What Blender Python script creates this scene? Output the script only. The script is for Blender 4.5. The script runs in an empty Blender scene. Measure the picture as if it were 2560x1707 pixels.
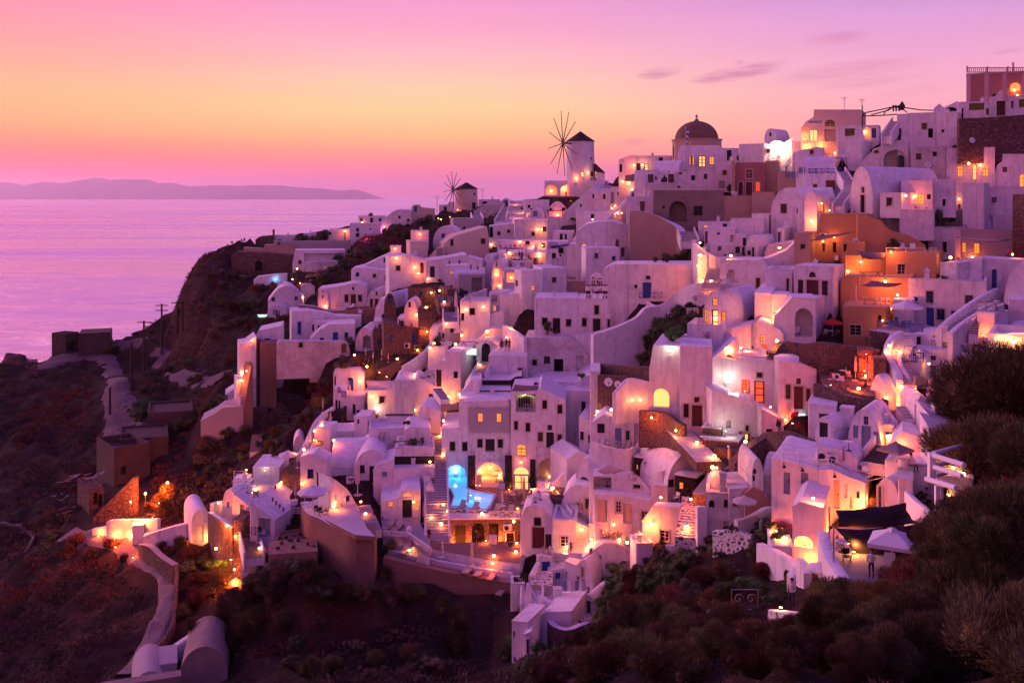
import bpy,bmesh,math,random
import numpy as np
from mathutils import Vector,Matrix,noise
from mathutils.geometry import tessellate_polygon
R=math.radians
random.seed(7)
scene=bpy.context.scene
COL=scene.collection
# ---------------------------------------------------------------- camera
F,CX,HY,ZC=2500.0,1280.0,491.0,130.0
cam=bpy.data.cameras.new('camera');cam.sensor_width=36;cam.lens=36*F/2560
cam.shift_y=-(853.5-HY)/2560;cam.clip_start=0.5;cam.clip_end=150000
camo=bpy.data.objects.new('camera',cam);COL.objects.link(camo)
camo.location=(0,0,ZC);camo.rotation_euler=(R(90),0,0);scene.camera=camo
# ---------------------------------------------------------------- sky
SUN_EL,SUN_AZ=4.0,-60.0
world=bpy.data.worlds.new("World");scene.world=world;world.use_nodes=True
nt=world.node_tree;N=nt.nodes;Lk=nt.links;N.clear()
def nd(t,**k):
 n=N.new(t)
 for a,b in k.items():setattr(n,a,b)
 return n
def sramp(stops):
 n=nd('ShaderNodeValToRGB');cr=n.color_ramp;cr.interpolation='EASE' if False else 'LINEAR'
 while len(cr.elements)>1:cr.elements.remove(cr.elements[-1])
 first=True
 for p,c in stops:
  lin=[((v/255)/12.92 if v/255<=.04045 else((v/255+.055)/1.055)**2.4)for v in c]
  e=cr.elements[0]if first else cr.elements.new(p)
  e.position=p;e.color=(*lin,1);first=False
 return n
def smath(op,a,b=None,c=None):
 n=nd('ShaderNodeMath',operation=op)
 for i,v in enumerate((a,b,c)):
  if v is None:continue
  if isinstance(v,(int,float)):n.inputs[i].default_value=v
  else:Lk.new(v,n.inputs[i])
 return n.outputs[0]
tc=nd('ShaderNodeTexCoord');sep=nd('ShaderNodeSeparateXYZ');Lk.new(tc.outputs['Generated'],sep.inputs[0])
zc=smath('MAXIMUM',sep.outputs[2],0.0)
az=smath('ARCTAN2',sep.outputs[0],sep.outputs[1])
el=smath('POWER',smath('MINIMUM',zc,1.0),0.5)
west=sramp([(0,(236,100,150)),(.13,(252,98,130)),(.18,(265,96,84)),(.215,(268,120,62)),(.265,(270,162,84)),(.31,(268,172,108)),(.34,(262,160,126)),(.393,(252,138,150)),(.438,(245,118,166)),(.56,(226,98,166)),(.75,(162,86,188)),(1,(112,78,192))])
mid=sramp([(0,(246,112,156)),(.128,(258,118,144)),(.168,(266,130,124)),(.205,(270,156,100)),(.25,(272,194,108)),(.297,(268,212,140)),(.34,(262,200,168)),(.378,(256,178,188)),(.41,(247,160,196)),(.438,(236,148,200)),(.56,(216,118,190)),(.75,(156,90,194)),(1,(112,78,192))])
east=sramp([(0,(244,132,176)),(.168,(258,146,164)),(.253,(260,168,168)),(.31,(252,172,190)),(.36,(240,164,204)),(.40,(222,154,210)),(.438,(204,146,214)),(.56,(194,118,202)),(.75,(148,92,198)),(1,(112,78,192))])
for r_ in(west,mid,east):Lk.new(el,r_.inputs[0])
def mapr(v,a,b):
 n=nd('ShaderNodeMapRange',interpolation_type='SMOOTHSTEP');Lk.new(v,n.inputs[0]);n.inputs[1].default_value=a;n.inputs[2].default_value=b
 return n.outputs[0]
def smix(f,a,b,mode='MIX'):
 n=nd('ShaderNodeMix',data_type='RGBA',blend_type=mode)
 if isinstance(f,(int,float)):n.inputs[0].default_value=f
 else:Lk.new(f,n.inputs[0])
 for s,v in((6,a),(7,b)):
  if isinstance(v,tuple):n.inputs[s].default_value=v
  else:Lk.new(v,n.inputs[s])
 return n.outputs[2]
c1=smix(mapr(az,R(-32),R(-4)),west.outputs[0],mid.outputs[0])
c2=smix(mapr(az,R(-4),R(24)),c1,east.outputs[0])
# thin dusk clouds: streaky noise inside a few direction windows
def window(px,py,rx,ry,tilt=0.0):
 a0=math.atan((px-CX)/F);e0=math.sin(math.atan((HY-py)/F*math.cos(a0)))
 da=smath('SUBTRACT',az,a0);de=smath('SUBTRACT',sep.outputs[2],e0)
 de=smath('SUBTRACT',de,smath('MULTIPLY',da,tilt))
 q=smath('ADD',smath('POWER',smath('DIVIDE',da,rx/F),2.0),smath('POWER',smath('DIVIDE',de,ry/F),2.0))
 return smath('MAXIMUM',smath('SUBTRACT',1.0,q),0.0)
cmap=nd('ShaderNodeCombineXYZ');Lk.new(smath('ADD',smath('MULTIPLY',az,26.0),smath('MULTIPLY',sep.outputs[2],-60.0)),cmap.inputs[0]);Lk.new(smath('MULTIPLY',sep.outputs[2],190.0),cmap.inputs[1])
cn=nd('ShaderNodeTexNoise');cn.inputs['Scale'].default_value=1.0;cn.inputs['Detail'].default_value=6;cn.inputs['Roughness'].default_value=.62;Lk.new(cmap.outputs[0],cn.inputs['Vector'])
tot=None
for(px,py,rx,ry,s,tl)in[(1650,183,62,17,1.0,.12),(1848,182,128,20,1.25,.16),(1895,173,60,12,1.2,.12),(2140,172,190,26,.55,.1),(2160,205,130,18,.35,.06),(2090,95,90,18,.7,.02),(1580,356,50,11,.6,.04),(2300,225,110,14,.3,.1),(2520,128,40,7,.7,.12),(1850,157,14,7,.6,.1)]:
 w_=smath('MULTIPLY',window(px,py,rx,ry,tl),s)
 tot=w_ if tot is None else smath('MAXIMUM',tot,w_)
cd=smath('MULTIPLY',tot,smath('MULTIPLY',smath('SUBTRACT',cn.outputs[0],.28),3.6));
ccl=nd('ShaderNodeClamp');Lk.new(cd,ccl.inputs[0])
c3=smix(smath('MULTIPLY',ccl.outputs[0],.8),c2,(.66,.20,.38,1))
# very faint long veils over the whole lower sky
vm=nd('ShaderNodeCombineXYZ');Lk.new(smath('MULTIPLY',az,3.0),vm.inputs[0]);Lk.new(smath('MULTIPLY',sep.outputs[2],34.0),vm.inputs[1])
vn=nd('ShaderNodeTexNoise');vn.inputs['Scale'].default_value=1.0;vn.inputs['Detail'].default_value=3;Lk.new(vm.outputs[0],vn.inputs['Vector'])
hv=nd('ShaderNodeMapRange');Lk.new(vn.outputs[0],hv.inputs[0]);hv.inputs[1].default_value=.3;hv.inputs[2].default_value=.7;hv.inputs[3].default_value=.96;hv.inputs[4].default_value=1.03
c4=nd('ShaderNodeVectorMath',operation='SCALE');Lk.new(c3,c4.inputs[0]);Lk.new(hv.outputs[0],c4.inputs['Scale'])
bg=nd('ShaderNodeBackground');Lk.new(c4.outputs[0],bg.inputs[0]);bg.inputs[1].default_value=0.95
sky=nd('ShaderNodeTexSky',sky_type='NISHITA');sky.sun_disc=False;sky.sun_elevation=R(1.0);sky.sun_rotation=R(SUN_AZ)
bg2=nd('ShaderNodeBackground');Lk.new(sky.outputs[0],bg2.inputs[0]);bg2.inputs[1].default_value=0.05
ad=nd('ShaderNodeAddShader');Lk.new(bg.outputs[0],ad.inputs[0]);Lk.new(bg2.outputs[0],ad.inputs[1])
wo=nd('ShaderNodeOutputWorld');Lk.new(ad.outputs[0],wo.inputs[0])
# ---------------------------------------------------------------- sun (afterglow) and exposure
sl=bpy.data.lights.new('sun','SUN');sl.energy=1.7;sl.angle=R(30);sl.color=(1.0,.47,.66)
so=bpy.data.objects.new('sun',sl);COL.objects.link(so)
sd=Vector((math.sin(R(SUN_AZ))*math.cos(R(13)),math.cos(R(SUN_AZ))*math.cos(R(13)),math.sin(R(13))))
so.rotation_euler=sd.to_track_quat('Z','Y').to_euler();so.location=(-60,60,200)
vs=scene.view_settings;vs.view_transform='Standard';vs.look='None';vs.gamma=1;vs.exposure=0.13;vs.use_curve_mapping=False
cy=scene.cycles;cy.max_bounces=6;cy.diffuse_bounces=3;cy.glossy_bounces=3;cy.transmission_bounces=4;cy.volume_bounces=1
cy.sample_clamp_indirect=4.0;cy.use_denoising=True;cy.use_adaptive_sampling=True;cy.adaptive_threshold=.025;cy.caustics_reflective=False;cy.caustics_refractive=False
# ---------------------------------------------------------------- tools
def lin(r,g,b):return tuple(((v/255)/12.92 if v/255<=.04045 else((v/255+.055)/1.055)**2.4)for v in(r,g,b))
def pt(px,py,D):return Vector(((px-CX)/F*D,D,ZC-(py-HY)/F*D))
def pz(px,py,z):
 return pt(px,py,F*(ZC-z)/(py-HY))
def tag(o,label=None,cat=None,group=None,kind=None):
 if label:o['label']=label
 if cat:o['category']=cat
 if group:o['group']=group
 if kind:o['kind']=kind
 return o
def empty(name,loc=(0,0,0),rz=0.0):
 o=bpy.data.objects.new(name,None);o.empty_display_size=.3;COL.objects.link(o);o.location=loc;o.rotation_euler=(0,0,rz);return o
def mesh_of(bm,name,mats,smooth=None):
 me=bpy.data.meshes.new(name);bm.to_mesh(me);bm.free()
 for m in(mats if isinstance(mats,(list,tuple))else[mats]):me.materials.append(m)
 if smooth is not None:
  me.shade_smooth()if hasattr(me,'shade_smooth')else None
  me.set_sharp_from_angle(angle=R(smooth))
 return me
def obj(name,bm_or_me,mats=None,parent=None,smooth=None,bevel=None,loc=None):
 me=bm_or_me if isinstance(bm_or_me,bpy.types.Mesh)else mesh_of(bm_or_me,name,mats,smooth)
 o=bpy.data.objects.new(name,me);COL.objects.link(o)
 if parent is not None:o.parent=parent
 if loc is not None:o.location=loc
 if bevel:
  m=o.modifiers.new('bevel','BEVEL');m.width=bevel;m.segments=2;m.limit_method='ANGLE';m.angle_limit=R(40)
 return o
def copy_tree(o,parent=None):
 c=o.copy();COL.objects.link(c)
 if parent is not None:c.parent=parent
 for ch in list(o.children):copy_tree(ch,c)
 return c
def box(bm,x0,x1,y0,y1,z0,z1,mi=0):
 v=[bm.verts.new(p)for p in((x0,y0,z0),(x1,y0,z0),(x1,y1,z0),(x0,y1,z0),(x0,y0,z1),(x1,y0,z1),(x1,y1,z1),(x0,y1,z1))]
 for f in((0,3,2,1),(4,5,6,7),(0,1,5,4),(1,2,6,5),(2,3,7,6),(3,0,4,7)):
  fc=bm.faces.new([v[i]for i in f]);fc.material_index=mi
 return v
def bar(bm,a,b,r,n=4,mi=0,r2=None):
 a=Vector(a);b=Vector(b);d=(b-a)
 if d.length<1e-5:return
 q=d.to_track_quat('Z','Y');r2=r if r2 is None else r2
 va=[bm.verts.new(a+q@Vector((r*math.cos(t),r*math.sin(t),0)))for t in[2*math.pi*(i+.5)/n for i in range(n)]]
 vb=[bm.verts.new(b+q@Vector((r2*math.cos(t),r2*math.sin(t),0)))for t in[2*math.pi*(i+.5)/n for i in range(n)]]
 for i in range(n):
  j=(i+1)%n;f=bm.faces.new((va[i],va[j],vb[j],vb[i]));f.material_index=mi
 f=bm.faces.new(va[::-1]);f.material_index=mi
 f=bm.faces.new(vb);f.material_index=mi
def lathe(bm,prof,n=16,c=(0,0),mi=0,a0=0,a1=2*math.pi):
 full=abs(a1-a0-2*math.pi)<1e-6;rings=[]
 cnt=n if full else n+1
 for r,z in prof:
  if r<1e-4:rings.append([bm.verts.new((c[0],c[1],z))])
  else:rings.append([bm.verts.new((c[0]+r*math.cos(a0+(a1-a0)*i/n),c[1]+r*math.sin(a0+(a1-a0)*i/n),z))for i in range(cnt)])
 for A,B in zip(rings,rings[1:]):
  for i in range(n):
   j=(i+1)%cnt
   ps=[A[i%len(A)],A[j%len(A)],B[j%len(B)],B[i%len(B)]]
   q=[]
   for p in ps:
    if p not in q:q.append(p)
   if len(q)>=3:
    f=bm.faces.new(q);f.material_index=mi
# ---------------------------------------------------------------- materials
MATS={}
def mat(name,col,rough=.85,bump=None,var=None,metal=0,emit=None,estr=1,spec=.3,streak=0,trans=0):
 """col: base colour; var: (scale, other colour, amount) of blotches; bump: (scale, strength)"""
 if name in MATS:return MATS[name]
 m=bpy.data.materials.new(name);m.use_nodes=True;t=m.node_tree;b=t.nodes['Principled BSDF']
 b.inputs['Base Color'].default_value=(*col,1);b.inputs['Roughness'].default_value=rough;b.inputs['Metallic'].default_value=metal
 b.inputs['Specular IOR Level'].default_value=spec
 if trans:b.inputs['Transmission Weight'].default_value=trans
 if emit:b.inputs['Emission Color'].default_value=(*emit,1);b.inputs['Emission Strength'].default_value=estr
 g=t.nodes.new('ShaderNodeNewGeometry')
 if var:
  vs_=var if isinstance(var,list)else[var];cur=None
  for(sc,c2_,amt)in vs_:
   n=t.nodes.new('ShaderNodeTexNoise');n.inputs['Scale'].default_value=sc;n.inputs['Detail'].default_value=5;n.inputs['Roughness'].default_value=.6
   t.links.new(g.outputs['Position'],n.inputs['Vector'])
   r=t.nodes.new('ShaderNodeMapRange');r.inputs[1].default_value=.42;r.inputs[2].default_value=.68;r.inputs[4].default_value=amt
   t.links.new(n.outputs[0],r.inputs[0])
   x=t.nodes.new('ShaderNodeMix');x.data_type='RGBA';t.links.new(r.outputs[0],x.inputs[0])
   if cur is None:x.inputs[6].default_value=(*col,1)
   else:t.links.new(cur,x.inputs[6])
   x.inputs[7].default_value=(*c2_,1);cur=x.outputs[2]
  t.links.new(cur,b.inputs['Base Color'])
 if streak:
  mp=t.nodes.new('ShaderNodeMapping');mp.inputs['Scale'].default_value=(2.4,2.4,.22);t.links.new(g.outputs['Position'],mp.inputs[0]);n=t.nodes.new('ShaderNodeTexNoise');n.inputs['Scale'].default_value=1;n.inputs['Detail'].default_value=6;n.inputs['Roughness'].default_value=.7;t.links.new(mp.outputs[0],n.inputs['Vector'])
  r=t.nodes.new('ShaderNodeMapRange');r.inputs[1].default_value=.52;r.inputs[2].default_value=.74;r.inputs[4].default_value=streak;t.links.new(n.outputs[0],r.inputs[0]);x=t.nodes.new('ShaderNodeMix');x.data_type='RGBA';t.links.new(r.outputs[0],x.inputs[0]);t.links.new(b.inputs['Base Color'].links[0].from_socket,x.inputs[6]);x.inputs[7].default_value=(.36,.32,.31,1);t.links.new(x.outputs[2],b.inputs['Base Color'])
 if bump:
  n=t.nodes.new('ShaderNodeTexNoise');n.inputs['Scale'].default_value=bump[0];n.inputs['Detail'].default_value=4
  t.links.new(g.outputs['Position'],n.inputs['Vector'])
  bp=t.nodes.new('ShaderNodeBump');bp.inputs['Strength'].default_value=bump[1];bp.inputs['Distance'].default_value=.12
  t.links.new(n.outputs[0],bp.inputs['Height']);t.links.new(bp.outputs[0],b.inputs['Normal'])
 MATS[name]=m;return m
def stone_mat(name,stone,stone2,mortar,scale=2.2,joint=.07,bumpd=.12):
 if name in MATS:return MATS[name]
 m=bpy.data.materials.new(name);m.use_nodes=True;t=m.node_tree;b=t.nodes['Principled BSDF'];b.inputs['Roughness'].default_value=.95;b.inputs['Specular IOR Level'].default_value=.15
 g=t.nodes.new('ShaderNodeNewGeometry');mp=t.nodes.new('ShaderNodeMapping');mp.inputs['Scale'].default_value=(1,1,1.35)
 t.links.new(g.outputs['Position'],mp.inputs[0])
 wn=t.nodes.new('ShaderNodeTexNoise');wn.inputs['Scale'].default_value=1.4;t.links.new(mp.outputs[0],wn.inputs['Vector'])
 add=t.nodes.new('ShaderNodeMix');add.data_type='RGBA';add.blend_type='LINEAR_LIGHT';add.inputs[0].default_value=.12
 t.links.new(mp.outputs[0],add.inputs[6]);t.links.new(wn.outputs['Color'],add.inputs[7])
 v=t.nodes.new('ShaderNodeTexVoronoi');v.feature='DISTANCE_TO_EDGE';v.inputs['Scale'].default_value=scale;t.links.new(add.outputs[2],v.inputs['Vector'])
 v2=t.nodes.new('ShaderNodeTexVoronoi');v2.inputs['Scale'].default_value=scale;t.links.new(add.outputs[2],v2.inputs['Vector'])
 r=t.nodes.new('ShaderNodeMapRange');r.inputs[1].default_value=joint*.5;r.inputs[2].default_value=joint*1.6;t.links.new(v.outputs[0],r.inputs[0])
 sp=t.nodes.new('ShaderNodeSeparateColor');t.links.new(v2.outputs['Color'],sp.inputs[0])
 x=t.nodes.new('ShaderNodeMix');x.data_type='RGBA';x.inputs[6].default_value=(*stone,1);x.inputs[7].default_value=(*stone2,1);t.links.new(sp.outputs[0],x.inputs[0])
 y=t.nodes.new('ShaderNodeMix');y.data_type='RGBA';y.inputs[6].default_value=(*mortar,1);t.links.new(r.outputs[0],y.inputs[0]);t.links.new(x.outputs[2],y.inputs[7])
 t.links.new(y.outputs[2],b.inputs['Base Color'])
 bp=t.nodes.new('ShaderNodeBump');bp.inputs['Strength'].default_value=.9;bp.inputs['Distance'].default_value=bumpd
 t.links.new(r.outputs[0],bp.inputs['Height']);t.links.new(bp.outputs[0],b.inputs['Normal'])
 MATS[name]=m;return m
WHITE=mat('white limewash',(.80,.78,.79),.9,(1.3,.45),[(.22,(.70,.67,.69),.7),(1.1,(.54,.50,.50),.55)],streak=.68)
M=dict(
 w=WHITE,
 W2=mat('fresh white limewash',(.84,.84,.84),.85,(2.2,.15),(.3,(.76,.76,.77),.5)),
 o=mat('worn white plaster',(.70,.68,.67),.92,(2.0,.35),[(.5,(.42,.36,.33),.85),(2.5,(.30,.25,.22),.4)],streak=.6),
 c=mat('cream plaster',(.66,.55,.43),.9,(1.5,.2),(.3,(.58,.46,.35),.6)),
 t=mat('tan plaster',(.46,.33,.24),.9,(1.5,.25),[(.35,(.36,.25,.19),.7),(1.8,(.5,.4,.32),.25)]),
 y=mat('ochre plaster',(.54,.31,.15),.9,(1.5,.2),(.4,(.42,.24,.12),.7)),
 p=mat('dusty rose plaster',(.40,.19,.17),.9,(1.5,.2),(.4,(.33,.15,.13),.6)),
 P=mat('pale rose trim',(.62,.42,.40),.9,(1.5,.2)),
 g=mat('bare grey-brown render',(.26,.21,.18),.95,(1.2,.5),[(.4,(.17,.13,.11),.8),(2,(.36,.30,.26),.4)]),
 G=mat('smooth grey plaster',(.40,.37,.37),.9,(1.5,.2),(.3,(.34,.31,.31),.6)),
 n=mat('brown earth render',(.30,.17,.12),.95,(1.0,.6),[(.5,(.22,.12,.09),.8),(2.2,(.38,.24,.18),.4)]),
 d=stone_mat('dark lava stone',(.035,.026,.025),(.085,.055,.05),(.022,.016,.016),3.4,.05),
 s=stone_mat('brown lava rubble with pale mortar',(.10,.06,.05),(.17,.10,.08),(.26,.20,.17),3.0,.07),
 S=stone_mat('whitewashed rubble with dark stones',(.10,.08,.08),(.16,.13,.12),(.66,.64,.62),2.3,.22),
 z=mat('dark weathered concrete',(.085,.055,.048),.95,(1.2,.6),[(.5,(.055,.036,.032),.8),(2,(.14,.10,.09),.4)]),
 r=stone_mat('reddish rubble masonry',(.15,.085,.07),(.24,.15,.12),(.10,.065,.055),1.8,.07),
 k=mat('near-black paint and hole shade',(.02,.018,.02),.6),
 b=mat('cobalt blue paint',(.02,.07,.33),.45,spec=.4),
 e=mat('dull blue-grey paint',(.20,.26,.38),.5),
 m=mat('maroon paint',(.10,.02,.025),.5),
 q=mat('grey-beige paint',(.36,.31,.30),.6),
 f=mat('sand stone trim',(.60,.48,.36),.8),
 glass=mat('dark window glass',(.015,.015,.022),.08,spec=.6),
 lit=mat('lamp-lit window glass',(.6,.35,.12),.4,emit=(1,.27,.04),estr=1.3),
 litr=mat('red-lit window glass',(.5,.1,.05),.4,emit=(1,.10,.03),estr=.9),
 lity=mat('bright lamp-lit opening',(.8,.6,.3),.6,emit=(1,.45,.12),estr=1.5),
 bulb=mat('glowing lamp glass',(1,.8,.5),.4,emit=(1,.42,.10),estr=22),
 bulbw=mat('glowing white lamp glass',(1,.9,.8),.4,emit=(1,.85,.62),estr=28),
 metal=mat('dark iron',(.03,.028,.03),.5,metal=.6),
 steel=mat('brushed steel',(.5,.5,.52),.35,metal=.8),
 wmetal=mat('white painted metal',(.72,.72,.74),.45),
 wood=mat('weathered wood',(.22,.13,.08),.8,(6,.3),(3,(.14,.08,.05),.7)),
 dwood=mat('dark brown wood',(.045,.025,.02),.75,(6,.3)),
 fab=mat('beige canvas',(.52,.45,.40),.95,(8,.1)),
 wfab=mat('off-white canvas',(.72,.69,.68),.95,(8,.1)),
 gfab=mat('taupe canvas',(.25,.20,.21),.95,(8,.1)),
 dfab=mat('dark plum canvas',(.035,.028,.045),.95,(8,.1)),
 cush=mat('sand cushion',(.50,.40,.31),.95),
 blk=mat('black plastic',(.02,.02,.022),.5),
 terra=mat('terracotta',(.32,.11,.06),.85,(4,.2)),
 flr=mat('grey painted floor',(.30,.27,.30),.8,(2,.15),(.6,(.24,.21,.23),.6)),
 wfl=mat('pale painted terrace',(.55,.52,.53),.8,(2,.15),(.6,(.46,.43,.44),.6)),
 leaf=mat('dark olive leaves',(.060,.062,.030),.8,None,(1.5,(.10,.08,.045),.8),spec=.15),
 leaf2=mat('fresh green leaves',(.055,.080,.024),.8,None,(1.5,(.09,.095,.035),.8),spec=.15),
 leaf3=mat('dry rust-brown twigs',(.15,.060,.035),.9,None,(.8,(.09,.055,.03),.8),spec=.1),
 leaf4=mat('grey-green feathery leaves',(.085,.066,.036),.9,None,(1.0,(.15,.075,.045),.8),spec=.1),
 flower=mat('magenta bougainvillea',(.25,.02,.05),.8),
 bark=mat('grey-brown bark',(.09,.06,.045),.9,(8,.4)),
 skin=mat('skin',(.42,.22,.15),.6),shirt=mat('pale shirt',(.6,.55,.55),.9),dark=mat('dark clothes',(.03,.03,.04),.9),red=mat('red cloth',(.5,.04,.03),.9),
 rock=mat('brown volcanic rock',(.11,.065,.055),.95,(.7,.9),[(.35,(.065,.040,.036),.8),(1.6,(.16,.10,.085),.5)]),
 gravel=mat('reddish gravel',(.20,.13,.12),.95,(9,.8),(5,(.12,.075,.07),.8)),
)
for k_ in('leaf','leaf2','leaf3','leaf4'):
 t=M[k_].node_tree;b=t.nodes['Principled BSDF'];src=b.inputs['Base Color'].links[0].from_socket;oi=t.nodes.new('ShaderNodeObjectInfo');hs=t.nodes.new('ShaderNodeHueSaturation')
 r=t.nodes.new('ShaderNodeMapRange');t.links.new(oi.outputs['Random'],r.inputs[0]);r.inputs[3].default_value=.65;r.inputs[4].default_value=1.7;t.links.new(r.outputs[0],hs.inputs['Value'])
 q=t.nodes.new('ShaderNodeMath');q.operation='MULTIPLY_ADD';t.links.new(oi.outputs['Random'],q.inputs[0]);q.inputs[1].default_value=7.3;q.inputs[2].default_value=0;f=t.nodes.new('ShaderNodeMath');f.operation='FRACT';t.links.new(q.outputs[0],f.inputs[0])
 r2=t.nodes.new('ShaderNodeMapRange');t.links.new(f.outputs[0],r2.inputs[0]);r2.inputs[3].default_value=.47;r2.inputs[4].default_value=.58;t.links.new(r2.outputs[0],hs.inputs['Hue']);t.links.new(src,hs.inputs['Color']);t.links.new(hs.outputs[0],b.inputs['Base Color'])

# ---------------------------------------------------------------- hillside height field, fitted to surveyed points (column, row, distance)
CP="""830 585 285,900 570 300,1000 540 315,1165 535 310,1260 520 290,1330 530 265,1420 455 245,1480 450 240,1560 440 215,1620 440 203,1752 440 188,1870 425 175,1950 385 172,2030 370 170,2150 350 165,2300 360 158,2400 310 152,2500 298 148,2560 288 146,
700 670 262,800 655 245,900 690 215,1000 650 232,1100 640 235,1240 640 215,1350 640 190,1450 600 188,1550 650 160,1650 600 160,1750 570 162,1870 495 165,1850 660 138,2000 570 150,2100 515 148,2200 530 142,2300 570 138,2450 480 140,2560 490 138,
870 775 190,1000 770 182,1100 810 165,1200 860 150,1300 840 145,1400 865 138,1600 750 137,1700 730 128,1800 840 112,1950 810 115,2080 870 108,2200 840 115,2350 710 118,2450 770 105,2560 810 98,
800 1010 148,900 1010 145,1000 1060 135,1100 1010 138,1240 960 140,1350 970 138,1500 990 122,1600 1060 104,1740 1080 97,1850 1010 99,2000 1010 98,2150 990 97,2300 970 98,2400 990 88,2500 1010 75,
700 1240 116,820 1210 118,950 1200 121,1100 1255 117,1225 1250 115,1400 1250 110,1500 1180 107,1600 1200 97,1750 1190 92,1850 1220 87,2000 1220 83,2150 1150 86,2300 1190 78,2400 1260 65,
480 1360 124,600 1400 117,700 1370 113,850 1340 110,1000 1300 112,1150 1380 106,1300 1385 103,1450 1410 97,1600 1390 90,1700 1360 90,1900 1360 78,2050 1360 73,2200 1400 62,2050 1450 68,
850 1500 103,1000 1500 101,1250 1450 100,1350 1570 97,1300 1650 95,1450 1550 90,1500 1440 90,1600 1500 78,1850 1560 58,2200 1550 45,1700 1410 85,1720 1550 68,1500 1620 72,1400 1707 60,1900 1500 64,2000 1620 46,2300 1650 31,2500 1500 32,2560 1300 36,2420 1350 48,2560 1707 24,
1000 1620 92,1150 1707 82,700 1550 100,700 1707 88,600 1500 108,560 1650 96,
0 905 245,100 880 255,200 880 258,300 850 262,0 1000 215,150 1010 210,100 1200 170,0 1400 140,0 1707 105,200 1600 103,330 1385 126,400 1500 112,250 1680 98,280 960 210,260 1080 190,360 850 255,400 930 215,520 930 205,480 1050 178,430 845 255,
560 865 226,620 760 245,640 700 262,600 625 280,700 600 282,760 600 286,540 700 262,500 700 266,470 720 268,
650 900 196,720 900 188,650 960 182,600 1100 165,450 1160 158,300 1260 148,690 1080 158,760 880 186,520 1230 143,380 1300 135,600 1250 135,700 1140 140,120 1290 148,220 1330 134"""
pts=[]
for s in CP.replace('\n','').split(','):
 a,b,c=map(float,s.split());pts.append(tuple(pt(a,b,c)))
# ground round the camera, beyond the frame and behind the ridge
pts+=[(0,0,ZC-1.7),(8,-12,ZC+2),(-20,5,ZC-12),(-60,20,ZC-34),(-40,50,ZC-36),(30,5,ZC-3),(60,40,ZC+3),(90,100,ZC+8),(130,150,ZC+14),(-90,60,ZC-50),(-130,110,ZC-53),(-180,180,ZC-52),
  (120,200,ZC+8),(100,240,ZC-2),(60,280,ZC-4),(20,320,ZC-10),(160,260,ZC-6),(-30,350,ZC-16),(40,-60,ZC+14),(-60,-60,ZC-10),(160,60,ZC+25),(180,180,ZC+14)]
PA=np.array(pts)
def _fit(P):
 n=len(P);d=np.sqrt(((P[:,None,:2]-P[None,:,:2])**2).sum(-1))
 A=np.zeros((n+3,n+3));A[:n,:n]=-d+np.eye(n)*.15;A[:n,n]=1;A[:n,n+1:]=P[:,:2];A[n,:n]=1;A[n+1:,:n]=P[:,:2].T
 return np.linalg.solve(A,np.concatenate([P[:,2],[0,0,0]]))
WT=_fit(PA)
CST=np.array([(-400,215),(-200,236),(-128,254),(-112,268),(-96,276),(-92,286),(-76,296),(-60,306),(-36,338),(-5,352),(15,352),(60,330),(120,290),(200,270),(400,260)],float)
def hz(x,y):
 x=np.atleast_1d(np.asarray(x,float));y=np.atleast_1d(np.asarray(y,float));out=np.empty(x.shape)
 for i in range(0,len(x),20000):
  xs,ys=x[i:i+20000],y[i:i+20000]
  d=np.sqrt((xs[:,None]-PA[None,:,0])**2+(ys[:,None]-PA[None,:,1])**2)
  z=-(d@WT[:len(PA)])+WT[len(PA)]+WT[len(PA)+1]*xs+WT[len(PA)+2]*ys
  cyv=np.interp(xs,CST[:,0],CST[:,1]);over=np.maximum(ys-cyv,0)
  d_=xs-np.interp(ys,[225,245,262,285,300],[-66,-79,-87,-91,-93])+1.5*np.sin(ys*.55);wy=np.clip((ys-222)/9,0,1)*np.clip((310-ys)/12,0,1)
  z=z+wy*np.where(d_>0,5*np.clip(d_/3,0,1)*np.exp(-np.maximum(d_,0)/26),-6.5*np.clip(-d_/3,0,1)*np.exp(-np.maximum(-d_,0)/30))
  out[i:i+20000]=np.maximum(z-over*2.6,-6.0)
 return out
_Ds=np.arange(18,420,.4)
def ground(px,py):
 """distance at which the line of sight through a point meets the hillside"""
 z=ZC-(py-HY)/F*_Ds;g=hz((px-CX)/F*_Ds,_Ds)
 hit=np.nonzero(g[1:]>=z[1:])[0]
 return float(_Ds[hit[0]+1])if len(hit)else 300.0
def gz(x,y):return float(hz(x,y)[0])
CARVE=[]
# ---------------------------------------------------------------- sea and far islands
bm=bmesh.new();S_=120000
xs=[-S_,S_];q=[bm.verts.new(p)for p in((-S_,-4000,0),(S_,-4000,0),(S_,S_,0),(-S_,S_,0))];bm.faces.new(q)
sea=bpy.data.materials.new('calm dusk sea');sea.use_nodes=True;t=sea.node_tree;b=t.nodes['Principled BSDF']
b.inputs['Base Color'].default_value=(1,.80,.95,1);b.inputs['Metallic'].default_value=.62;b.inputs['Roughness'].default_value=.35;b.inputs['IOR'].default_value=3.6
g=t.nodes.new('ShaderNodeNewGeometry');mp=t.nodes.new('ShaderNodeMapping');mp.inputs['Scale'].default_value=(.016,.030,1);mp.inputs['Rotation'].default_value=(0,0,R(24));t.links.new(g.outputs['Position'],mp.inputs[0])
def wn_(sc,det,src):
 n=t.nodes.new('ShaderNodeTexNoise');n.inputs['Scale'].default_value=sc;n.inputs['Detail'].default_value=det;n.inputs['Roughness'].default_value=.65;n.inputs['Distortion'].default_value=.6;t.links.new(src,n.inputs['Vector']);return n.outputs[0]
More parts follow.
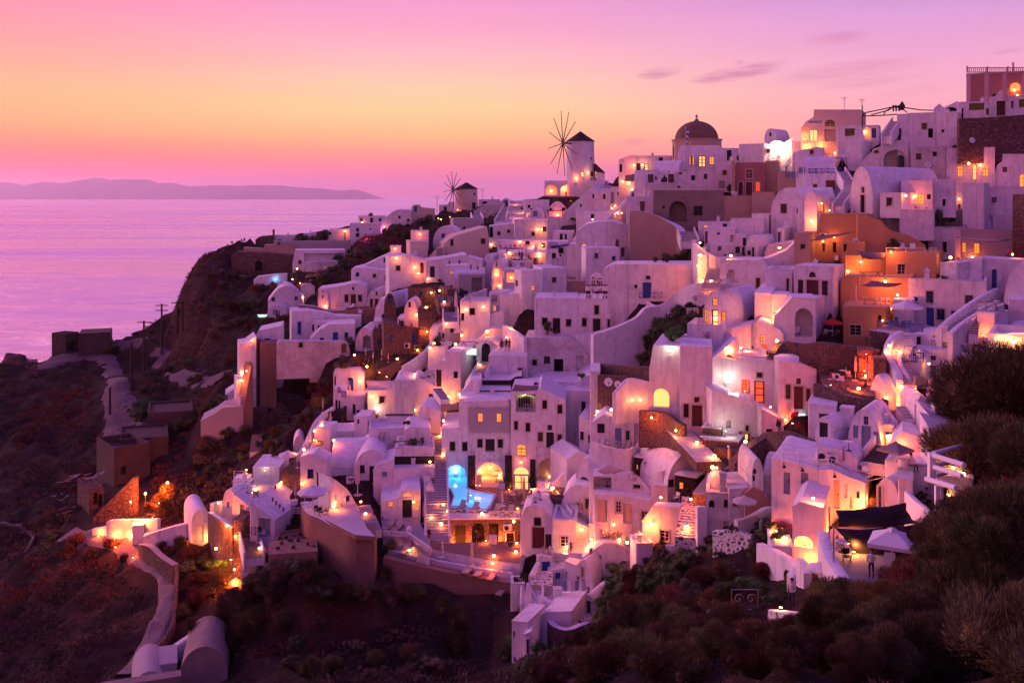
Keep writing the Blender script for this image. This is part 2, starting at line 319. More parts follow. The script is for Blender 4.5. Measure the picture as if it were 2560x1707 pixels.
a1=wn_(1.0,9,mp.outputs[0]);mp2=t.nodes.new('ShaderNodeMapping');mp2.inputs['Scale'].default_value=(.0004,.0030,1);t.links.new(g.outputs['Position'],mp2.inputs[0]);a2=wn_(1.0,4,mp2.outputs[0])
bp=t.nodes.new('ShaderNodeBump');bp.inputs['Strength'].default_value=.75;bp.inputs['Distance'].default_value=14.0;t.links.new(a1,bp.inputs['Height']);t.links.new(bp.outputs[0],b.inputs['Normal'])
x=t.nodes.new('ShaderNodeMapRange');x.inputs[1].default_value=.35;x.inputs[2].default_value=.65;x.inputs[3].default_value=.14;x.inputs[4].default_value=.42;t.links.new(a2,x.inputs[0]);t.links.new(x.outputs[0],b.inputs['Roughness'])
o=obj('sea',bm,sea);tag(o,'calm pink dusk sea reaching to the horizon',kind='structure')
def ridge(name,label,pts_,D,depth,m_):
 bm=bmesh.new();n=260;xs=np.linspace(pts_[0][0],pts_[-1][0],n);P=np.array(pts_,float);hs=np.interp(xs,P[:,0],P[:,1]);rows=9;V=[]
 for j in range(rows):
  f=j/(rows-1);row=[]
  for i in range(n):
   h=max(0,(HY-hs[i]))/F*D+ZC
   env=math.sin(math.pi*min(1,f*.5+0))if f<1 else 1
   wv=noise.noise(Vector((xs[i]*.035,f*2.2,1.5)))*.16*(1-f)
   hh=(h+4)*max(0,min(1,env+wv))*(1+.02*noise.noise(Vector((xs[i]*.12,5,f))))if hs[i]<HY-.2 else 2
   yy=D-depth*(1-f)
   row.append(bm.verts.new(((xs[i]-CX)/F*D,yy,-3+hh)))
  V.append(row)
 for j in range(rows-1):
  for i in range(n-1):bm.faces.new((V[j][i],V[j][i+1],V[j+1][i+1],V[j+1][i]))
 back=[bm.verts.new((v.co.x,D+depth*.6,-3))for v in V[-1]]
 for i in range(n-1):bm.faces.new((V[-1][i],V[-1][i+1],back[i+1],back[i]))
 o=obj(name,bm,m_,smooth=60);tag(o,label,kind='structure')
far=mat('far island scrub',(.10,.075,.06),.95)
ridge('far_island','long hazy mountain island on the horizon',[(-700,488),(-560,474),(-420,470),(-300,478),(-200,466),(-100,460),(-40,462),(0,456),(30,457),(60,464),(95,468),(125,455),(150,458),(185,463),(210,452),(255,446),(270,450),(285,452),(300,449),(320,448),(345,451),(370,449),(395,458),(430,457),(480,468),(500,466),(550,463),(600,465),(640,463),(700,464),(760,470),(800,471),(850,477),(890,474),(915,481),(935,489),(945,491)],45000,5200,far)

# ---------------------------------------------------------------- building kit
# Survey frame: positions are read from the photograph tile by tile; T() sets the tile, u() turns a reading into column / row.
_T=[0.0,0.0,3.92]
def T(x,y,s=3.92):_T[:]=[x,y,s]
def u(x,y):return(_T[0]+x/_T[2],_T[1]+y/_T[2])
def tri_face(bm,outer,holes,mapf,mi=0):
 loops=[[Vector((a,b,0))for a,b in outer]]+[[Vector((a,b,0))for a,b in h]for h in holes]
 flat=[p for l in loops for p in l];V=[bm.verts.new(mapf(p.x,p.y))for p in flat]
 n=(mapf(1,0)-mapf(0,0)).cross(mapf(0,1)-mapf(0,0))
 for t_ in tessellate_polygon(loops):
  a,b_,c=[flat[i]for i in t_];cr=(b_-a).cross(c-a).z
  if abs(cr)<1e-9:continue
  ids=t_ if cr>0 else t_[::-1]
  try:f=bm.faces.new([V[i]for i in ids]);f.material_index=mi
  except ValueError:pass
 k=0;out=[]
 for l in loops:out.append(V[k:k+len(l)]);k+=len(l)
 return out
def arc(x0,x1,y,rise,n=12):
 c,r=(x0+x1)/2,(x1-x0)/2
 return[(c+r*math.cos(math.pi*i/n),y+rise*math.sin(math.pi*i/n))for i in range(n+1)]
def hole_poly(a0,a1,b0,b1,arched):
 if arched:
  rise=min((a1-a0)/2,(b1-b0)*.6);return[(a0,b0),(a1,b0)]+arc(a0,a1,b1-rise,rise,10)
 return[(a0,b0),(a1,b0),(a1,b1),(a0,b1)]
COLR=dict(b='b',m='m',g='q',k='k',w='w',e='e',t='wood',f='f')
def fill_opening(root,kind,a0,a1,b0,b1,mp,wallm,arched,depth):
 """joinery of one opening; mp(a, b, c) maps width, height, inward depth to house space"""
 ch=kind[1]if len(kind)>1 else 'k';paint=M[COLR.get(ch,'k')]
 lit='l' in kind[2:];red='r' in kind[2:];bright='L' in kind[2:]
 gl=M['lity']if bright else M['litr']if red else M['lit']if lit else M['glass']
 def qb(bm,x0,x1,y0,y1,c0,c1,mi=0):
  v=[bm.verts.new(mp(x,y,c))for(x,y,c)in((x0,y0,c0),(x1,y0,c0),(x1,y0,c1),(x0,y0,c1),(x0,y1,c0),(x1,y1,c0),(x1,y1,c1),(x0,y1,c1))]
  for f in((0,1,2,3),(4,7,6,5),(0,4,5,1),(1,5,6,2),(2,6,7,3),(3,7,4,0)):
   bm.faces.new([v[i]for i in f]).material_index=mi
 w,h=a1-a0,b1-b0;d=depth
 K=kind[0]
 if K=='H':return
 poly=hole_poly(a0,a1,b0,b1,arched)
 bm=bmesh.new();e=min(.06,w*.1)
 if K in 'WD':
  pane_poly=[mp(x,y,d-.015)for x,y in poly]
 if K=='W':
  qb(bm,a0,a0+e,b0,b1 if not arched else b1-w*.4,d-.08,d-.02);qb(bm,a1-e,a1,b0,b1 if not arched else b1-w*.4,d-.08,d-.02)
  qb(bm,a0+e,a1-e,b0,b0+e,d-.08,d-.02)
  if not arched:qb(bm,a0+e,a1-e,b1-e,b1,d-.08,d-.02)
  c=(a0+a1)/2;qb(bm,c-.03,c+.03,b0+e,b1-e,d-.085,d-.025)
  for k in((1,2)if h>.9 else(1,)):
   yy=b0+h*k/(3 if h>.9 else 2);qb(bm,a0+e,a1-e,yy-.02,yy+.02,d-.07,d-.03)
  if arched:qb(bm,a0+e,a1-e,b1-w*.5-.03,b1-w*.5+.03,d-.09,d-.025)
  o=obj('window',bm,paint,root)
  b2=bmesh.new();b2.faces.new([b2.verts.new(p)for p in pane_poly]);obj('pane',b2,gl,o)
 elif K=='S':
  qb(bm,a0,(a0+a1)/2-.012,b0,b1,d-.12,d-.06);qb(bm,(a0+a1)/2+.012,a1,b0,b1,d-.12,d-.06)
  for s in range(int(h/.14)):
   yy=b0+.1+s*.14
   if yy<b1-.1:qb(bm,a0+.08,a1-.08,yy-.02,yy+.02,d-.14,d-.12)
  obj('shutter',bm,paint,root)
 elif K=='D':
  top=b1 if not arched else b1-w/2
  if w>1.15:
   c=(a0+a1)/2;leaves=((a0+.05,c-.012),(c+.012,a1-.05))
  else:leaves=((a0+.05,a1-.05),)
  gp=bright or lit or red
  for l0,l1 in leaves:
   if gp:
    qb(bm,l0,l0+.1,b0,top-.05,d-.10,d-.04);qb(bm,l1-.1,l1,b0,top-.05,d-.10,d-.04)
    for yy in(b0,b0+h*.33,b0+h*.62,top-.15):qb(bm,l0+.1,l1-.1,yy,yy+.10,d-.09,d-.045)
   else:
    qb(bm,l0,l1,b0,top-.05,d-.08,d-.04)
    for(f0,f1)in((.06,.44),(.5,.94)):
     qb(bm,l0+.1,l1-.1,b0+(top-b0)*f0,b0+(top-b0)*f1,d-.10,d-.08)
  qb(bm,a0,a0+.05,b0,top,d-.13,d-.02);qb(bm,a1-.05,a1,b0,top,d-.13,d-.02);qb(bm,a0+.05,a1-.05,top-.05,top,d-.13,d-.02)
  o=obj('door',bm,paint,root)
  b2=bmesh.new();b2.faces.new([b2.verts.new(p)for p in pane_poly]);obj('pane',b2,gl,o)
  b3=bmesh.new();qb(b3,leaves[0][1]-.12,leaves[0][1]-.07,b0+.95,b0+1.1,d-.17,d-.10);obj('handle',b3,M['metal'],o)
 elif K in 'NO':
  pass
 if 's' in kind[2:]:
  bm=bmesh.new();t_=.13
  qb(bm,a0-t_,a0,b0-(t_ if K=='W' else 0),b1,-.035,0);qb(bm,a1,a1+t_,b0-(t_ if K=='W' else 0),b1,-.035,0);qb(bm,a0-t_,a1+t_,b1,b1+t_,-.035,0)
  if K=='W':qb(bm,a0,a1,b0-t_,b0,-.035,0)
  obj('surround',bm,M['f'],root)
def wall_face(bm,root,outer,ops,mapf2,mapf3,wallm):
 """one wall: polygon with openings, reveals, joinery. ops in wall coordinates (a0,a1,b0,b1,kind)"""
 holes=[];good=[]
 for(a0,a1,b0,b1,kind)in ops:
  arched='a' in(kind[1:]if kind[0]in 'NOH' else kind[2:]);holes.append(hole_poly(a0,a1,b0,b1,arched));good.append((a0,a1,b0,b1,kind,arched))
 loops=tri_face(bm,outer,holes,mapf2)
 for(a0,a1,b0,b1,kind,arched),h,V in zip(good,holes,loops[1:]):
  d={'W':.24,'D':.30,'S':.2}.get(kind[0],1.6)
  if kind[0]in 'NO':
   for q_ in kind[2:]:
    if q_.isdigit():d=.25+.55*int(q_)
  inner=[bm.verts.new(mapf3(a,b,d))for a,b in h]
  n=len(h)
  for i in range(n):
   j=(i+1)%n
   try:bm.faces.new((V[j],V[i],inner[i],inner[j]))
   except ValueError:pass
  if kind[0]in 'NO':f=bm.faces.new(inner);f.material_index=1 if kind[0]=='O' else 0
  if kind[0]=='H':f=bm.faces.new(inner);f.material_index=2  # back face painted near-black, standing in for the shade inside the hole
  fill_opening(root,kind,a0,a1,b0,b1,mapf3,wallm,arched,d)
HOUSES=[]
def H(label,x0,x1,yt,yb,a=0,s=None,L=6.0,roof='f',ops=(),m='w',D=None,ext=7,rise=None,prof=None,name='house',cat='house',group=None,par=.35,chim=(),bev=.10,capm=None,dD=0,roofm=None):
 """a building: front wall from column x0 to x1, top row yt, foot row yb; a = turn of the front towards the sea (degrees);
 s = column where the visible side wall ends; ops = openings (x0,y0,x1,y1,kind)"""
 px0,pyt=u(x0,yt);px1,pyb=u(x1,yb);k0,k1=(px0-CX)/F,(px1-CX)/F
 D=(ground((px0+px1)/2,pyb)if D is None else D)+dD
 A=R(a)+math.atan((k0+k1)/2);ca,sa=math.cos(A),math.sin(A)
 if a>=0:
  Cx,Cy=k1*D,D;w=(Cx-k0*Cy)/(ca+k0*sa);RX,RY=Cx,Cy;LX,LY=Cx-w*ca,Cy+w*sa
 else:
  Cx,Cy=k0*D,D;w=(k1*Cy-Cx)/(ca+k1*sa);LX,LY=Cx,Cy;RX,RY=Cx+w*ca,Cy-w*sa
 if s is not None:
  k2=(u(s,0)[0]-CX)/F;den=(sa-k2*ca)
  if abs(den)>.02:
   l_=(k2*Cy-Cx)/den
   if.5<l_<40:L=l_
 ox,oy=(LX+RX)/2,(LY+RY)/2
 zb=ZC-(pyb-HY)/F*oy;zt=ZC-(pyt-HY)/F*oy;hgt=zt-zb
 root=empty(name,(ox,oy,zb),-A);tag(root,label,cat,group);hw=w/2
 def uplane(px):
  k=(px-CX)/F;return(k*oy-ox)/(ca+k*sa)
 def v_at(px,py):
  a_=uplane(px);return ZC-(py-HY)/F*(oy-a_*sa)-zb
 sx=1 if(Cx==RX)else-1
 if s is not None and s<x0:sx=-1
 if s is not None and s>x1:sx=1
 SX,SY=(RX,RY)if sx==1 else(LX,LY)
 def side_pos(px):
  k=(px-CX)/F;return(k*SY-SX)/(sa-k*ca)
 fops,sops=[],[]
 for(ax,ay,bx,by,kind)in ops:
  p0,q0=u(ax,ay);p1,q1=u(bx,by);pc=(p0+p1)/2
  if kind[-1]=='!' or not(min(px0,px1)-1<=pc<=max(px0,px1)+1):
   kd=kind.rstrip('!');a0,a1=side_pos(p0),side_pos(p1);ya=SY+(a0+a1)/2*ca
   b1_,b0_=ZC-(q0-HY)/F*ya-zb,ZC-(q1-HY)/F*ya-zb
   a0,a1=min(a0,a1),max(a0,a1)
   a0=max(a0,.1);a1=min(a1,L-.1)
   if a1-a0>.2:sops.append((a0,a1,b0_,b1_,kd))
  else:
   a0,a1=uplane(p0),uplane(p1);b1_,b0_=v_at(pc,q0),v_at(pc,q1)
   a0=max(a0,-hw+.08);a1=min(a1,hw-.08)
   if a1-a0>.15:fops.append((a0,a1,b0_,b1_,kind))
 rn=random.Random(int(px0*7+pyt));extra=0
 if name=='house' and m in 'wo' and len(ops)<=2 and w>3.4 and hgt>2.0:
  for q in range(min(4,int(w/2.4))):
   if rn.random()<.78:
    k_=rn.choice(['Wks','Wqs','We','Wb','Dt','Wk','Sq','Wks','Wkl','Dq']);ww=.55+.3*rn.random()if k_[0]!='D' else.85;a_=-hw+w*(q+.5+rn.uniform(-.2,.2))/min(4,int(w/2.4));z_=.05 if k_[0]=='D' else max(.4,hgt*rn.uniform(.3,.55));fops.append((a_-ww/2,a_+ww/2,z_,z_+(2.0 if k_[0]=='D' else ww*1.25),k_))
 if name=='house' and roof[0]in 'nf' and not chim and m in 'wo' and rn.random()<.45:extra=rn.uniform(-.6,.6)*hw or.1
 if prof:P=[(max(-hw,min(hw,uplane(u(x,0)[0]))),v_at(*u(x,y)))for x,y in prof];P[0]=(-hw,P[0][1]);P[-1]=(hw,P[-1][1])
 elif roof[0]=='v':
  r_=rise if rise is not None else min(hgt*.45,hw);P=arc(-hw,hw,hgt-r_,r_,14)[::-1]
 elif roof[0]=='g':
  r_=rise or hw*.5;P=[(-hw,hgt-r_),(0,hgt),(hw,hgt-r_)]
 elif roof[0]=='h':P=[(-hw,hgt-(rise or 1.2)),(hw,hgt-(rise or 1.2))]
 else:P=[(-hw,hgt),(hw,hgt)]
 hl,hr=P[0][1],P[-1][1]
 bm=bmesh.new()
 def clampops(o_,lo,fn):
  r=[]
  for(a0,a1,b0,b1,k)in o_:
   top=min(fn(a0),fn(a1),fn((a0+a1)/2))-.06;b1=min(b1,top);b0=max(b0,-ext+.1)
   if b1-b0>.15:
    if all(a1<q[0]-.02 or a0>q[1]+.02 or b1<q[2]-.02 or b0>q[3]+.02 for q in r):r.append((a0,a1,b0,b1,k))
  return r
 xsP=[p[0]for p in P];ysP=[p[1]for p in P]
 fops=clampops(fops,0,lambda x:float(np.interp(x,xsP,ysP)))
 HS=hl if sx<0 else hr
 if roof[0]=='h':HS=hgt-(rise or 1.2)
 sops=clampops(sops,0,lambda x:HS)
 outer=[(-hw,-ext),(hw,-ext)]+P[::-1]
 wall_face(bm,root,outer,fops,lambda a_,b_:Vector((a_,0,b_)),lambda a_,b_,c_:Vector((a_,c_,b_)),m)
 for side in(-1,1):
  hh=hl if side<0 else hr;X=side*hw
  if roof[0]=='h':
   r_=rise or 1.2;oc=[(0,-ext),(L,-ext)]+arc(0,L,hgt-r_,r_,12)
  else:oc=[(0,-ext),(L,-ext),(L,hh),(0,hh)]
  if side==1:f2=lambda a_,b_:Vector((hw,a_,b_));f3=lambda a_,b_,c_:Vector((hw-c_,a_,b_))
  else:
   f2=lambda a_,b_:Vector((-hw,L-a_,b_));f3=lambda a_,b_,c_:Vector((-hw+c_,L-a_,b_))
  oo=sops if side==sx else[]
  if side==-1:oo=[(L-q[1],L-q[0],q[2],q[3],q[4])for q in oo]
  wall_face(bm,root,oc,oo,f2,f3,m)
 bb=[bm.verts.new((x,L,z))for x,z in[(hw,-ext),(-hw,-ext)]+([(-hw,hl),(hw,hr)]if roof[0]=='h' or not prof and roof[0]not in 'vg' else P)]
 bm.faces.new(bb)
 bmesh.ops.remove_doubles(bm,verts=bm.verts,dist=.001)
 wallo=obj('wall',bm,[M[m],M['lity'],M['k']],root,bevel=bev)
 rm=M[roofm or m];bm=bmesh.new()
 if roof[0]=='h':
  r_=rise or 1.2;A_=arc(0,L,hgt-r_,r_,14);o_=.03
  va=[bm.verts.new((-hw-o_,y,z+o_))for y,z in A_];vb=[bm.verts.new((hw+o_,y,z+o_))for y,z in A_]
  for i in range(len(A_)-1):bm.faces.new((va[i],va[i+1],vb[i+1],vb[i]))
  for vv_ in(va,vb):
   lo=[bm.verts.new((v.co.x,v.co.y,v.co.z-.12))for v in vv_]
   for i in range(len(A_)-1):bm.faces.new((vv_[i],vv_[i+1],lo[i+1],lo[i]))
 elif prof or roof[0]in 'vg':
  o_=.03
  va=[bm.verts.new((x,-o_,z+o_))for x,z in P];vb=[bm.verts.new((x,L+o_,z+o_))for x,z in P]
  for i in range(len(P)-1):bm.faces.new((va[i],va[i+1],vb[i+1],vb[i]))
  for vv_ in(va,vb):
   lo=[bm.verts.new((v.co.x,v.co.y,v.co.z-.12))for v in vv_]
   for i in range(len(P)-1):bm.faces.new((vv_[i+1],vv_[i],lo[i],lo[i+1]))
 else:
  t_=.28;p_=par if roof[0]in 'fd' else 0.0
  if p_>0:
   O=[(-hw,0),(hw,0),(hw,L),(-hw,L)];I=[(-hw+t_,t_),(hw-t_,t_),(hw-t_,L-t_),(-hw+t_,L-t_)];z1=hgt+.02
   vo=[bm.verts.new((x,y,z1))for x,y in O];vi=[bm.verts.new((x,y,z1))for x,y in I];vl=[bm.verts.new((x,y,z1-p_))for x,y in I];vs_=[bm.verts.new((x,y,z1-.1))for x,y in O]
   for i in range(4):
    j=(i+1)%4;bm.faces.new((vo[i],vo[j],vi[j],vi[i]));bm.faces.new((vi[i],vi[j],vl[j],vl[i]));bm.faces.new((vs_[i],vs_[j],vo[j],vo[i]))
   bm.faces.new(vl)
  else:box(bm,-hw-.02,hw+.02,-.02,L+.02,hgt-.1,hgt+.03)
 bmesh.ops.recalc_face_normals(bm,faces=bm.faces)
 obj('roof',bm,rm,root,smooth=38)
 if roof[0]=='d':
  bm=bmesh.new();rr=min(hw,L/2)*.86;lathe(bm,[(rr,hgt-.3),(rr,hgt+.25),(rr*.97,hgt+.5)]+[(rr*.97*math.cos(t_),hgt+.5+rr*.8*math.sin(t_))for t_ in[math.pi/2*i/8 for i in range(1,9)]],24,(0,L/2));obj('dome',bm,rm,root,smooth=50)
 if extra and not prof:bm=bmesh.new();zc_=hgt+rn.uniform(.4,.9);ly=L*rn.uniform(.25,.6);box(bm,extra-.25,extra+.25,ly,ly+.5,hgt-.5,zc_);box(bm,extra-.33,extra+.33,ly-.08,ly+.58,zc_,zc_+.09);box(bm,extra-.1,extra+.1,ly+.15,ly+.35,zc_+.09,zc_+.3);obj('chimney',bm,rm,root,bevel=.04)
 for(cx_,cy_)in chim:
  p,q=u(cx_,cy_);a_=uplane(p);zz=min(v_at(p,q),hgt+1.6)
  bm=bmesh.new();box(bm,a_-.28,a_+.28,.8,1.36,hgt-1.0,max(zz,hgt+.5));box(bm,a_-.34,a_+.34,.74,1.42,max(zz,hgt+.5),max(zz,hgt+.5)+.1);obj('chimney',bm,rm,root,bevel=.05)
 CARVE.append((min(px0,px1),max(px0,px1),pyb,D,zb,L));HOUSES.append((root,label));return root
def box_at(name,label,cat,x0,x1,yt,yb,a=0,L=1.0,m='w',D=None,ext=0,**k):return H(label,x0,x1,yt,yb,a,None,L,'n',(),m,D,ext,name=name,cat=cat,**k)
def wallp(label,P,th=.35,m='w',D=None,ext=2.5,name='garden_wall',cat='wall',cap=None,dD=0):
 """free-standing or retaining wall through survey points (x, y_top, y_foot[, D])"""
 W_=[]
 for p in P:
  px,pt_=u(p[0],p[1]);_,pb=u(0,p[2]);d=(p[3]if len(p)>3 else(D if D is not None else ground(px,pb)))+dD
  W_.append((pt(px,pt_,d),pt(px,pb,d)))
 for(p0_,b0_),(p1_,b1_),q0,q1 in zip(W_,W_[1:],P,P[1:]):CARVE.append((u(q0[0],0)[0],u(q1[0],0)[0],(u(0,q0[2])[1]+u(0,q1[2])[1])/2,(p0_.y+p1_.y)/2,(b0_.z+b1_.z)/2,0))
 Q=[]
 n_=4 if len(W_)>2 else 1
 for i in range(len(W_)-1):
  p0,p1,p2,p3=W_[max(i-1,0)],W_[i],W_[i+1],W_[min(i+2,len(W_)-1)]
  for k in range(n_):
   t_=k/n_
   def cr(a,b,c,d):return.5*((2*b)+(c-a)*t_+(2*a-5*b+4*c-d)*t_*t_+(3*b-a-3*c+d)*t_**3)
   Q.append((cr(p0[0],p1[0],p2[0],p3[0]),cr(p0[1],p1[1],p2[1],p3[1])))
 Q.append(W_[-1])
 o0=Vector((Q[0][0].x,Q[0][0].y,Q[0][1].z));bm=bmesh.new();rows=[]
 for i,(tp,bt)in enumerate(Q):
  a_=Q[max(i-1,0)][0];b_=Q[min(i+1,len(Q)-1)][0];d=Vector((b_.x-a_.x,b_.y-a_.y,0)).normalized();n=Vector((-d.y,d.x,0))*th/2
  f=Vector((tp.x,tp.y,0));
  rows.append([bm.verts.new(Vector((f.x,f.y,z))+s*n-o0)for s,z in((-1,bt.z-ext),(-1,tp.z-.04),(-.7,tp.z),(.7,tp.z),(1,tp.z-.04),(1,bt.z-ext))])
 for A_,B_ in zip(rows,rows[1:]):
  for i in range(5):bm.faces.new((A_[i],A_[i+1],B_[i+1],B_[i])).material_index=1 if(cap and i in(1,2,3))else 0
 bm.faces.new(rows[0]);bm.faces.new(rows[-1][::-1]);bmesh.ops.recalc_face_normals(bm,faces=bm.faces)
 o=obj(name,bm,[M[m],M[cap or m]],loc=o0,smooth=35);tag(o,label,cat);HOUSES.append((o,label));return o
def terrace(label,P,ref=None,z=None,par=None,ph=.9,m='w',flm='wfl',th=3.0,D=None,name='terrace',cat='terrace',pth=.25,edges=None):
 """flat slab; P = outline points (x, y) all on one level; ref = index of the point whose distance is known"""
 PP=[u(*p)for p in P]
 if z is None:
  i=ref or 0;d=D if D is not None else ground(*PP[i]);z=pt(*PP[i],d).z
 Q=[pz(px,py,z)for px,py in PP];c=sum(Q,Vector())/len(Q)
 for q_,(px,py)in zip(Q,PP):CARVE.append((min(px,c.x/c.y*F+CX),max(px,c.x/c.y*F+CX),py,q_.y,z,3))
 CARVE.append((min(p[0]for p in PP),max(p[0]for p in PP),max(p[1]for p in PP),min(q_.y for q_ in Q),z,max(q_.y for q_ in Q)-min(q_.y for q_ in Q)))
 root=empty(name,c);tag(root,label,cat);q2=[(p-c)for p in Q]
 ar=sum(q2[i].x*q2[(i+1)%len(q2)].y-q2[(i+1)%len(q2)].x*q2[i].y for i in range(len(q2)))
 bm=bmesh.new();top=[bm.verts.new((p.x,p.y,-.03))for p in q2];bot=[bm.verts.new((p.x,p.y,-th))for p in q2];n=len(q2)
 for i in range(n):bm.faces.new((top[i],top[(i+1)%n],bot[(i+1)%n],bot[i]))
 bm.faces.new(top);bm.faces.new(bot[::-1]);bmesh.ops.recalc_face_normals(bm,faces=bm.faces);obj('base',bm,M[m],root)
 bm=bmesh.new();cc=Vector((0,0,0));f=bm.faces.new([bm.verts.new((p.x*.985,p.y*.985,0))for p in q2])
 if f.normal.z<0:f.normal_flip()
 obj('floor',bm,M[flm],root)
 for(i0,i1)in(edges or[]):
  bm=bmesh.new();idx=list(range(i0,i1+1));V=[]
  sgn=1 if ar>0 else-1
  for k in idx:
   p=q2[k%n];a_=q2[(k-1)%n]if k>i0 else p;b_=q2[(k+1)%n]if k<i1 else p
   d=(b_-a_);d.z=0;d.normalize();nn=Vector((-d.y,d.x,0))*sgn*pth
   V.append([bm.verts.new(p+Vector((0,0,-.6))),bm.verts.new(p+Vector((0,0,ph))),bm.verts.new(p+nn+Vector((0,0,ph))),bm.verts.new(p+nn+Vector((0,0,-.02)))])
  for A_,B_ in zip(V,V[1:]):
   for i in range(3):bm.faces.new((A_[i],A_[i+1],B_[i+1],B_[i]))
  bm.faces.new(V[0]);bm.faces.new(V[-1][::-1]);bmesh.ops.recalc_face_normals(bm,faces=bm.faces);obj('parapet',bm,M[m],root,bevel=.05)
 HOUSES.append((root,label));return root
def steps(label,a,b,n,w=1.4,Da=None,Db=None,m='w',tread='flr',side=True,name='staircase'):
 """flight of steps from survey point a (foot) to b (head)"""
 pa,pb=u(*a),u(*b);A_=pt(*pa,Da if Da is not None else ground(*pa));B_=pt(*pb,Db if Db is not None else ground(*pb))
 d=Vector((B_.x-A_.x,B_.y-A_.y,0));ln=max(d.length,.5);dd=d/d.length if d.length>.01 else Vector((0,1,0));rise=(B_.z-A_.z)
 root=empty(name,A_,math.atan2(dd.y,dd.x)-math.pi/2);tag(root,label,'stairs')
 for k in range(4):q_=A_.lerp(B_,k/3);CARVE.append((CX+q_.x/q_.y*F-12,CX+q_.x/q_.y*F+12,HY+(ZC-q_.z)/q_.y*F,q_.y,q_.z,1))
 bm=bmesh.new();st=ln/n;r=rise/n;box(bm,-w/2,w/2,0,st*1.02,-.9,r-.03);box(bm,-w/2-.005,w/2+.005,-.02,st*1.02,r-.03,r+.005,1)
 me0=mesh_of(bm,'step',[M[m],M[tread]])
 for i in range(n):
  o=bpy.data.objects.new('step',me0);COL.objects.link(o);o.parent=root;o.location=(0,i*st,i*r)
 if side:
  bm=bmesh.new()
  for s in(-1,1):
   x0,x1=s*w/2,s*(w/2+.22)
   v=[bm.verts.new(p)for p in((x0,-.2,-1.2),(x1,-.2,-1.2),(x1,-.2,.75),(x0,-.2,.75),(x0,ln+.2,rise-1.2),(x1,ln+.2,rise-1.2),(x1,ln+.2,rise+.75),(x0,ln+.2,rise+.75))]
   for f in((0,1,2,3),(4,7,6,5),(0,4,5,1),(1,5,6,2),(2,6,7,3),(3,7,4,0)):bm.faces.new([v[i]for i in f])
  bmesh.ops.recalc_face_normals(bm,faces=bm.faces);obj('side_wall',bm,M[m],root,bevel=.05)
 HOUSES.append((root,label));return root
DRAPES=[]
def drape(name,label,P,widths,m_):DRAPES.append((name,label,[u(*p)for p in P],widths,m_))

# small things are noted here while the houses go up and set down on whatever stands under them afterwards
LATER=[];_hint=['']
def at(h):_hint[0]=h
def it(kind,x,y,**k):
 if 'x2' in k:k['_px2']=u(k['x2'],0)[0]
 if 'pts' in k:k['_pts']=[u(*p)for p in k['pts']]
 LATER.append((kind,*u(x,y),_hint[0],dict(k,s=_T[2])))
def lamp(x,y,P=45,c='w',**k):it('lamp',x,y,P=P,c=c,**k)

T(2000,100)
H('dusty rose mansion with pale pilasters and a crowded roof balustrade',1630,2620,325,640,3,L=12,roof='n',m='p',D=154,ops=[(2058,420,2160,500,'Wwal'),(1885,528,1930,600,'Wk')],ext=8)
H('white gatehouse with a small pediment over its maroon door',1860,2640,560,742,2,L=5,roof='n',D=148.5,prof=[(1860,560),(1905,558),(1968,488),(2035,552),(2640,575)],ops=[(1925,598,2010,741,'Dm'),(2066,600,2092,668,'Wk'),(2145,582,2200,660,'Wk')],ext=4)
H('white terrace house with a dark window under the mansion parasol',1545,1858,605,772,2,L=4,D=149,ops=[(1822,670,1862,732,'Wk'),(1655,620,1805,686,'Wk'),(1582,668,1600,770,'Dk')],ext=4,par=.9)
H('low white arched porch beside the mansion steps',1310,1545,620,720,0,L=3,D=152,prof=[(1310,690),(1312,672),(1365,628),(1410,665),(1560,600)],ops=[(1428,645,1535,700,'Ha')])
wallp('long rubble retaining wall under the mansion gatehouse',[(1548,772,1050),(1850,760,1040),(2195,735,1030),(2500,725,1020)],.8,'r',D=146)
H('tall plain white block with one tiny square window below the skyline',1335,1545,715,1042,12,L=5,D=149,ops=[(1385,878,1418,911,'Wk')],roof='n')
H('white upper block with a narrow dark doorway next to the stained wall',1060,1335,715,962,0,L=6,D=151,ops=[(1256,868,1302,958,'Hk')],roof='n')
H('white corner house with a stair climbing its side wall',950,1060,728,992,5,L=6,D=152.5,ops=[(945,868,995,988,'Dk')],roof='n')
steps('white stair climbing beside the corner house under the pergola',(850,960),(950,800),9,1.2,151,155)
H('orange-washed market building with an ivy-hung parapet and white sign',8,605,685,997,6,L=9,m='c',D=170,roof='n',prof=[(8,870),(60,800),(132,760),(136,685),(605,685)],ops=[(243,782,343,848,'Wfa'),(240,875,345,995,'Dg'),(90,878,172,994,'DwL')],cat='shop',name='shop')
H('small white porch house with a brown window right of the market',365,606,840,1120,5,L=4,D=164,ops=[(438,868,540,945,'Wt')],roof='n')
H('white house with a glowing round-arched niche near the market',606,775,838,1000,4,L=4,D=162,ops=[(622,856,698,976,'Na2'),(702,866,745,960,'Db')])
H('narrow white block standing below the market terrace',466,600,985,1260,15,L=5,D=157,roof='n',s=770)
H('white sweeping wall house with a wide shaded arch and parasol',592,1060,990,1245,0,L=5,D=152,roof='n',prof=[(592,1205),(660,1130),(740,1070),(830,1015),(940,992),(1060,990)],ops=[(818,1075,1042,1243,'Na4')])
H('stained white block carrying a satellite dish',1085,1432,1048,1245,0,L=6,D=149.5,m='o',roof='n')
H('lamp-lit restaurant house with a glowing fanlight over the door',1435,1910,1055,1372,0,L=6,D=145,roof='f',ops=[(1658,1140,1732,1212,'Wfal'),(1686,1218,1736,1370,'DfL'),(1542,1240,1596,1336,'Wkal'),(1790,1235,1846,1336,'Wkal')])
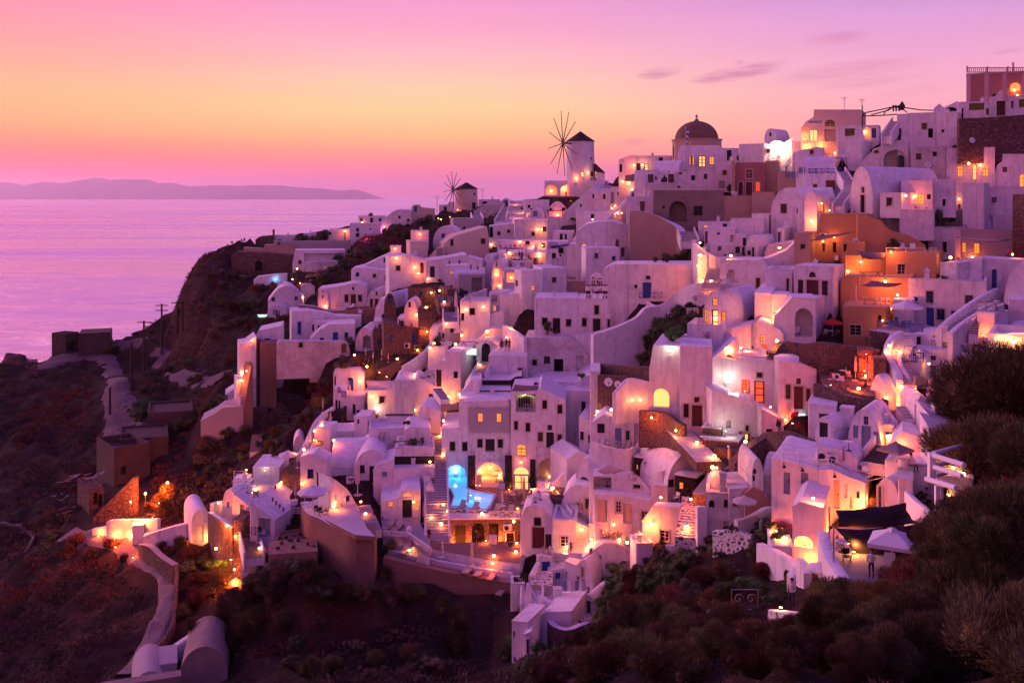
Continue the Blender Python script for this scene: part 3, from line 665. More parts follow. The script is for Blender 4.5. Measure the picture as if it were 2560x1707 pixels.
H('white curved block at the edge with a narrow slit window',1912,2300,1120,1460,0,L=6,D=143,roof='n',prof=[(1912,1300),(1930,1230),(1980,1190),(1984,1120),(2300,1120)],ops=[(2150,1318,2230,1440,'Wfal')])
H('white upper room above the curved edge block',1984,2300,1035,1125,0,L=5,D=145)
H('round-shouldered white house against the rubble wall',2088,2320,838,1045,0,L=5,D=146,roof='v',rise=2.5)
H('long barrel-vaulted white chapel house with a slit window over its door',492,712,1240,1732,34,s=1372,roof='v',rise=4.6,ops=[(604,1443,629,1496,'Wks'),(592,1520,633,1690,'Dks'),(1022,1418,1094,1462,'Wfa!')],D=136,bev=.14,ext=1)
H('white block with a square window in front of the barrel-vaulted chapel',782,990,1497,1745,22,L=5,D=133,ext=0,roof='n',ops=[(848,1545,906,1628,'Wks')])
H('white terrace wing lit by a lamp under its canvas awning',990,1300,1380,1660,0,L=5,D=136,ext=1,roof='n',ops=[(1012,1515,1102,1645,'Dt'),(1155,1512,1218,1612,'Wkl'),(1245,1512,1282,1562,'Wk')])
H('plain white house wing with a plant climbing beside it',1300,1530,1365,1670,0,L=6,D=138,ext=1,roof='n',ops=[(1398,1560,1430,1632,'Hk')])
H('tall white pier block with a heart-shaped vent',1592,1805,1402,1668,8,L=5,D=136,roof='n')
H('long white wall house behind the heart vent pier',1805,2300,1440,1670,0,L=5,D=138,roof='f')
H('blue-railed white house with a framed window under the market lane',50,350,1300,1600,8,L=7,D=150,roof='f',ops=[(255,1378,346,1468,'Wts')])
H('low violet-shaded vault behind the blue railing',30,345,1140,1262,0,L=6,D=154,roof='h',rise=2.4)
H('white slope-roofed house under the market terrace wall',-40,240,1050,1180,0,L=6,D=158,roof='n',prof=[(-40,1095),(60,1075),(160,1052),(240,1060)])
H('low vaulted white house next to the log pergola',-20,320,1445,1600,0,L=6,D=146,roof='h',rise=1.6)
H('small white round-topped chimney house by the blue stair',45,165,1475,1840,25,L=4,s=350,D=140,roof='v',rise=1.4,ops=[(188,1608,240,1680,'Wml!')])
steps('white stair with cobalt rails climbing to the market lane',(480,1440),(395,1290),10,1.3,146,151)
steps('grey stair beside the barrel-vaulted chapel',(375,1650),(480,1500),9,1.3,139,144)
at('by the lamp-lit restaurant house with the fanlight');lamp(1765,1225,90);lamp(1640,1212,60);lamp(1700,1320,30)
at('on the terrace of the lamp-lit restaurant house');it('uo',1600,1360,w=190,h=165);it('pers',1722,1375,c='shirt');it('table',1785,1378);it('pot',1452,1345,h=26);it('pot',1530,1360,h=14);it('pot',1640,1355,h=12);it('pot',1820,1365,h=10)
at('under the awning in front of the barrel-vaulted chapel');lamp(1130,1530,120);lamp(1003,1525,50)
it('pot',965,1500,h=30);it('pot',1135,1640,h=24);it('pot',1240,1655,h=18);it('pot',985,1655,h=10);it('vine',1362,1650,h=230);it('pot',1560,1650,h=60);it('pot',1622,1660,h=24);it('chair',1450,1660,c='wood')
at('on the wall by the heart vent pier');lamp(1560,1560,60);it('pot',1690,1400,h=12)
at('beside the mansion windows');lamp(2102,497,60);lamp(2132,545,25)
at('on the terrace below the mansion');it('uo',1765,690,w=200,h=190)
at('under the shaded arch of the sweeping wall house');it('uo',845,1243,w=265,h=92);it('tank',985,1242)
at('on the stained white block');it('dish',1248,1225,r=33);at('in front of the rubble retaining wall');it('dish',1685,985,r=28);at('on the lane wall near the market');it('dish',820,800,r=24);at('by the plant-hung white wing');it('dish',1442,1450,r=26)
at('below the market front');lamp(345,1110,40);lamp(40,960,110);lamp(640,900,30);it('uo',415,1240,w=140,h=130)
at('in front of the market doors');lamp(60,985,420,'h');lamp(200,985,300,'h');it('pers',213,1000,c='dark');lamp(300,960,30)
at('along the cobalt railing');it('railb',90,1305,x2=340,h=44);it('railb',362,1295,x2=405,h=44);it('railb',-10,1310,x2=46,h=60)
at('on the rubble wall');it('bush',1515,1040,h=70,leaf=1);it('bush',1780,1030,h=55,leaf=1)
at('at the market roof');it('ivy',370,690,w=470,h=70);it('bush',20,830,h=90,leaf=0)
at('on the roofs beside the market');it('mast',434,684,h=118);it('mast2',606,690,h=105)
at('on the edge terrace');it('uc',1898,1440,h=150)
T(2000,450)
H('ochre cave house with a satellite dish and small shuttered windows',90,640,335,745,10,L=9,D=130,m='y',roof='n',prof=[(90,520),(200,500),(205,335),(570,335),(640,345)],ops=[(218,622,246,700,'Dk'),(320,612,356,710,'Dk'),(428,628,458,705,'Wkl')],cat='house')
H('ochre side block with one small dark window at its corner',-60,92,520,765,10,L=7,D=129,m='t',roof='n',ops=[(2,628,52,676,'Wk')])
H('sweeping ochre slope wall running down from the dish',560,1230,335,720,-4,L=8,D=128.5,m='y',roof='n',prof=[(560,335),(640,345),(700,368),(800,405),(850,470),(940,520),(1080,550),(1170,600),(1230,640)])
H('small ochre kitchen block with a window below the dish',410,640,605,756,5,L=3,D=126.5,m='y',roof='n',ops=[(428,628,460,704,'Wk')])
H('ochre sun-deck house with lattice rail and two white loungers',842,1335,710,975,8,L=7,D=120,m='y',roof='n',ops=[(955,825,1030,922,'Wfs')])
H('ochre lounge terrace block with cushions and a fringe of lattice',420,845,1245,1590,6,L=8,D=111,m='y',roof='n',ops=[(487,1420,600,1522,'Wfs'),(765,1325,800,1375,'Wk'),(870,1240,890,1290,'Wk')])
H('tall ochre back wall behind the shade sails',395,1100,945,1300,4,L=8,D=116.5,m='y',roof='n',prof=[(395,1000),(440,945),(700,950),(1000,965),(1100,950)])
H('deep ochre recess wall by the wooden bench',440,850,745,950,4,L=4,D=124,m='y',roof='n')
H('white two-storey house with maroon shutters and an arched fanlight',-60,330,845,1160,14,s=432,roof='n',D=118,ops=[(62,980,182,1155,'Dms'),(-20,978,32,1120,'Wms'),(214,988,272,1135,'Wms'),(88,900,156,955,'Wma')],L=8)
H('white arched porch under the maroon-shuttered house',-110,165,1155,1568,14,s=335,roof='n',D=115,ops=[(-60,1250,128,1535,'Na4')],L=6)
H('white house with deep blue windows and air conditioner on the stairway terrace',1062,1830,975,1440,2,L=8,D=113,roof='f',ops=[(1235,1088,1305,1205,'Wbs'),(1240,1250,1312,1432,'Db'),(1340,1262,1418,1372,'Wbs'),(1618,1130,1695,1225,'Wbs'),(1480,1280,1550,1400,'Wb')])
H('angled white block with peeling plaster on the blue-window house roof',1535,1790,770,1012,0,L=5,D=119,m='w',roof='n',prof=[(1535,810),(1790,768)])
H('white side wing with flaking limewash beside the roof terrace',1372,1538,812,1012,22,L=5,D=117,roof='n',m='o')
H('long white wall house with a blue barred gate on its roof',1790,2300,770,1060,0,L=6,D=118,roof='n',ops=[(1880,875,1927,1060,'Db')],prof=[(1790,768),(2300,800)])
H('white house with dark bay doorway under the horned parapet',1252,1520,468,760,18,L=6,D=133,roof='f',ops=[(1398,605,1440,710,'Wk'),(1445,585,1482,640,'Sw'),(1228,455,1262,520,'Wb')])
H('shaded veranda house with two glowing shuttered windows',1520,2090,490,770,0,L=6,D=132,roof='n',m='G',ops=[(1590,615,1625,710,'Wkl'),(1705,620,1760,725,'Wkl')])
H('wide smooth barrel vault with a small blue door in its gable',1610,1740,380,560,30,s=2060,roof='v',rise=2.4,D=137,ops=[(1632,410,1686,500,'Db')])
H('long white terrace wall above the smooth barrel vault',1210,1845,300,470,0,L=7,D=141,roof='n',prof=[(1210,455),(1290,340),(1330,300),(1645,295),(1845,300)])
H('bare white block at the edge above the veranda',1840,2135,198,345,0,L=6,D=141,roof='n')
H('white stepped block with rendered side above the round vault',1890,2140,342,560,-6,L=6,D=139,roof='n')
wallp('brown stone tower edge at the picture margin',[(2140,140,760),(2400,135,760)],3.0,'r',D=130,cap='G')
H('white cubic house with a planter below the chapel terrace',975,1310,290,520,2,L=7,D=131.5,ext=1,roof='n')
H('white wing with potted cactus shading its corner',780,978,262,480,8,L=6,D=137,roof='n')
H('white block with an uplit sconce beside the plank stair',1728,1910,1300,1560,20,s=2050,roof='n',D=100,L=5)
H('white plunge-pool house behind glass panels',2040,2420,1180,1420,4,L=6,D=103,roof='n',par=.3)
H('white arched cellar front right of the sconce block',1985,2400,1420,1560,0,L=4,D=98,roof='v',rise=1.6)
H('white round-fronted house with a porthole at the edge',1990,2420,810,1190,6,L=7,D=108,roof='v',rise=5)
H('small white house with a blue door beside the parasol terrace',912,1100,1178,1480,6,s=1232,roof='n',D=113,L=5,ops=[(1112,1232,1152,1440,'Db!')])
terrace('cobalt-railed white terrace with blue chairs and a white parasol',[(755,1450),(1085,1500),(1330,1440),(1180,1400),(900,1385)],D=108,m='w',flm='flr')
wallp('white stair wall sweeping down to the white gate',[(1360,1460,1500,101),(1460,1360,1480,104),(1640,1220,1400,108),(1850,1090,1300,113),(1930,1060,1200,116)],.5,'w')
wallp('outer white stair wall with glass panels above',[(1470,1500,1590,97),(1560,1420,1560,99),(1720,1310,1500,102),(1930,1180,1400,106)],.5,'w')
steps('stone stair between two white sweeping walls near the glass pool',(1420,1500),(1890,1110),16,2.0,101,116,side=False)
steps('narrow plank stair beside the uplit sconce',(1700,1520),(1722,1330),9,.9,99,103,side=False,tread='wood')
wallp('dark lava retaining wall under the ochre parasol',[(680,1465,1600),(780,1480,1600),(890,1500,1610)],.6,'s',D=105,cap='w')
at('on the deck of the ochre sun-deck house');it('loung',1000,690,c='wfab');it('loung',1105,695,c='wfab');it('railx',845,712,x2=1230,h=48,c='f');it('railx',1275,715,x2=1335,h=50,c='f');lamp(898,706,140);lamp(600,800,200);lamp(340,560,60);lamp(230,600,60)
at('in front of the ochre cave house');it('dish',543,600,r=30);it('ac',225,548);it('lounge2',355,740,c='wfab');it('lounge2',430,760,c='wfab');it('sail',0,0,pts=[(95,598),(540,505),(190,545)],D=127,c='gfab');it('sail',0,0,pts=[(562,690),(840,712),(835,775),(608,772)],D=121.5,c='gfab');it('post',584,945,h=165)
at('on the bench terrace between ochre walls');it('bench',690,945);lamp(475,893,200);it('pot',825,940,h=30,leaf=0)
at('over the ochre lounge terrace');it('sail',0,0,pts=[(590,1035),(700,985),(1010,1012),(935,1040)],D=112.5,c='gfab');lamp(838,993,420);lamp(955,1163,160);it('post',551,1200,h=165);it('post',940,1180,h=140)
it('railx',445,1250,x2=840,h=60,c='f');it('lowt',635,1215);it('lowt',735,1215);it('pot',870,1205,h=22);it('cushion',745,1160);it('cushion',810,1165);it('cushion',865,1170);lamp(815,1372,25);lamp(880,1265,40)
at('beside the ochre lounge block');it('uo',318,1530,w=205,h=170,c='red');it('table',300,1540);it('chair',360,1540,c='wood');it('chair',240,1540,c='fab');it('uo',705,1450,w=80,h=40,c='gfab')
at('on the lane below the veranda house');lamp(1690,755,150);lamp(1475,797,70);lamp(2080,765,90);it('pers',2050,770,c='red');it('bush',1410,815,h=55,leaf=1);it('pot',1555,700,h=36);it('bush',1345,770,h=60,leaf=0)
it('sail',0,0,pts=[(1455,548),(1520,555),(2080,585),(1980,600),(1700,585)],D=130,c='fab')
at('beside the white wing');it('bush',835,480,h=80,leaf=0);it('bush',905,500,h=120,leaf=0)
at('below the small lamp-lit chimney house');lamp(130,402,260);lamp(182,230,20);lamp(260,300,30);it('pot',530,285,h=20);it('pot',490,240,h=30)
at('on the blue-window house');it('ac',1135,1168);it('uo',1045,1440,w=310,h=215);it('chairb',880,1450);it('chairb',1000,1455);it('chairb',930,1420);it('railp',757,1450,x2=1085,h=70,c='b');it('railp',1085,1490,x2=1200,h=75,c='b');it('uc',1980,1170,h=170)
at('on the wall of the sconce block');lamp(1812,1400,80,'h');lamp(1812,1420,80,'h')
at('on the lower roof by the white gate');it('dish',1295,1560,r=46);it('uc',1115,1620,h=170);it('gatew',1360,1490,x2=1440,h=65)
at('behind the glass pool');it('glassr',1735,1290,x2=2000,h=95);it('bush',1860,1510,h=30,leaf=0);it('table',1600,1540);it('chair',1530,1530,c='wmetal')

T(1480,250)
H('white house with three amber-lit openings in front of the dome',842,1240,447,660,6,L=9,D=187,roof='n',ops=[(952,555,998,634,'Wml'),(1042,547,1112,656,'DtL'),(1150,558,1194,632,'Wml')],prof=[(842,520),(862,460),(880,445),(1240,447)])
H('plain white parapet house right of the dome',1240,1440,474,600,0,L=6,D=186,roof='n',ops=[(1418,545,1440,590,'Hk')])
H('bright white cube beside the floodlit lane',1440,1690,432,600,12,L=6,D=179,roof='f')
H('small rounded white house with a pergola terrace on the skyline',1690,1805,282,400,28,s=1935,roof='v',rise=1.9,D=182,ops=[(1738,316,1758,358,'Wk')])
H('floodlit white lane wall with scalloped top',1680,1965,400,605,0,L=2,D=176,roof='n',prof=[(1680,412),(1740,440),(1760,408),(1815,400),(1850,408),(1880,420),(1965,378)])
H('violet-grey wall house with a small notice board',1955,2200,408,580,0,L=5,D=174,roof='n',m='w')
H('white slope-topped house under the blue lane stair',1965,2250,470,700,0,L=5,D=170,roof='n',prof=[(1965,520),(2060,490),(2200,470),(2250,472)])
H('white cave house with a small hatch behind cobalt railings',2060,2260,550,680,0,L=5,D=166,roof='h',rise=2.2)
H('rough brown lane wall under the cobalt railings',1820,2095,700,870,0,L=4,D=163,roof='n',m='t')
H('white block right of the rough brown lane wall',2085,2260,715,900,0,L=4,D=161,roof='n')
H('long pink-lit white wall house under the dome terrace',805,1370,600,888,4,L=7,D=177,roof='n',prof=[(805,705),(940,700),(945,662),(1215,660),(1240,610),(1340,600),(1350,560),(1402,555)],ops=[(1096,724,1130,775,'Wk'),(835,842,868,865,'Wt')])
H('faded rose house with a small arched window and one glowing shutter',1382,1700,615,935,4,L=7,D=169,roof='n',m='p',ops=[(1508,682,1574,768,'Wfas'),(1436,805,1478,925,'Dms'),(1508,805,1570,932,'Dms'),(1602,805,1645,898,'Wmlrs')])
H('grey pilaster block framing the faded rose house',1365,1400,600,935,4,L=6,D=168.8,roof='n',m='t')
H('tall tan wall right of the faded rose house',1698,1825,596,930,4,L=7,D=169,roof='n',m='t')
H('white restaurant house with two bright wall lamps by the dome',430,775,548,692,4,L=7,D=196,roof='f',ops=[(433,620,478,690,'Dk'),(512,622,552,690,'DkL')])
H('white house with a domed chimney pot on the skyline',262,430,580,710,0,L=6,D=199,roof='n',prof=[(262,588),(330,560),(380,545),(430,545)],ops=[(270,632,296,708,'Dk')])
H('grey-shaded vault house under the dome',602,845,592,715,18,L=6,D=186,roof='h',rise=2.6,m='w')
H('white canopy terrace house with railings',415,640,692,780,0,L=5,D=186,roof='f')
H('white balcony house with two stone lattice panels and bells',512,808,808,905,0,L=5,D=180,roof='n')
H('narrow white stepped house left of the bells',412,520,745,950,12,L=6,D=182,roof='n')
H('white planter terrace with a potted olive tree',336,605,948,1110,4,L=5,D=172,roof='n')
H('ruined grey captain house with a blocked arch and shuttered bay',602,1285,888,1205,3,L=7,D=165,roof='n',m='g',ops=[(758,992,930,1190,'Na3'),(690,1035,714,1064,'Wk'),(998,1040,1082,1132,'Sk'),(972,998,998,1180,'Na1')],bev=.05)
H('blotched rendered wall right of the ruined captain house',1283,1572,940,1200,3,L=6,D=164,roof='n',m='t',bev=.05)
H('tan buttress wall descending beside the white vault',1570,1780,905,1290,6,L=5,D=161,roof='n',m='t',bev=.05)
H('big white barrel-vaulted house with two dark square windows',1752,2118,860,1310,10,s=2420,roof='v',rise=4.0,D=152,ops=[(1850,1020,1908,1108,'Wks'),(2006,1056,2037,1112,'Wk')],L=9,bev=.14)
H('small dark-doored white house with a balcony stub below the barrel house',1812,1885,1260,1415,8,s=2010,L=4,D=146,roof='n',ops=[(1820,1296,1852,1405,'Dbs')])
H('white house with little twin-lobed chimney',1100,1395,1255,1420,4,L=5,D=148,roof='n',ops=[(1102,1288,1134,1408,'Dt'),(1225,1300,1255,1318,'Wk')])
H('white lower room with a brown shutter under the twin-lobed chimney',1165,1345,1412,1520,4,L=5,D=145,roof='n',ops=[(1232,1432,1270,1482,'St')])
H('white house with tall dark doors and outside stair rail',1345,1515,1318,1530,2,L=6,D=147,roof='n',ops=[(1344,1316,1392,1390,'Hk'),(1478,1350,1510,1430,'Dk'),(1405,1436,1450,1500,'Wk'),(1470,1440,1495,1520,'Dk')])
H('low flat white roof house under the tan wall',1040,1370,1200,1330,0,L=7,D=153,roof='f')
H('white cube with a cracked parapet',1360,1680,1165,1322,6,L=6,D=151,roof='f')
H('small tilted white roof room',1565,1730,1118,1240,10,L=5,D=154,roof='n')
H('white vaulted porch house with black shutters',1510,1625,1325,1570,28,s=1800,roof='v',rise=1.8,D=145,ops=[(1520,1475,1558,1520,'Wk'),(1565,1445,1590,1560,'Dk')],L=6)
H('white stepped lane house glowing near its base',1690,2010,1405,1600,0,L=5,D=142,roof='n',prof=[(1690,1500),(1720,1430),(1820,1410),(2010,1380)])
wallp('curving old plaster wall with a white coping beside the ruin',[(362,1080,1600,160),(470,1085,1600,160),(600,1120,1600,160),(760,1190,1610,159),(860,1250,1600,157),(895,1320,1560,155)],1.2,'t',cap='w')
H('brown plaster ruin wall with a shuttered doorway',355,895,1240,1660,0,L=4,D=160.5,roof='n',m='r',prof=[(355,1100),(450,1130),(600,1200),(760,1270),(895,1330)],ops=[(500,1372,555,1470,'Wt'),(600,1465,645,1560,'Dk')],bev=0)
H('large smooth white dome-backed house with brown shutters',-160,455,1195,1600,0,L=12,D=165,roof='n',prof=[(-160,1300),(-60,1220),(60,1195),(220,1195),(330,1235),(400,1310),(455,1390)],ops=[(230,1368,262,1450,'St'),(284,1445,320,1535,'Dt')])
H('white cube with a single blue window and sloping roof edge',-60,270,1450,1650,-8,L=6,D=157,roof='n',ops=[(22,1500,60,1552,'Wb')])
H('white house cluster with twin gables and grey windows',-60,200,870,1060,14,L=7,D=205,roof='n',prof=[(-60,960),(-60,880),(0,860),(60,900),(105,870),(150,868),(200,900)],ops=[(2,922,22,965,'Wk'),(106,922,132,972,'Wk')])
H('white house with a grey door and flat agave roof',180,345,850,1020,8,L=8,D=203,roof='f',ops=[(182,905,214,1015,'De'),(246,904,262,932,'Wk')])
H('low white vault with a small dark window',60,180,1032,1090,0,L=5,D=196,roof='v',rise=1.2,ops=[(130,1052,150,1080,'Wk')])
H('long white roof terrace under the four lane lamps',-80,215,1085,1210,4,L=8,D=186,roof='f')
wallp('white path wall rising past the four lamps',[(110,1190,1260,176),(210,1100,1180,182),(300,1010,1120,188),(395,890,1060,193)],.5,'w')
wallp('white slope wall with a narrow orange-lit alley',[(1005,1400,1600,139),(1040,1430,1640,138),(1110,1480,1680,137),(1250,1540,1700,136),(1395,1510,1640,140)],.5,'w')
H('narrow white pier beside the orange alley',975,1032,1378,1640,0,L=2,D=142,roof='n')
H('white gate pier with orange glow beneath',1035,1120,1515,1660,6,L=3,D=138,roof='n')
steps('worn stone steps below the curving plaster wall',(960,1400),(920,1290),7,2.4,149,155,m='o')
# domed church
def domed_church():
 D=193;c=pt(*u(1025,600),D);sc=D/F/3.92;r=(1268-782)/2*sc;z=lambda y:(600-y)*sc
 root=empty('domed_church',c);tag(root,'stone church with a great dark round dome and iron finial on the ridge','church')
 bm=bmesh.new();lathe(bm,[(r,-6),(r,z(400)),(r+.2,z(400)),(r+.2,z(388)),(0,z(388))],8,a0=R(22.5),a1=R(382.5));obj('drum',bm,M['t'],root)
 for k in range(8):
  bm=bmesh.new();an=R(45*k);bx=r*.93
  q=Matrix.Rotation(an,4,'Z');v=box(bm,-.35,.35,-bx-.06,-bx+.2,z(575),z(462));bmesh.ops.transform(bm,matrix=q,verts=bm.verts);obj('window',bm,M['dwood'],root)
 rd=(1230-810)/2*sc;hd=(388-208)*sc;bm=bmesh.new();lathe(bm,[(rd,z(390))]+[(rd*math.cos(t_),z(388)+hd*math.sin(t_))for t_ in[math.pi/2*i/14 for i in range(15)]],40)
 obj('dome',bm,mat('weathered maroon dome',(.19,.10,.075),.85,(1.2,.4),[(.5,(.13,.07,.055),.8),(2,(.25,.15,.12),.4)]),root,smooth=50)
 bm=bmesh.new();lathe(bm,[(1.1*.6,z(208)-.2),(.45,z(200)),(.3,z(190)),(.12,z(183)),(.1,z(172)),(.28,z(166)),(.3,z(160)),(.1,z(153)),(.05,z(140))],10);obj('finial',bm,M['g'],root,smooth=50)
domed_church()
def belfry2():
 """bell wall between two pierced panels"""
 D=178.5;o=pt(*u(675,815),D);sc=D/F/3.92;X=lambda x:(x-675)*sc;Z=lambda y:(815-y)*sc
 root=empty('belfry',o);tag(root,'low bell wall with two dark bells between pierced brown panels','belfry')
 bm=bmesh.new();box(bm,X(550),X(602),0,.4,Z(812),Z(728));obj('panel',bm,M['r'],root);bm=bmesh.new();box(bm,X(745),X(803),0,.4,Z(812),Z(728));obj('panel',bm,M['r'],root)
 bm=bmesh.new();box(bm,X(602),X(745),.1,.3,Z(735),Z(728));box(bm,X(598),X(606),0,.4,Z(812),Z(728));box(bm,X(741),X(749),0,.4,Z(812),Z(728));box(bm,X(550),X(803),0,.4,Z(820),Z(812));box(bm,X(668),X(676),0,.4,Z(812),Z(728));obj('frame',bm,M['w'],root)
 for cx_,w_ in((628,12),(712,16)):
  bm=bmesh.new();r=w_*sc;lathe(bm,[(r*1.15,Z(782)),(r*.95,Z(776)),(r*.65,Z(760)),(r*.5,Z(748)),(.06,Z(742)),(.05,Z(734))],10,(X(cx_),.2));obj('bell',bm,M['metal'],root,smooth=50)
 bm=bmesh.new();box(bm,X(753),X(758),.1,.2,Z(728),Z(685));box(bm,X(742),X(769),.1,.2,Z(708),Z(700));obj('cross',bm,M['c'],root)
belfry2()
at('by the restaurant house near the dome');lamp(412,640,130);lamp(494,638,110);it('uc',232,740,h=115,c='red');it('pot',285,745,h=20)
at('along the floodlit lane');lamp(1750,520,1500,'wh');lamp(1830,500,1500,'wh');lamp(1910,490,900,'h');lamp(2078,375,60,'h')
it('railb',1725,600,x2=1935,h=60,dy=-62);it('railb',1940,600,x2=2000,h=100);it('railb',1825,700,x2=1895,h=48);it('railb',1900,765,x2=2012,h=58);it('railb',1900,690,x2=1965,h=60,dy=-95);it('railb',2125,720,x2=2200,h=45)
at('at the canopy terrace');it('awn',0,0,pts=[(325,740),(415,725),(420,800),(318,795)],D=188,c='gfab');lamp(360,815,60);lamp(393,878,45);lamp(300,800,30);lamp(20,715,80);it('railw',285,790,x2=320,h=60)
at('on the planter terrace');it('tree',568,975,h=125,w=110);it('pers',395,1050,c='dark');it('pers',422,1052,c='dark');it('pot',578,1010,h=30);it('box',520,1005)
at('where four lamps light the lane steps');lamp(196,1062,45);lamp(240,1062,45);lamp(228,1106,45);lamp(268,1108,45);it('pot',250,860,h=30,leaf=2);it('pot',305,850,h=30,leaf=2);it('pot',262,1000,h=45,leaf=2)
at('in front of the faded rose house');it('pot',1350,930,h=120,leaf=0);it('gater',1245,870,x2=1298,h=75);it('box',1395,930)
at('on the dome terrace');it('pot',978,655,h=70,leaf=2);it('pot',1175,658,h=45,leaf=0);it('flag',921,640);it('uc',1024,650,h=150);it('pergo',1190,600,x2=1420,h=60)
at('on the skyline terrace of the small rounded house');it('pergo',1535,430,x2=1700,h=105)
at('on the side wall of the big barrel-vaulted house');lamp(2170,1185,150);lamp(1860,1480,50)
at('beside the brown plaster ruin');it('bush',860,1560,h=200,leaf=1);it('bush',740,1590,h=110,leaf=0);it('bush',930,1560,h=130,leaf=1);it('bush',620,1590,h=60,leaf=0)
at('in the orange alley');lamp(1065,1520,100);lamp(1360,1560,50);lamp(1050,1430,60)
at('by the dark doors');it('pot',1305,1520,h=60,leaf=1);it('railk',1350,1530,x2=1500,h=30)
at('at the mansion side of the lane');it('bush',1900,420,h=110,leaf=0);it('bush',2060,240,h=90,leaf=0);it('bush',2000,260,h=60,leaf=0);it('bush',2110,240,h=70,leaf=0)
at('below the market');it('bush',1700,400,h=35,leaf=0);it('bush',1790,430,h=50,leaf=0)

T(960,400)
H('long white terrace building with two amber arches under the big windmill',1572,2090,205,345,3,L=7,D=244,roof='f',ops=[(1582,245,1700,345,'Na2'),(1728,245,1862,350,'Na2')])
H('white block on the ridge right of the windmill terrace',2010,2200,205,330,0,L=6,D=240,roof='n')
H('white house with an inner courtyard below the twin arches',1365,1620,390,545,0,L=8,D=232,roof='f')
H('white vaulted cottage with a round vent and one lit window',1368,1560,465,580,6,L=7,D=222,roof='v',rise=3.2,ops=[(1392,516,1432,562,'Wwl'),(1458,500,1506,555,'De'),(1436,474,1454,490,'Wk')])
H('smooth white dome-roofed house by the lit pergola',1580,1820,408,575,0,L=9,D=226,roof='v',rise=5.5,ops=[(1590,500,1632,555,'Wwl')])
H('white slope wall house stepping up to the ridge',1760,2060,480,570,0,L=8,D=222,roof='n',prof=[(1760,520),(1850,430),(1940,360),(2000,290),(2060,280)])
H('white ridge house with a pointed roof and two grey windows',1990,2125,255,495,8,s=2300,L=7,D=216,roof='n',prof=[(1990,300),(2060,240),(2090,262),(2125,310)],ops=[(2040,335,2062,378,'Wk')])
H('white ridge house wing with a window',2120,2300,285,500,0,L=6,D=217,roof='v',rise=3,ops=[(2145,335,2168,382,'Wk')])
H('white arched bay with a tiny window near the ridge house',1870,2010,392,500,0,L=6,D=212,roof='v',rise=4,ops=[(1922,432,1938,465,'Wk')])
H('wide flat violet terrace block with a glowing half-round window',1885,2250,498,655,2,L=9,D=190,roof='f',ops=[(1988,572,2058,625,'Wwal')])
H('white low house with planter and potted tree',1600,1890,560,625,2,L=6,D=205,roof='f')
H('white curved retaining house with two wall lamps',1280,1660,585,830,-4,L=9,D=208,roof='n')
H('pale terrace house with a flat slab roof and posts',1660,1850,700,810,4,L=6,D=190,roof='n',ops=[(1722,722,1752,800,'Dk'),(1770,725,1792,780,'Wk')])
H('very large smooth barrel-vaulted white house',1780,2420,640,860,0,L=12,D=176,roof='v',rise=7,bev=.14)
H('white house with two deep blue windows and a curved parapet',1795,2200,820,1190,2,L=9,D=168,roof='n',prof=[(1795,838),(1900,815),(1990,830),(2050,855),(2200,850)],ops=[(1892,905,1934,975,'Wbs'),(2062,912,2096,965,'Wbs')])
H('white balcony block with blue lattice panels and a blue canopy',1595,1800,800,1050,0,L=6,D=170,roof='n',ops=[(1645,912,1685,962,'Wk'),(1718,922,1740,948,'Wl')])
H('broad white cube house with a sloping roof edge and slit window',1350,1560,1080,1380,-28,s=1275,L=7,D=152,roof='n',ops=[(1290,1180,1315,1238,'Wk!')])
H('long white windowless flank wall behind the belfry',1555,1790,1060,1350,-12,L=8,D=156,roof='n')
H('old brown flat rooftop walls behind the belfry',1560,2100,1190,1365,0,L=9,D=158,roof='f',m='t',prof=None)
H('white belfry house with a row of dark framed windows',1475,1895,1355,1840,2,L=9,D=142,roof='n',ops=[(1548,1555-30+20,1600,1620,'Wks'),(1655,1550,1725,1700,'Dks'),(1785,1560,1835,1632,'Wks')])
H('tall front bay of the belfry house',1890,2220,1362,1820,2,s=2420,L=8,D=141.5,roof='n',ops=[(2062,1425,2108,1515,'Wks'),(1940,1548,1985,1630,'Wks'),(2048,1555,2120,1695,'Dks'),(2190,1560,2230,1640,'Wks')])
H('tall sloping white gable house in front of the flank wall',1130,1340,1310,1460,0,L=6,D=153,roof='n',prof=[(1130,1325),(1335,1310)])
H('white terrace house with an iron-lattice corner balcony',1030,1175,1300,1540,14,L=6,D=154,roof='n',ops=[(1068,1425,1095,1485,'Wwal')])
H('white house with an amber-lit double door under a small gable',1060,1160,975,1190,12,s=1290,L=6,D=173,roof='v',rise=2.8,ops=[(1072,1062,1132,1148,'DwL'),(1095,1000,1108,1045,'Wk')])
H('white wall house with an arched orange-lit wing',1160,1380,1075,1240,4,L=6,D=170,roof='n',ops=[(1156,1080,1176,1160,'Wfal'),(1200,1100,1300,1200,'N1')])
H('white block with a small arched niche behind the tables',1255,1440,995,1110,0,L=5,D=178,roof='n',ops=[(1305,1002,1378,1075,'Na1')])
H('white restaurant terrace wall crowded with diners',1120,1595,905,1070,0,L=12,D=181,roof='n')
H('white upper restaurant deck wall with canopy posts',1110,1600,790,905,0,L=6,D=192,roof='n')
H('white ramp house below the big windmill stair',1030,1310,640,800,0,L=10,D=212,roof='n',prof=[(1030,650),(1290,620),(1310,640)],ops=[(1026,655,1068,760,'Hka')])
H('plain tan long house with two dark windows',585,1030,770,960,-8,L=9,D=196,roof='n',m='c',prof=[(585,820),(690,745),(1010,655),(1030,780)],ops=[(650,770,680,842,'Wk'),(948,768,995,822,'Wk'),(605,918,628,955,'Wk')])
H('tan house with two white-shuttered windows',255,430,800,978,-6,L=8,D=196,roof='n',m='c',ops=[(278,878,326,940,'Sw'),(350,884,388,955,'Sw')])
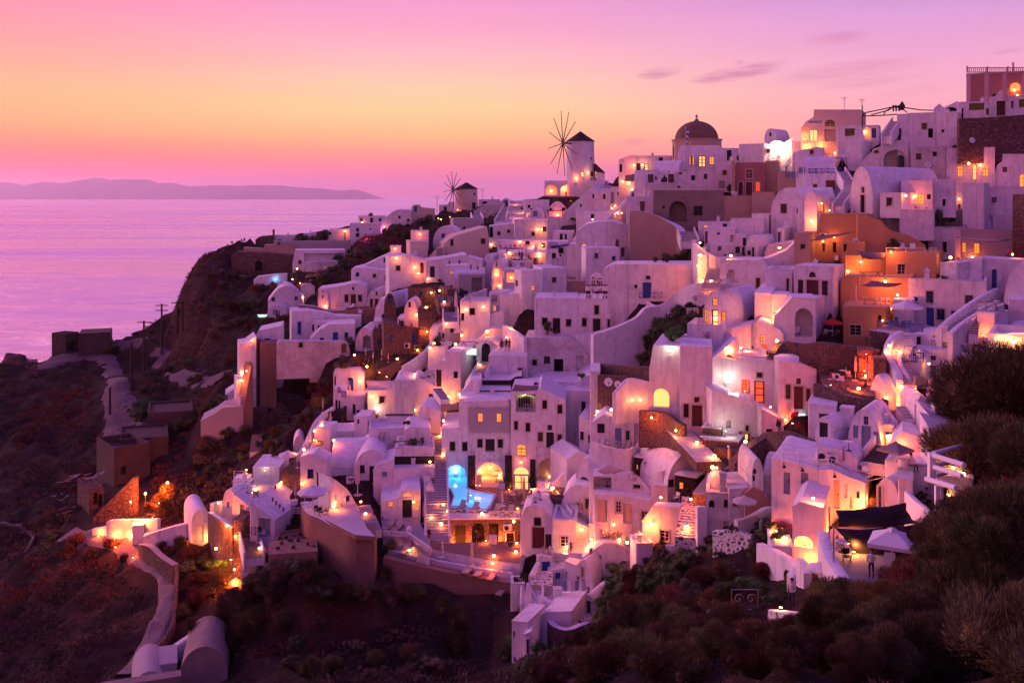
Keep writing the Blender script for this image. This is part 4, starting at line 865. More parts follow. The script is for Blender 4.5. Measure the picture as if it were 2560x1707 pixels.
H('tan stepped corner with a grey double door',428,590,870,978,4,L=6,D=194,roof='n',m='c',prof=[(428,960),(520,860),(590,850)],ops=[(516,870,578,975,'Dg')])
H('shaded white barrel house with a blue door left of the ridge',480,735,645,850,10,L=7,D=207,roof='v',rise=3.4,ops=[(565,720,596,790,'Db')])
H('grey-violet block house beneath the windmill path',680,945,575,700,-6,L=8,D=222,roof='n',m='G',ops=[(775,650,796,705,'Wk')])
H('white house slab with a glowing plunge basin',262,440,695,790,0,L=6,D=205,roof='f')
H('orange-lit white lane house with an arched brown door',50,420,930,1160,-6,L=8,D=186,roof='n',prof=[(50,950),(200,930),(420,980)],ops=[(355,1005,390,1110,'Dma')])
H('long white house below the tan houses',410,815,975,1150,-4,L=8,D=184,roof='n',prof=[(410,990),(620,960),(815,925)])
H('white block with a flower pot and small lit lantern window',595,960,1035,1190,4,L=6,D=177,roof='n',ops=[(648,1090,672,1118,'Wkl'),(845,1025,858,1075,'Wm'),(912,1042,928,1090,'Wm')],prof=[(595,1040),(815,1030),(815,950),(960,985)])
H('white house with a small vault beside the satellite dish',675,990,1085,1130,0,L=6,D=174,roof='h',rise=1.4)
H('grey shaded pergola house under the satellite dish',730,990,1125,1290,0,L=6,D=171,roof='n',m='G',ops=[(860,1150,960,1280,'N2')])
H('narrow white pier house beside the pergola house',975,1060,920,1130,18,L=7,D=180,roof='v',rise=2.4,ops=[(980,935,1000,975,'Wka'),(986,990,998,1040,'Wm')])
H('white stair tower with a slatted rail left of the tan houses',60,170,845,945,0,L=4,D=205,roof='n')
H('white wall house at the ridge with a small blue door',70,500,440,605,0,L=10,D=300,roof='n',prof=[(70,540),(270,505),(270,460),(300,440),(345,440),(375,468),(500,480)],ops=[(296,455,324,508,'Db')],m='c')
H('sloping cream house stepping down to the sea side',-90,265,485,640,0,L=9,D=296,roof='n',prof=[(-90,640),(0,580),(80,510),(140,485),(265,488)],m='w',ops=[(135,520,150,532,'Wk'),(190,510,215,524,'Wk')])
H('small white room left of the lesser windmill',540,690,440,520,0,L=6,D=312,roof='n',prof=[(540,440),(620,440),(640,412),(690,412)],ops=[(585,458,615,502,'Dk')])
H('white house with a pediment on the far ridge',1130,1240,375,440,8,L=6,D=300,roof='g',rise=1.4,ops=[(1178,392,1208,425,'We')])
H('low rubble house wall on the far ridge',925,1140,388,440,0,L=6,D=300,roof='n',m='w',ops=[(960,405,1010,432,'Wk')])
wallp('rubble wall beside the violet ridge stair',[(880,500,560,262),(1000,440,550,262),(1110,430,540,262),(1190,425,520,262)],1.0,'S',cap='w')
steps('violet-shaded stair climbing to the ridge',(1155,610),(1235,460),16,3.0,222,262,side=True)
steps('bright floodlit stair climbing to the windmill',(1290,590),(1320,400),18,4.2,222,262,side=True,tread='wfl')
steps('short flight of grey steps below the ridge wall',(920,590),(900,540),7,2.2,228,240)
steps('steps with red-lit treads beside the stone house',(600,1440),(545,1310),12,1.6,153,166,tread='flr',m='s')
steps('lower orange-lit flight with white treads',(655,1590),(650,1490),9,2.0,147,152,m='w')
# windmills
def windmill(label,name,cx,base,eave,apex,w0,w1,D,hubx,huby,vr,ops,blades=12,m='w',hr=.42):
 c=pt(*u(cx,base),D);sc=D/F/_T[2];Z=lambda y:(base-y)*sc;r0,r1=w0/2*sc,w1/2*sc
 root=empty(name,c);tag(root,label,'windmill')
 bm=bmesh.new();lathe(bm,[(r0,-6),(r0,0),(r1,Z(eave)),(0,Z(eave))],36);obj('tower',bm,M[m],root,smooth=40)
 bm=bmesh.new();n=12;lathe(bm,[(r1*1.06,Z(eave)-.1),(r1*1.06,Z(eave)+.05),(r1*.5,Z((eave+apex)/2)+.1),(.15,Z(apex))],24);obj('roof',bm,mat('dark thatch cap',(.045,.026,.024),.95,(6,.5)),root,smooth=20)
 H_=Vector(((hubx-cx)*sc,-r1-.6,Z(huby)))
 ax=Vector((.35,1,0)).normalized()if True else None
 bm=bmesh.new();bar(bm,H_+Vector((0,-.5,0)),Vector((0,0,Z(huby))),.22,6);hub=obj('axle',bm,M['wood'],root)
 right=Vector((1,-.25,0)).normalized()*math.cos(R(40));rx=Vector((right.x,right.y,0))
 for k in range(blades):
  a=2*math.pi*k/blades+R(7);tip=H_+Vector((math.cos(a)*vr*hr,-math.cos(a)*vr*(1-hr*hr)**.5,math.sin(a)*vr))
  bm=bmesh.new();bar(bm,H_,tip,.13,4,r2=.07)
  tip2=H_.lerp(tip,.98);obj('sail_spar',bm,M['dwood'],root)
 bm=bmesh.new()
 for k in range(blades):
  a=2*math.pi*k/blades+R(7);b_=2*math.pi*(k+1)/blades+R(7)
  P_=[H_+Vector((math.cos(t_)*vr*hr*.97,-math.cos(t_)*vr*.97*(1-hr*hr)**.5,math.sin(t_)*vr*.97))for t_ in(a,b_)]
  bar(bm,P_[0],P_[1],.008,3)
 obj('rigging',bm,M['metal'],root)
 for(ox_,oy_,w_,h_,kind,litk)in ops:
  an=math.asin(max(-.95,min(.95,(ox_-cx)*sc/r0)));rr=r0+(r1-r0)*(base-oy_)/(base-eave)+.02
  bm=bmesh.new();hw_,hh=w_*sc/2,h_*sc/2
  box(bm,-hw_,hw_,-.08,.3,-hh,hh)
  q=Matrix.Translation((math.sin(an)*rr,-math.cos(an)*rr,Z(oy_)))@Matrix.Rotation(an,4,'Z');bmesh.ops.transform(bm,matrix=q,verts=bm.verts)
  f=obj(kind,bm,M['dwood'],root)
  bm=bmesh.new();box(bm,-hw_*.75,hw_*.75,-.1,-.081,-hh*.85,hh*.85);bmesh.ops.transform(bm,matrix=q,verts=bm.verts);obj('pane',bm,M[litk],f)
 return root
windmill('tall white windmill with a dark conical cap and twelve bare spars','windmill',1925,205,-182,-278,285,265,246,1745,-155,8.0,[(1932,145,30,50,'window','lity'),(2030,140,40,45,'door','glass'),(2028,-10,16,20,'window','glass'),(1880,60-10,1,1,'window','glass')])
windmill('smaller cream windmill with a low thatch cap and red lettering','windmill',808,505,282,220,232,210,310,682,292,5.7,[(895,334,20,26,'window','glass'),(885,447,38,62,'door','glass')],m='c',hr=.58)
def annex():
 D=243;sc=D/F/3.92;c=pt(*u(2100,128),D);root=empty('roof_annex',c);tag(root,'low dark lean-to roof beside the tall windmill','lean-to')
 bm=bmesh.new();X=lambda x:(x-2100)*sc;Z=lambda y:(128-y)*sc
 a,b_,cc=(X(2072),0,Z(35)),(X(2172),0,Z(128)),(X(2072),0,Z(118));v0=[bm.verts.new(p)for p in(a,b_,cc)];v1=[bm.verts.new((p[0],5,p[2]))for p in(a,b_,cc)]
 bm.faces.new(v0);bm.faces.new(v1[::-1])
 for i in range(3):bm.faces.new((v0[i],v0[(i+1)%3],v1[(i+1)%3],v1[i]))
 bmesh.ops.recalc_face_normals(bm,faces=bm.faces);obj('roof',bm,MATS['dark thatch cap'],root)
 bm=bmesh.new();box(bm,X(2072),X(2165),.3,4.7,Z(300),Z(122));obj('wall',bm,M['w'],root)
annex()
at('at the foot of the tall windmill');lamp(1990,125,90);lamp(2058,125,90);lamp(1882,190,160,'h');lamp(1780,195,110,'h');it('pot',1998,200,h=38,leaf=0);it('pot',2035,203,h=34,leaf=0);it('pot',2075,180,h=30,leaf=0);it('pers',2175,205,c='red');it('chair',1920,200,c='dark');it('chair',1960,202,c='dark')
at('inside the amber arches below the tall windmill');lamp(1640,300,180);lamp(1785,275,420);it('pot',1785,345,h=40,leaf=0);it('tree',1840,420,h=90,w=42);it('uw',0,0)
at('on the floodlit stair');lamp(1345,525,140,'h');lamp(1290,440,110,'h');lamp(1310,570,140,'h')
at('at the lit pergola of the dome-roofed house');lamp(1700,540,120);it('pergk',1610,555,x2=1755,h=60);it('bush',1640,590,h=70,leaf=0);it('uc',1655,665,h=125);it('uc',1696,690,h=120);it('tree',1852,598,h=90,w=60);lamp(1835,405,40)
at('on the curved retaining house');lamp(1500,678,55);lamp(1548,680,70);lamp(1222,712,40);it('bush',1285,720,h=70,leaf=1);it('bush',1330,725,h=60,leaf=1);lamp(2050,610,30)
at('on the crowded restaurant terrace');lamp(1460,838,60);lamp(1550,838,60);lamp(1225,930-20,50);lamp(1510,918,40);lamp(1528,908,40);lamp(1520,938,30);lamp(1050,830,50);lamp(1330,800,50)
for i,(x,y)in enumerate([(1205,905),(1235,912),(1262,915),(1290,918),(1325,922),(1352,925),(1420,938),(1440,940),(1480,945),(1540,948)]):it('pers',x,y,c='red' if i%3==0 else 'dark')
for x,y in[(1180,908),(1225,916),(1275,920),(1310,925),(1380,935),(1465,945),(1515,950),(1560,952)]:it('tablec',x,y)
for x,y in[(1130,845),(1170,850),(1215,855),(1260,860),(1310,865),(1355,865)]:it('tablec',x,y);it('chair',x+18,y+2,c='red')
it('pergo',1380,935,x2=1500,h=150);it('uc',1393,930,h=145);it('uc',1487,880,h=85);it('railw',1085,850,x2=1375,h=48);it('pot',1555,812,h=12);it('pot',1318,800,h=30)
at('under the blue canopy');it('awn',0,0,pts=[(1625,840),(1830,820),(1800,842),(1640,868)],D=167,c='b');it('railp',1650,1040,x2=1755,h=75,c='b');it('railp',1620,870,x2=1700,h=60,c='b')
at('on the belfry house terrace');it('pot',1600,1700,h=150,leaf=1);it('pot',1690,1702,h=70,leaf=1)
at('in the corner garden of the pergola house');it('bush',730,1280,h=120,leaf=1);it('bush',800,1300,h=80,leaf=1);it('bush',770,1340,h=90,leaf=0);it('pot',905,1295,h=50,leaf=0);it('dish',960,1080,r=32)
at('beside the orange-lit lane house');lamp(335,1110,120);lamp(300,1050,50);lamp(430,1165,30);it('railw',300,1180,x2=420,h=60);it('bush',540,1150,h=45,leaf=1);it('pot',640,1025,h=40,leaf=1);it('pot',738,1020,h=42,leaf=0);lamp(120,960,70);lamp(110,870,50)
at('at the plunge basin slab');lamp(350,725,70);lamp(560,600,90);lamp(535,590,60);lamp(640,575,40);it('pot',230,745,h=40,leaf=0)
at('under the lesser windmill');lamp(730,490,50);lamp(540,505,40);lamp(503,527,40);it('bush',440,620,h=110,leaf=0);it('bush',380,610,h=50,leaf=0);it('mast',520,460,h=100);it('mast',968,360,h=75);it('tree',1075,440,h=75,w=34);it('bush',240,480,h=40,leaf=0)
at('in front of the small lit gable house');lamp(1100,1120,60);it('railp',1050,1385,x2=1105,h=60,c='metal');it('uc',1058,1290,h=160);lamp(1135,1230,80);lamp(1250,1150,60);it('mast',1232,1540,h=110)
at('by the white steps terrace');it('uc',845,1450,h=140);it('uc',808,1570,h=170);it('uc',705,1530,h=260,c='fab');it('tree',985,1440,h=85,w=85);it('tree',925,1500,h=60,w=60);lamp(835,1465,60);lamp(975,1435,50);lamp(570,1280,130);lamp(465,1298,60);it('uc',192,1335,h=80);it('uc',92,1540,h=75);lamp(590,1420,60)
at('below the striped umbrella stair');lamp(415,1442,130);lamp(322,1510,60);it('pot',270,1500,h=40,leaf=0);it('pers',440,1440,c='blk');it('pers',520,1440,c='dark')
H('brown lava-stone vaulted house with a blue door',0,115,1300,1410,22,s=290,L=6,D=168,roof='v',rise=2.6,m='s',roofm='w',ops=[(38,1330,75,1400,'Dba')])
H('white smooth-roofed cottage with a tall narrow blue window',195,330,1368,1500,8,s=500,L=6,D=160,roof='v',rise=2.6,ops=[(238,1392,264,1445,'Wb')])
H('dark stone planter block above the lamp-lit wall',335,600,1455,1530,4,L=4,D=157,roof='f',m='s')
H('stone side house with pale louvred shutters by the steps',620,710,1265,1470,-14,L=6,D=160,roof='n',m='s',ops=[(640,1330,655,1420,'Sw'),(660,1340,675,1420,'Sw')])
H('dark stone terrace block under the blue garden fence',235,560,1250,1400,4,L=5,D=166,roof='f',m='s',ops=[(345,1295,375,1345,'Db')])
wallp('white curving wall above the lamp-lit tables',[(770,1340,1460,163),(800,1320,1440,164),(900,1300,1400,167),(1000,1260,1380,170)],.5,'w')
H('white terrace base with a dark cellar opening by the parasols',745,1040,1400-20,1590,6,L=6,D=151,roof='f',ops=[(755,1500,785,1580,'Hk')])

T(480,480)
H('white gable cottage glowing by the lamp at the top lane',1328,1552,358,486,0,L=6,D=288,roof='n',prof=[(1328,385),(1360,362),(1400,372),(1552,360)],ops=[(1352,392,1366,420,'Wk'),(1486,395,1510,482,'De')])
H('white two-window house above the magenta-lit pavilion',1545,1850,308,500,6,L=7,D=284,roof='n',ops=[(1610,352,1636,390,'Wk'),(1605,402,1642,444,'Wb'),(1735,358,1762,370,'Wk')])
H('white party terrace house on the far shoulder',1630,1900,238,320,0,L=7,D=294,roof='f')
H('white slanting stair house beside the magenta-lit pavilion',1800,2150,180,350,0,L=5,D=286,roof='n',prof=[(1800,350),(1880,270),(1940,215),(2000,180),(2150,185)])
H('small white ridge wall house with a red chimney',790,1010,424,480,4,L=5,D=292,roof='n')
H('low dark rubble cottage on the cliff top',620,790,440,545,6,L=7,D=288,roof='n',m='s',prof=[(620,470),(660,440),(790,430)])
H('tiny white shed with a blue door in the hedge',1095,1220,405,470,0,L=4,D=291,roof='n',ops=[(1100,420,1132,460,'Db')])
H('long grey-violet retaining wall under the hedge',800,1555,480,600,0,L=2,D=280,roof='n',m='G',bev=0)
H('rendered cliff terrace wall with a rough foot',505,1010,520,640,4,L=5,D=276,roof='n',m='t',prof=[(505,545),(700,560),(710,520),(1010,515)],bev=.05)
H('dark fort-like stone terrace with an arched gateway',385,1005,590,790,4,L=6,D=270,roof='n',m='r',prof=[(385,620),(440,585),(700,600),(1005,625)],ops=[(615,672,690,775,'Hka')],bev=0)
H('white terrace house with a pale pergola facing the dark fort',985,1500,570,775,0,L=8,D=262,roof='n',prof=[(985,700),(1010,572),(1500,570)],ops=[(1100,600,1500,690,'N1')])
H('little white cube next to the thatched umbrellas',1118,1262,690,775,0,L=4,D=256,roof='n')
H('white cottage with an amber vent beside a black tree',1262,1420,680,790,0,L=5,D=257,roof='n',ops=[(1290,735,1322,746,'Wkl')])
H('white edge terrace with a small blue plunge pool',605,935,850,905,0,L=3,D=245,roof='n',prof=[(605,870),(650,830),(830,808),(935,805)])
H('white igloo-like house studded with dark stones',745,1085,920,1160,0,L=9,D=226,roof='n',prof=[(745,1070),(800,1000),(850,945),(920,920),(985,935),(1060,1000),(1085,1080)])
H('small white vaulted porch with two blue-framed windows under the studded house',735,930,1110,1245,14,s=1025,L=6,D=221,roof='v',rise=2.0,ops=[(795,1150,808,1200,'Wb'),(818,1155,838,1210,'Db'),(846,1160,858,1208,'Wb')])
H('bright glowing retaining wall above the studded house',1065,1205,905,1015,0,L=3,D=232,roof='n',prof=[(1065,930),(1090,905),(1160,905),(1205,935)])
wallp('white wall climbing beside the studded house',[(905,870,960,236),(975,900,1000,233),(1040,970,1060,230),(1085,1000,1080,228)],.5,'w')
H('very large smooth white cave house with a leaning wall',1560,2100,740,930,4,L=10,D=208,roof='n',prof=[(1560,760),(1640,740),(1700,745),(1920,770),(1930,650),(2050,760),(2100,900)])
H('white house with a long dark slot in its sloping wall',1640,1940,600,760,0,L=4,D=214,roof='n',prof=[(1640,745),(1750,690),(1940,600)])
H('broad white gable house with three brown-framed openings',1235,1710,900,1140,4,L=8,D=199,roof='n',prof=[(1235,955),(1450,925),(1560,900),(1640,895),(1710,930)],ops=[(1495,1005,1532,1080,'Wms'),(1556,1002,1605,1115,'Dms'),(1628,1008,1664,1075,'Wms'),(1568,932,1590,962,'Wm')])
H('narrow white gable with two tiny stacked windows',1232,1335,945,1110,14,L=6,D=197.5,roof='v',rise=2,ops=[(1276,968,1288,985,'Wm'),(1274,1008,1290,1042,'Wm')])
H('white vaulted house with brown shutters beyond the broad gable',1712,1880,955,1135,14,s=2120,L=8,D=195,roof='v',rise=3.0,ops=[(1800,978,1818,1012,'Wms'),(1745,1048,1770,1120,'Wms'),(1792,1048,1826,1130,'Dms')])
wallp('dark earth-red terrace wall with a white coping',[(1050,1100,1170),(1200,1115,1195),(1350,1155,1215),(1500,1150,1220)],.8,'n',cap='w',D=188)
H('dark brown square terrace wall beneath a closed umbrella',1500,1790,1150,1270,2,L=5,D=187,roof='f',m='n')
H('long white house with a bougainvillea over its blue door',975,1430,1165,1420,-4,L=7,D=182,roof='n',prof=[(975,1170),(1150,1165),(1330,1190),(1430,1215)],ops=[(1035,1270,1070,1395,'Dbs'),(1178,1300,1200,1360,'Wb')])
H('white cottage with a panelled blue double door',1150,1600,1290,1470,0,L=7,D=176,roof='n',prof=[(1150,1460),(1250,1350),(1340,1300),(1600,1290)],ops=[(1380,1372,1432,1465,'Db'),(1252,1428,1294,1462,'Wb'),(1495,1376,1530,1440,'Wb')])
H('white flat-roofed room behind the panelled-door cottage',1200,1350,1270,1360,0,L=5,D=180,roof='n')
H('small white room with a slatted hatch behind the panelled-door cottage',1330,1660,1215,1310,0,L=6,D=184,roof='n',ops=[(1420,1245,1450,1285,'Wb'),(1670,1285,1725,1320,'Sw')])
H('white corner terrace house on the ochre cliff edge',628,880,1350,1530,4,L=7,D=176,roof='n',prof=[(628,1400),(650,1360),(720,1345),(880,1310)],ops=[(708,1432,766,1462,'Wg')])
H('brown rendered bastion under the corner terrace',665,830,1480,1720,0,L=5,D=172,roof='n',m='n',ops=[])
H('tall bare brown buttress under the corner terrace',625,668,1445,1900,0,L=5,D=174,roof='n',m='n')
H('long stained white retaining wall with peeling patches',828,1550,1458,1590,0,L=2,D=170,ext=4,roof='n',m='o',prof=[(828,1490),(860,1462),(1480,1470),(1530,1490),(1550,1560)])
H('arched white chapel porch with a deep brown vault',1600,1775,1330,1540,10,L=8,D=171,roof='v',rise=3.3,ops=[(1672,1350,1756,1540,'Na4')])
H('stone house with blue doors left of the market lane',1775,2060,1345,1530,2,L=7,D=167,roof='f',m='s',ops=[(1822,1425,1850,1490,'Db'),(1925,1395,1965,1478,'Db'),(2055,1430,2070,1470,'Wb')])
H('stone house with a white air conditioner in front',2060,2300,1330,1540,-4,L=7,D=164,roof='n',m='s',prof=[(2060,1380),(2090,1335),(2300,1345)],ops=[(2150,1395,2195,1470,'Db'),(2230,1400,2260,1460,'Db')])
H('white porch house with pale posts and a blue shutter',1995,2200,1235,1365,10,L=6,D=169,roof='n',ops=[(2030,1275,2060,1360,'N1'),(2150,1262,2190,1335,'Db')])
H('white cube with a blue door on the stone house',1775,1890,1270,1365,4,L=5,D=170,roof='n',ops=[(1828,1295,1852,1352,'Db')])
H('white curved house with a wide dark opening',1850,2105,1110,1260,8,L=7,D=174,roof='v',rise=2.2,ops=[(1860,1195,1955,1262,'Hk'),(2085,1155,2098,1230,'Wb')])
H('tall white curved flank next to the wide dark opening',1785,1890,1050,1290,6,L=6,D=178,roof='n',prof=[(1785,1240),(1800,1130),(1840,1060),(1890,1045)])
H('floodlit white tower house on the cliff edge',466,630,1475,1830,-4,L=6,D=170,roof='n',m='w',prof=[(466,1490),(540,1480),(630,1415)],ops=[(505,1655,600,1740,'Na2')])
at('by the gable cottage on the top lane');lamp(1500,392,260);lamp(1500,470,120);lamp(1668,298,70);it('tree',1430,484,h=85,w=60);lamp(1890,345,60)
at('inside the magenta-lit pavilion');it('sail',0,0,pts=[(1640,450),(1775,368),(1782,500),(1640,545)],D=281,c='wfab');lamp(1720,480,420,'mg');lamp(1855,410,200,'mg');it('sail',0,0,pts=[(1850,385),(1905,325),(1900,400),(1880,430)],D=280,c='gfab')
at('below the pavilion');it('bush',1700,640,h=90,leaf=1);it('bush',1800,620,h=100,leaf=1);it('bush',1900,600,h=90,leaf=1);it('bush',1640,660,h=60,leaf=3);it('bush',1850,560,h=80,leaf=0)
at('on the cliff-top hedge');
for i,(x,y,h)in enumerate([(720,445,30),(860,425,32),(930,430,26),(1060,460,90),(1120,440,70),(1180,450,70),(1240,455,85),(1300,450,90),(1030,470,40),(850,505,30),(1390,470,40)]):it('bush',x,y,h=h,leaf=0)
for x,y,h in[(1950,440,120),(2010,400,100),(2080,470,110),(1960,330,60),(2040,300,60),(2120,330,60)]:it('bush',x,y,h=h,leaf=0)
it('bush',1815,195,h=50,leaf=0);it('bush',1900,220,h=60,leaf=0);it('bush',1750,235,h=40,leaf=3);it('bush',1960,190,h=40,leaf=3);it('chimr',800,435,h=70)
at('down the dark gully between the terraces')
for i,(x,y,h)in enumerate([(1440,680,85),(1500,760,90),(1560,640,70),(1400,780,90),(1330,850,100),(1280,900,110),(1310,960,100),(1240,1000,90),(1180,1050,60),(1460,720,60),(1580,700,60),(1540,600,50)]):it('bush',x,y,h=h,leaf=i%2)
at('around the thatched umbrellas');it('thatch',1160,840,w=110,h=85);it('thatch',1230,850,w=95,h=85);lamp(1040,770,70);lamp(1160,800,80);lamp(995,872,60);lamp(1062,910,110);lamp(1080,1030,140);it('bush',1020,830,h=70,leaf=2);it('loung',1180,835,c='wfab');it('pergo',1170,690,x2=1500,h=105)
at('at the blue plunge pool edge');it('pool',0,0,pts=[(770,866),(880,866),(870,885),(765,885)],D=243,c='bl');lamp(820,872,60,'bl');it('pool',0,0,pts=[(640,1200),(740,1200),(735,1212),(650,1212)],D=225,c='wh')
at('in front of the broad white gable house');lamp(1312,1118,110);lamp(1662,1065,50,'bl');it('uc',1425,1110,h=110);it('uc',1635,1130,h=85);it('loung',1500,1130,c='wfab');it('loung',1560,1132,c='wfab');it('bench',1410,1115);it('tablec',1650,1160);it('pers',1190,1095,c='dark')
at('on the cottage courtyard');it('bougain',1130,1420,h=220);it('bush',930,1440,h=110,leaf=0);it('bush',970,1320,h=90,leaf=1);it('bush',830,1450,h=55,leaf=0);it('bush',1540,1490,h=90,leaf=1);it('bush',1590,1420,h=60,leaf=1);it('bush',1140,1560,h=100,leaf=1);it('bush',1240,1290,h=30,leaf=0);it('bush',1620,1290,h=40,leaf=0)
at('among the stone houses');it('ac',2110,1510);it('uc',1703,1640,h=130);it('uc',1860,1640,h=110);it('uc',1775,1660,h=90);it('uc',1923,1670,h=90);it('uc',1973,1245,h=95)
at('on the floodlit cliff tower');lamp(560,1755,220);lamp(488,1800,220);lamp(520,1850,130);lamp(590,1450,160,'h');lamp(475,1840,120)
T(480,800)
H('lower white block of the cliff tower with a flat top',432,560,580,760,-4,L=5,D=166,roof='n')
H('leaning brown ramp wall beside the cliff tower',500,600,460,940,-20,L=3,D=163,roof='n',m='n',prof=[(500,900),(555,600),(580,455),(600,470)])
wallp('white sweeping wall descending from the cliff tower',[(500,745,830,164),(420,765,860,165),(300,820,910,166),(230,870,930,167),(195,905,935,168)],1.2,'w')
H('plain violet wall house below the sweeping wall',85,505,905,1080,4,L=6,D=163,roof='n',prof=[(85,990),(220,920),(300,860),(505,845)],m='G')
H('low white shed beside the rubble yard',325,470,650,790,0,L=5,D=176,roof='n',prof=[(325,730),(470,635)])
H('crumbling stone hut with two door openings',545,730,890,1060,6,L=7,D=168,roof='n',m='r',ops=[(675,930,722,1040,'Dt')],bev=0)
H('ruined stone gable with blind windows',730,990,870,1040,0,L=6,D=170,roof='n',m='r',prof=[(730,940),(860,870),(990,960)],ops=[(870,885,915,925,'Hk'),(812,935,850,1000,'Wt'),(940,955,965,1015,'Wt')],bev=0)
H('long low rubble field wall house',705,1110,765,900,0,L=6,D=178,roof='n',m='r',prof=[(705,770),(870,765),(1110,805)],bev=0)
H('small white cave front with a blue door under the rock',990,1110,1130,1280,0,L=4,D=142,roof='v',rise=2.2,ops=[(1072,1190,1112,1270,'Db')])
H('white corner house with a blue arched door and orange side',1385,1690,480,735,8,s=1700,L=8,D=147,roof='n',prof=[(1385,520),(1400,485),(1450,478),(1640,472),(1690,520)],ops=[(1395,550,1412,660,'Wb'),(1525,562,1584,722,'Dba')])
H('white lower storey with a curving balcony and potted corner',1385,1685,665,940,8,L=6,D=143,roof='n',prof=[(1385,665),(1510,690),(1520,750),(1685,745)],ops=[(1405,780,1425,900,'Wq'),(1435,790,1452,890,'Wq'),(1575,820,1602,920,'Da')])
H('white stair tower with a small blue window',1588,1720,945,1190,16,L=4,D=131,roof='n',ops=[(1618,970,1642,1018,'Wb')])
H('low orange-lit kitchen beneath a slatted canopy',1350,1590,1090,1240,0,L=5,D=133,roof='n',ops=[(1400,1185,1555,1235,'N1')])
H('long curved white terrace wall with blue-violet shadow',1730,2190,1060,1200,0,L=6,D=128,roof='f',prof=None)
H('white barrel-roofed house above the long curved terrace wall',1370,1720,1240,1480,4,L=8,D=123,roof='h',rise=2.6)
H('wide white vault with a grey door and shutter',1585,1930,1270,1540,2,L=9,D=121,roof='v',rise=2.8,ops=[(1645,1418,1692,1502,'Wq'),(1738,1428,1806,1600,'Dq')])
H('white room with a blue-white hatch left of the lava band',1775,1975,1380,1640,6,L=6,D=119,roof='n',prof=[(1775,1470),(1840,1405),(1975,1370)],ops=[(1862,1482,1910,1530,'Se')])
H('white house with two blue windows at the sloping terrace',1060,1320,1330,1590,12,s=1375,L=7,D=119,roof='n',prof=[(1060,1340),(1190,1310),(1320,1380)],ops=[(1132,1458,1190,1552,'Wb'),(1222,1490,1255,1650,'Db')])
H('white house with grey louvred shutter above the umbrella terrace',1975,2310,580,1010,4,L=8,D=139,roof='n',prof=[(1975,680),(1985,600),(2010,580),(2190,625),(2310,640)],ops=[(2030,672,2102,800,'Sw'),(2150,875,2185,968,'Dk')])
H('plain greenish-white wall over the lit plunge pool',1720,1990,690,950,0,L=5,D=141,roof='n')
wallp('white zig-zag stair wall dropping to the sea side',[(1390,845,1010,142),(1300,900,1060,138),(1205,1000,1110,133),(1120,1180,1260,128),(1050,1310,1370,124)],.4,'w')
wallp('inner orange-lit stair wall of the zig-zag flight',[(1400,960,1050,141),(1290,1040,1110,136),(1210,1170,1230,130),(1150,1290,1330,125)],.4,'w')
steps('orange-lit zig-zag stair along the sea edge',(1100,1330),(1330,960),20,2.0,124,142,side=False)
H('white kiosk house stacked beside the orange-lit stair',1195,1355,1060,1230,14,L=4,D=129,roof='n',ops=[(1200,1170,1290,1240,'N1')])
H('dark lava terrace base with parasols on top',1310,1470,900,1100,10,L=5,D=139,roof='f',m='d')
H('white terrace cube with a lit jacuzzi on top',595,860,1440,1590,12,L=6,D=122,roof='n')
H('low brown stone terrace left of the blue-window house',870,1060,1450,1600,16,L=6,D=119,roof='n',m='s',prof=[(870,1500),(900,1455),(960,1510),(1060,1520)])
steps('wooden ladder-like stair on the dark slope',(620,1290),(640,1120),10,1.6,148,158,side=False,tread='wood')
at('at the top of the cliff terrace houses');it('uc',1283,910,h=145);it('uc',1357,1040,h=150);lamp(1275,1020,70);lamp(1207,1078,70);lamp(1162,1172,70);lamp(1106,1305,90);lamp(1390,1212,70);it('chair',1320,910,c='wood');it('loung',1340,905,c='fab');it('railb',1215,960,x2=1275,h=60)
at('on the balcony of the blue arched door house');it('uc',1535,745,h=165,c='fab');it('railp',1430,710,x2=1455,h=50,c='b');it('railp',1470,760,x2=1510,h=60,c='b');it('pers',1700,680,c='dark');lamp(1650,590,80);lamp(1680,560,50);it('bush',1640,830,h=40,leaf=0);it('ac',1640,895)
at('under the slatted market canopy');it('awn',0,0,pts=[(1700,590),(1985,592),(1970,665),(1725,700)],D=141,c='wfab');it('awn',0,0,pts=[(1800,490),(1990,410),(2120,470),(2080,560),(1960,590)],D=150,c='wood');it('slats',0,0,pts=[(1355,1085),(1555,1075),(1550,1160),(1350,1175)],D=134,c='wfab');lamp(1730,480,240);lamp(1855,538,70);lamp(1932,578,60);lamp(2036,392,90);lamp(1760,640,120);lamp(1760,740,140);lamp(1800,790,70);lamp(1600,365,120);it('table',1770,760,c='red');it('chair',1740,780,c='wood');it('chair',1800,775,c='wood');it('pers',1745,430,c='dark');it('bush',1780,430,h=50,leaf=0);it('bush',1480,470,h=150,leaf=0)
at('on the umbrella terrace with deck chairs');it('uo',1940,1080,w=170,h=205);it('loung2',0,0);it('lounge2',1860,1065,c='fab');it('chair',1965,1085,c='wood');it('chair',2000,1080,c='wood');it('chair',2060,1085,c='wood');it('bush',2110,1030,h=55,leaf=0);it('pool',0,0,pts=[(1745,928),(1960,930),(1965,945),(1770,948)],D=138,c='wh');lamp(1820,905,90,'wh');lamp(2188,875,60);it('bar',2030,1000)
at('over the terrace of the sea-edge houses');it('uo',940,1440,w=190,h=150);it('uc',1030,1450,h=160);lamp(532,1502,60);it('pool',0,0,pts=[(635,1468),(750,1452),(800,1480),(660,1508)],D=121.5,c='wh');lamp(720,1475,50,'wh');it('pot',985,1420,h=28,leaf=0);it('pot',935,1480,h=40,leaf=0);it('railw',410,1560,x2=510,h=80)
T(480,1100)
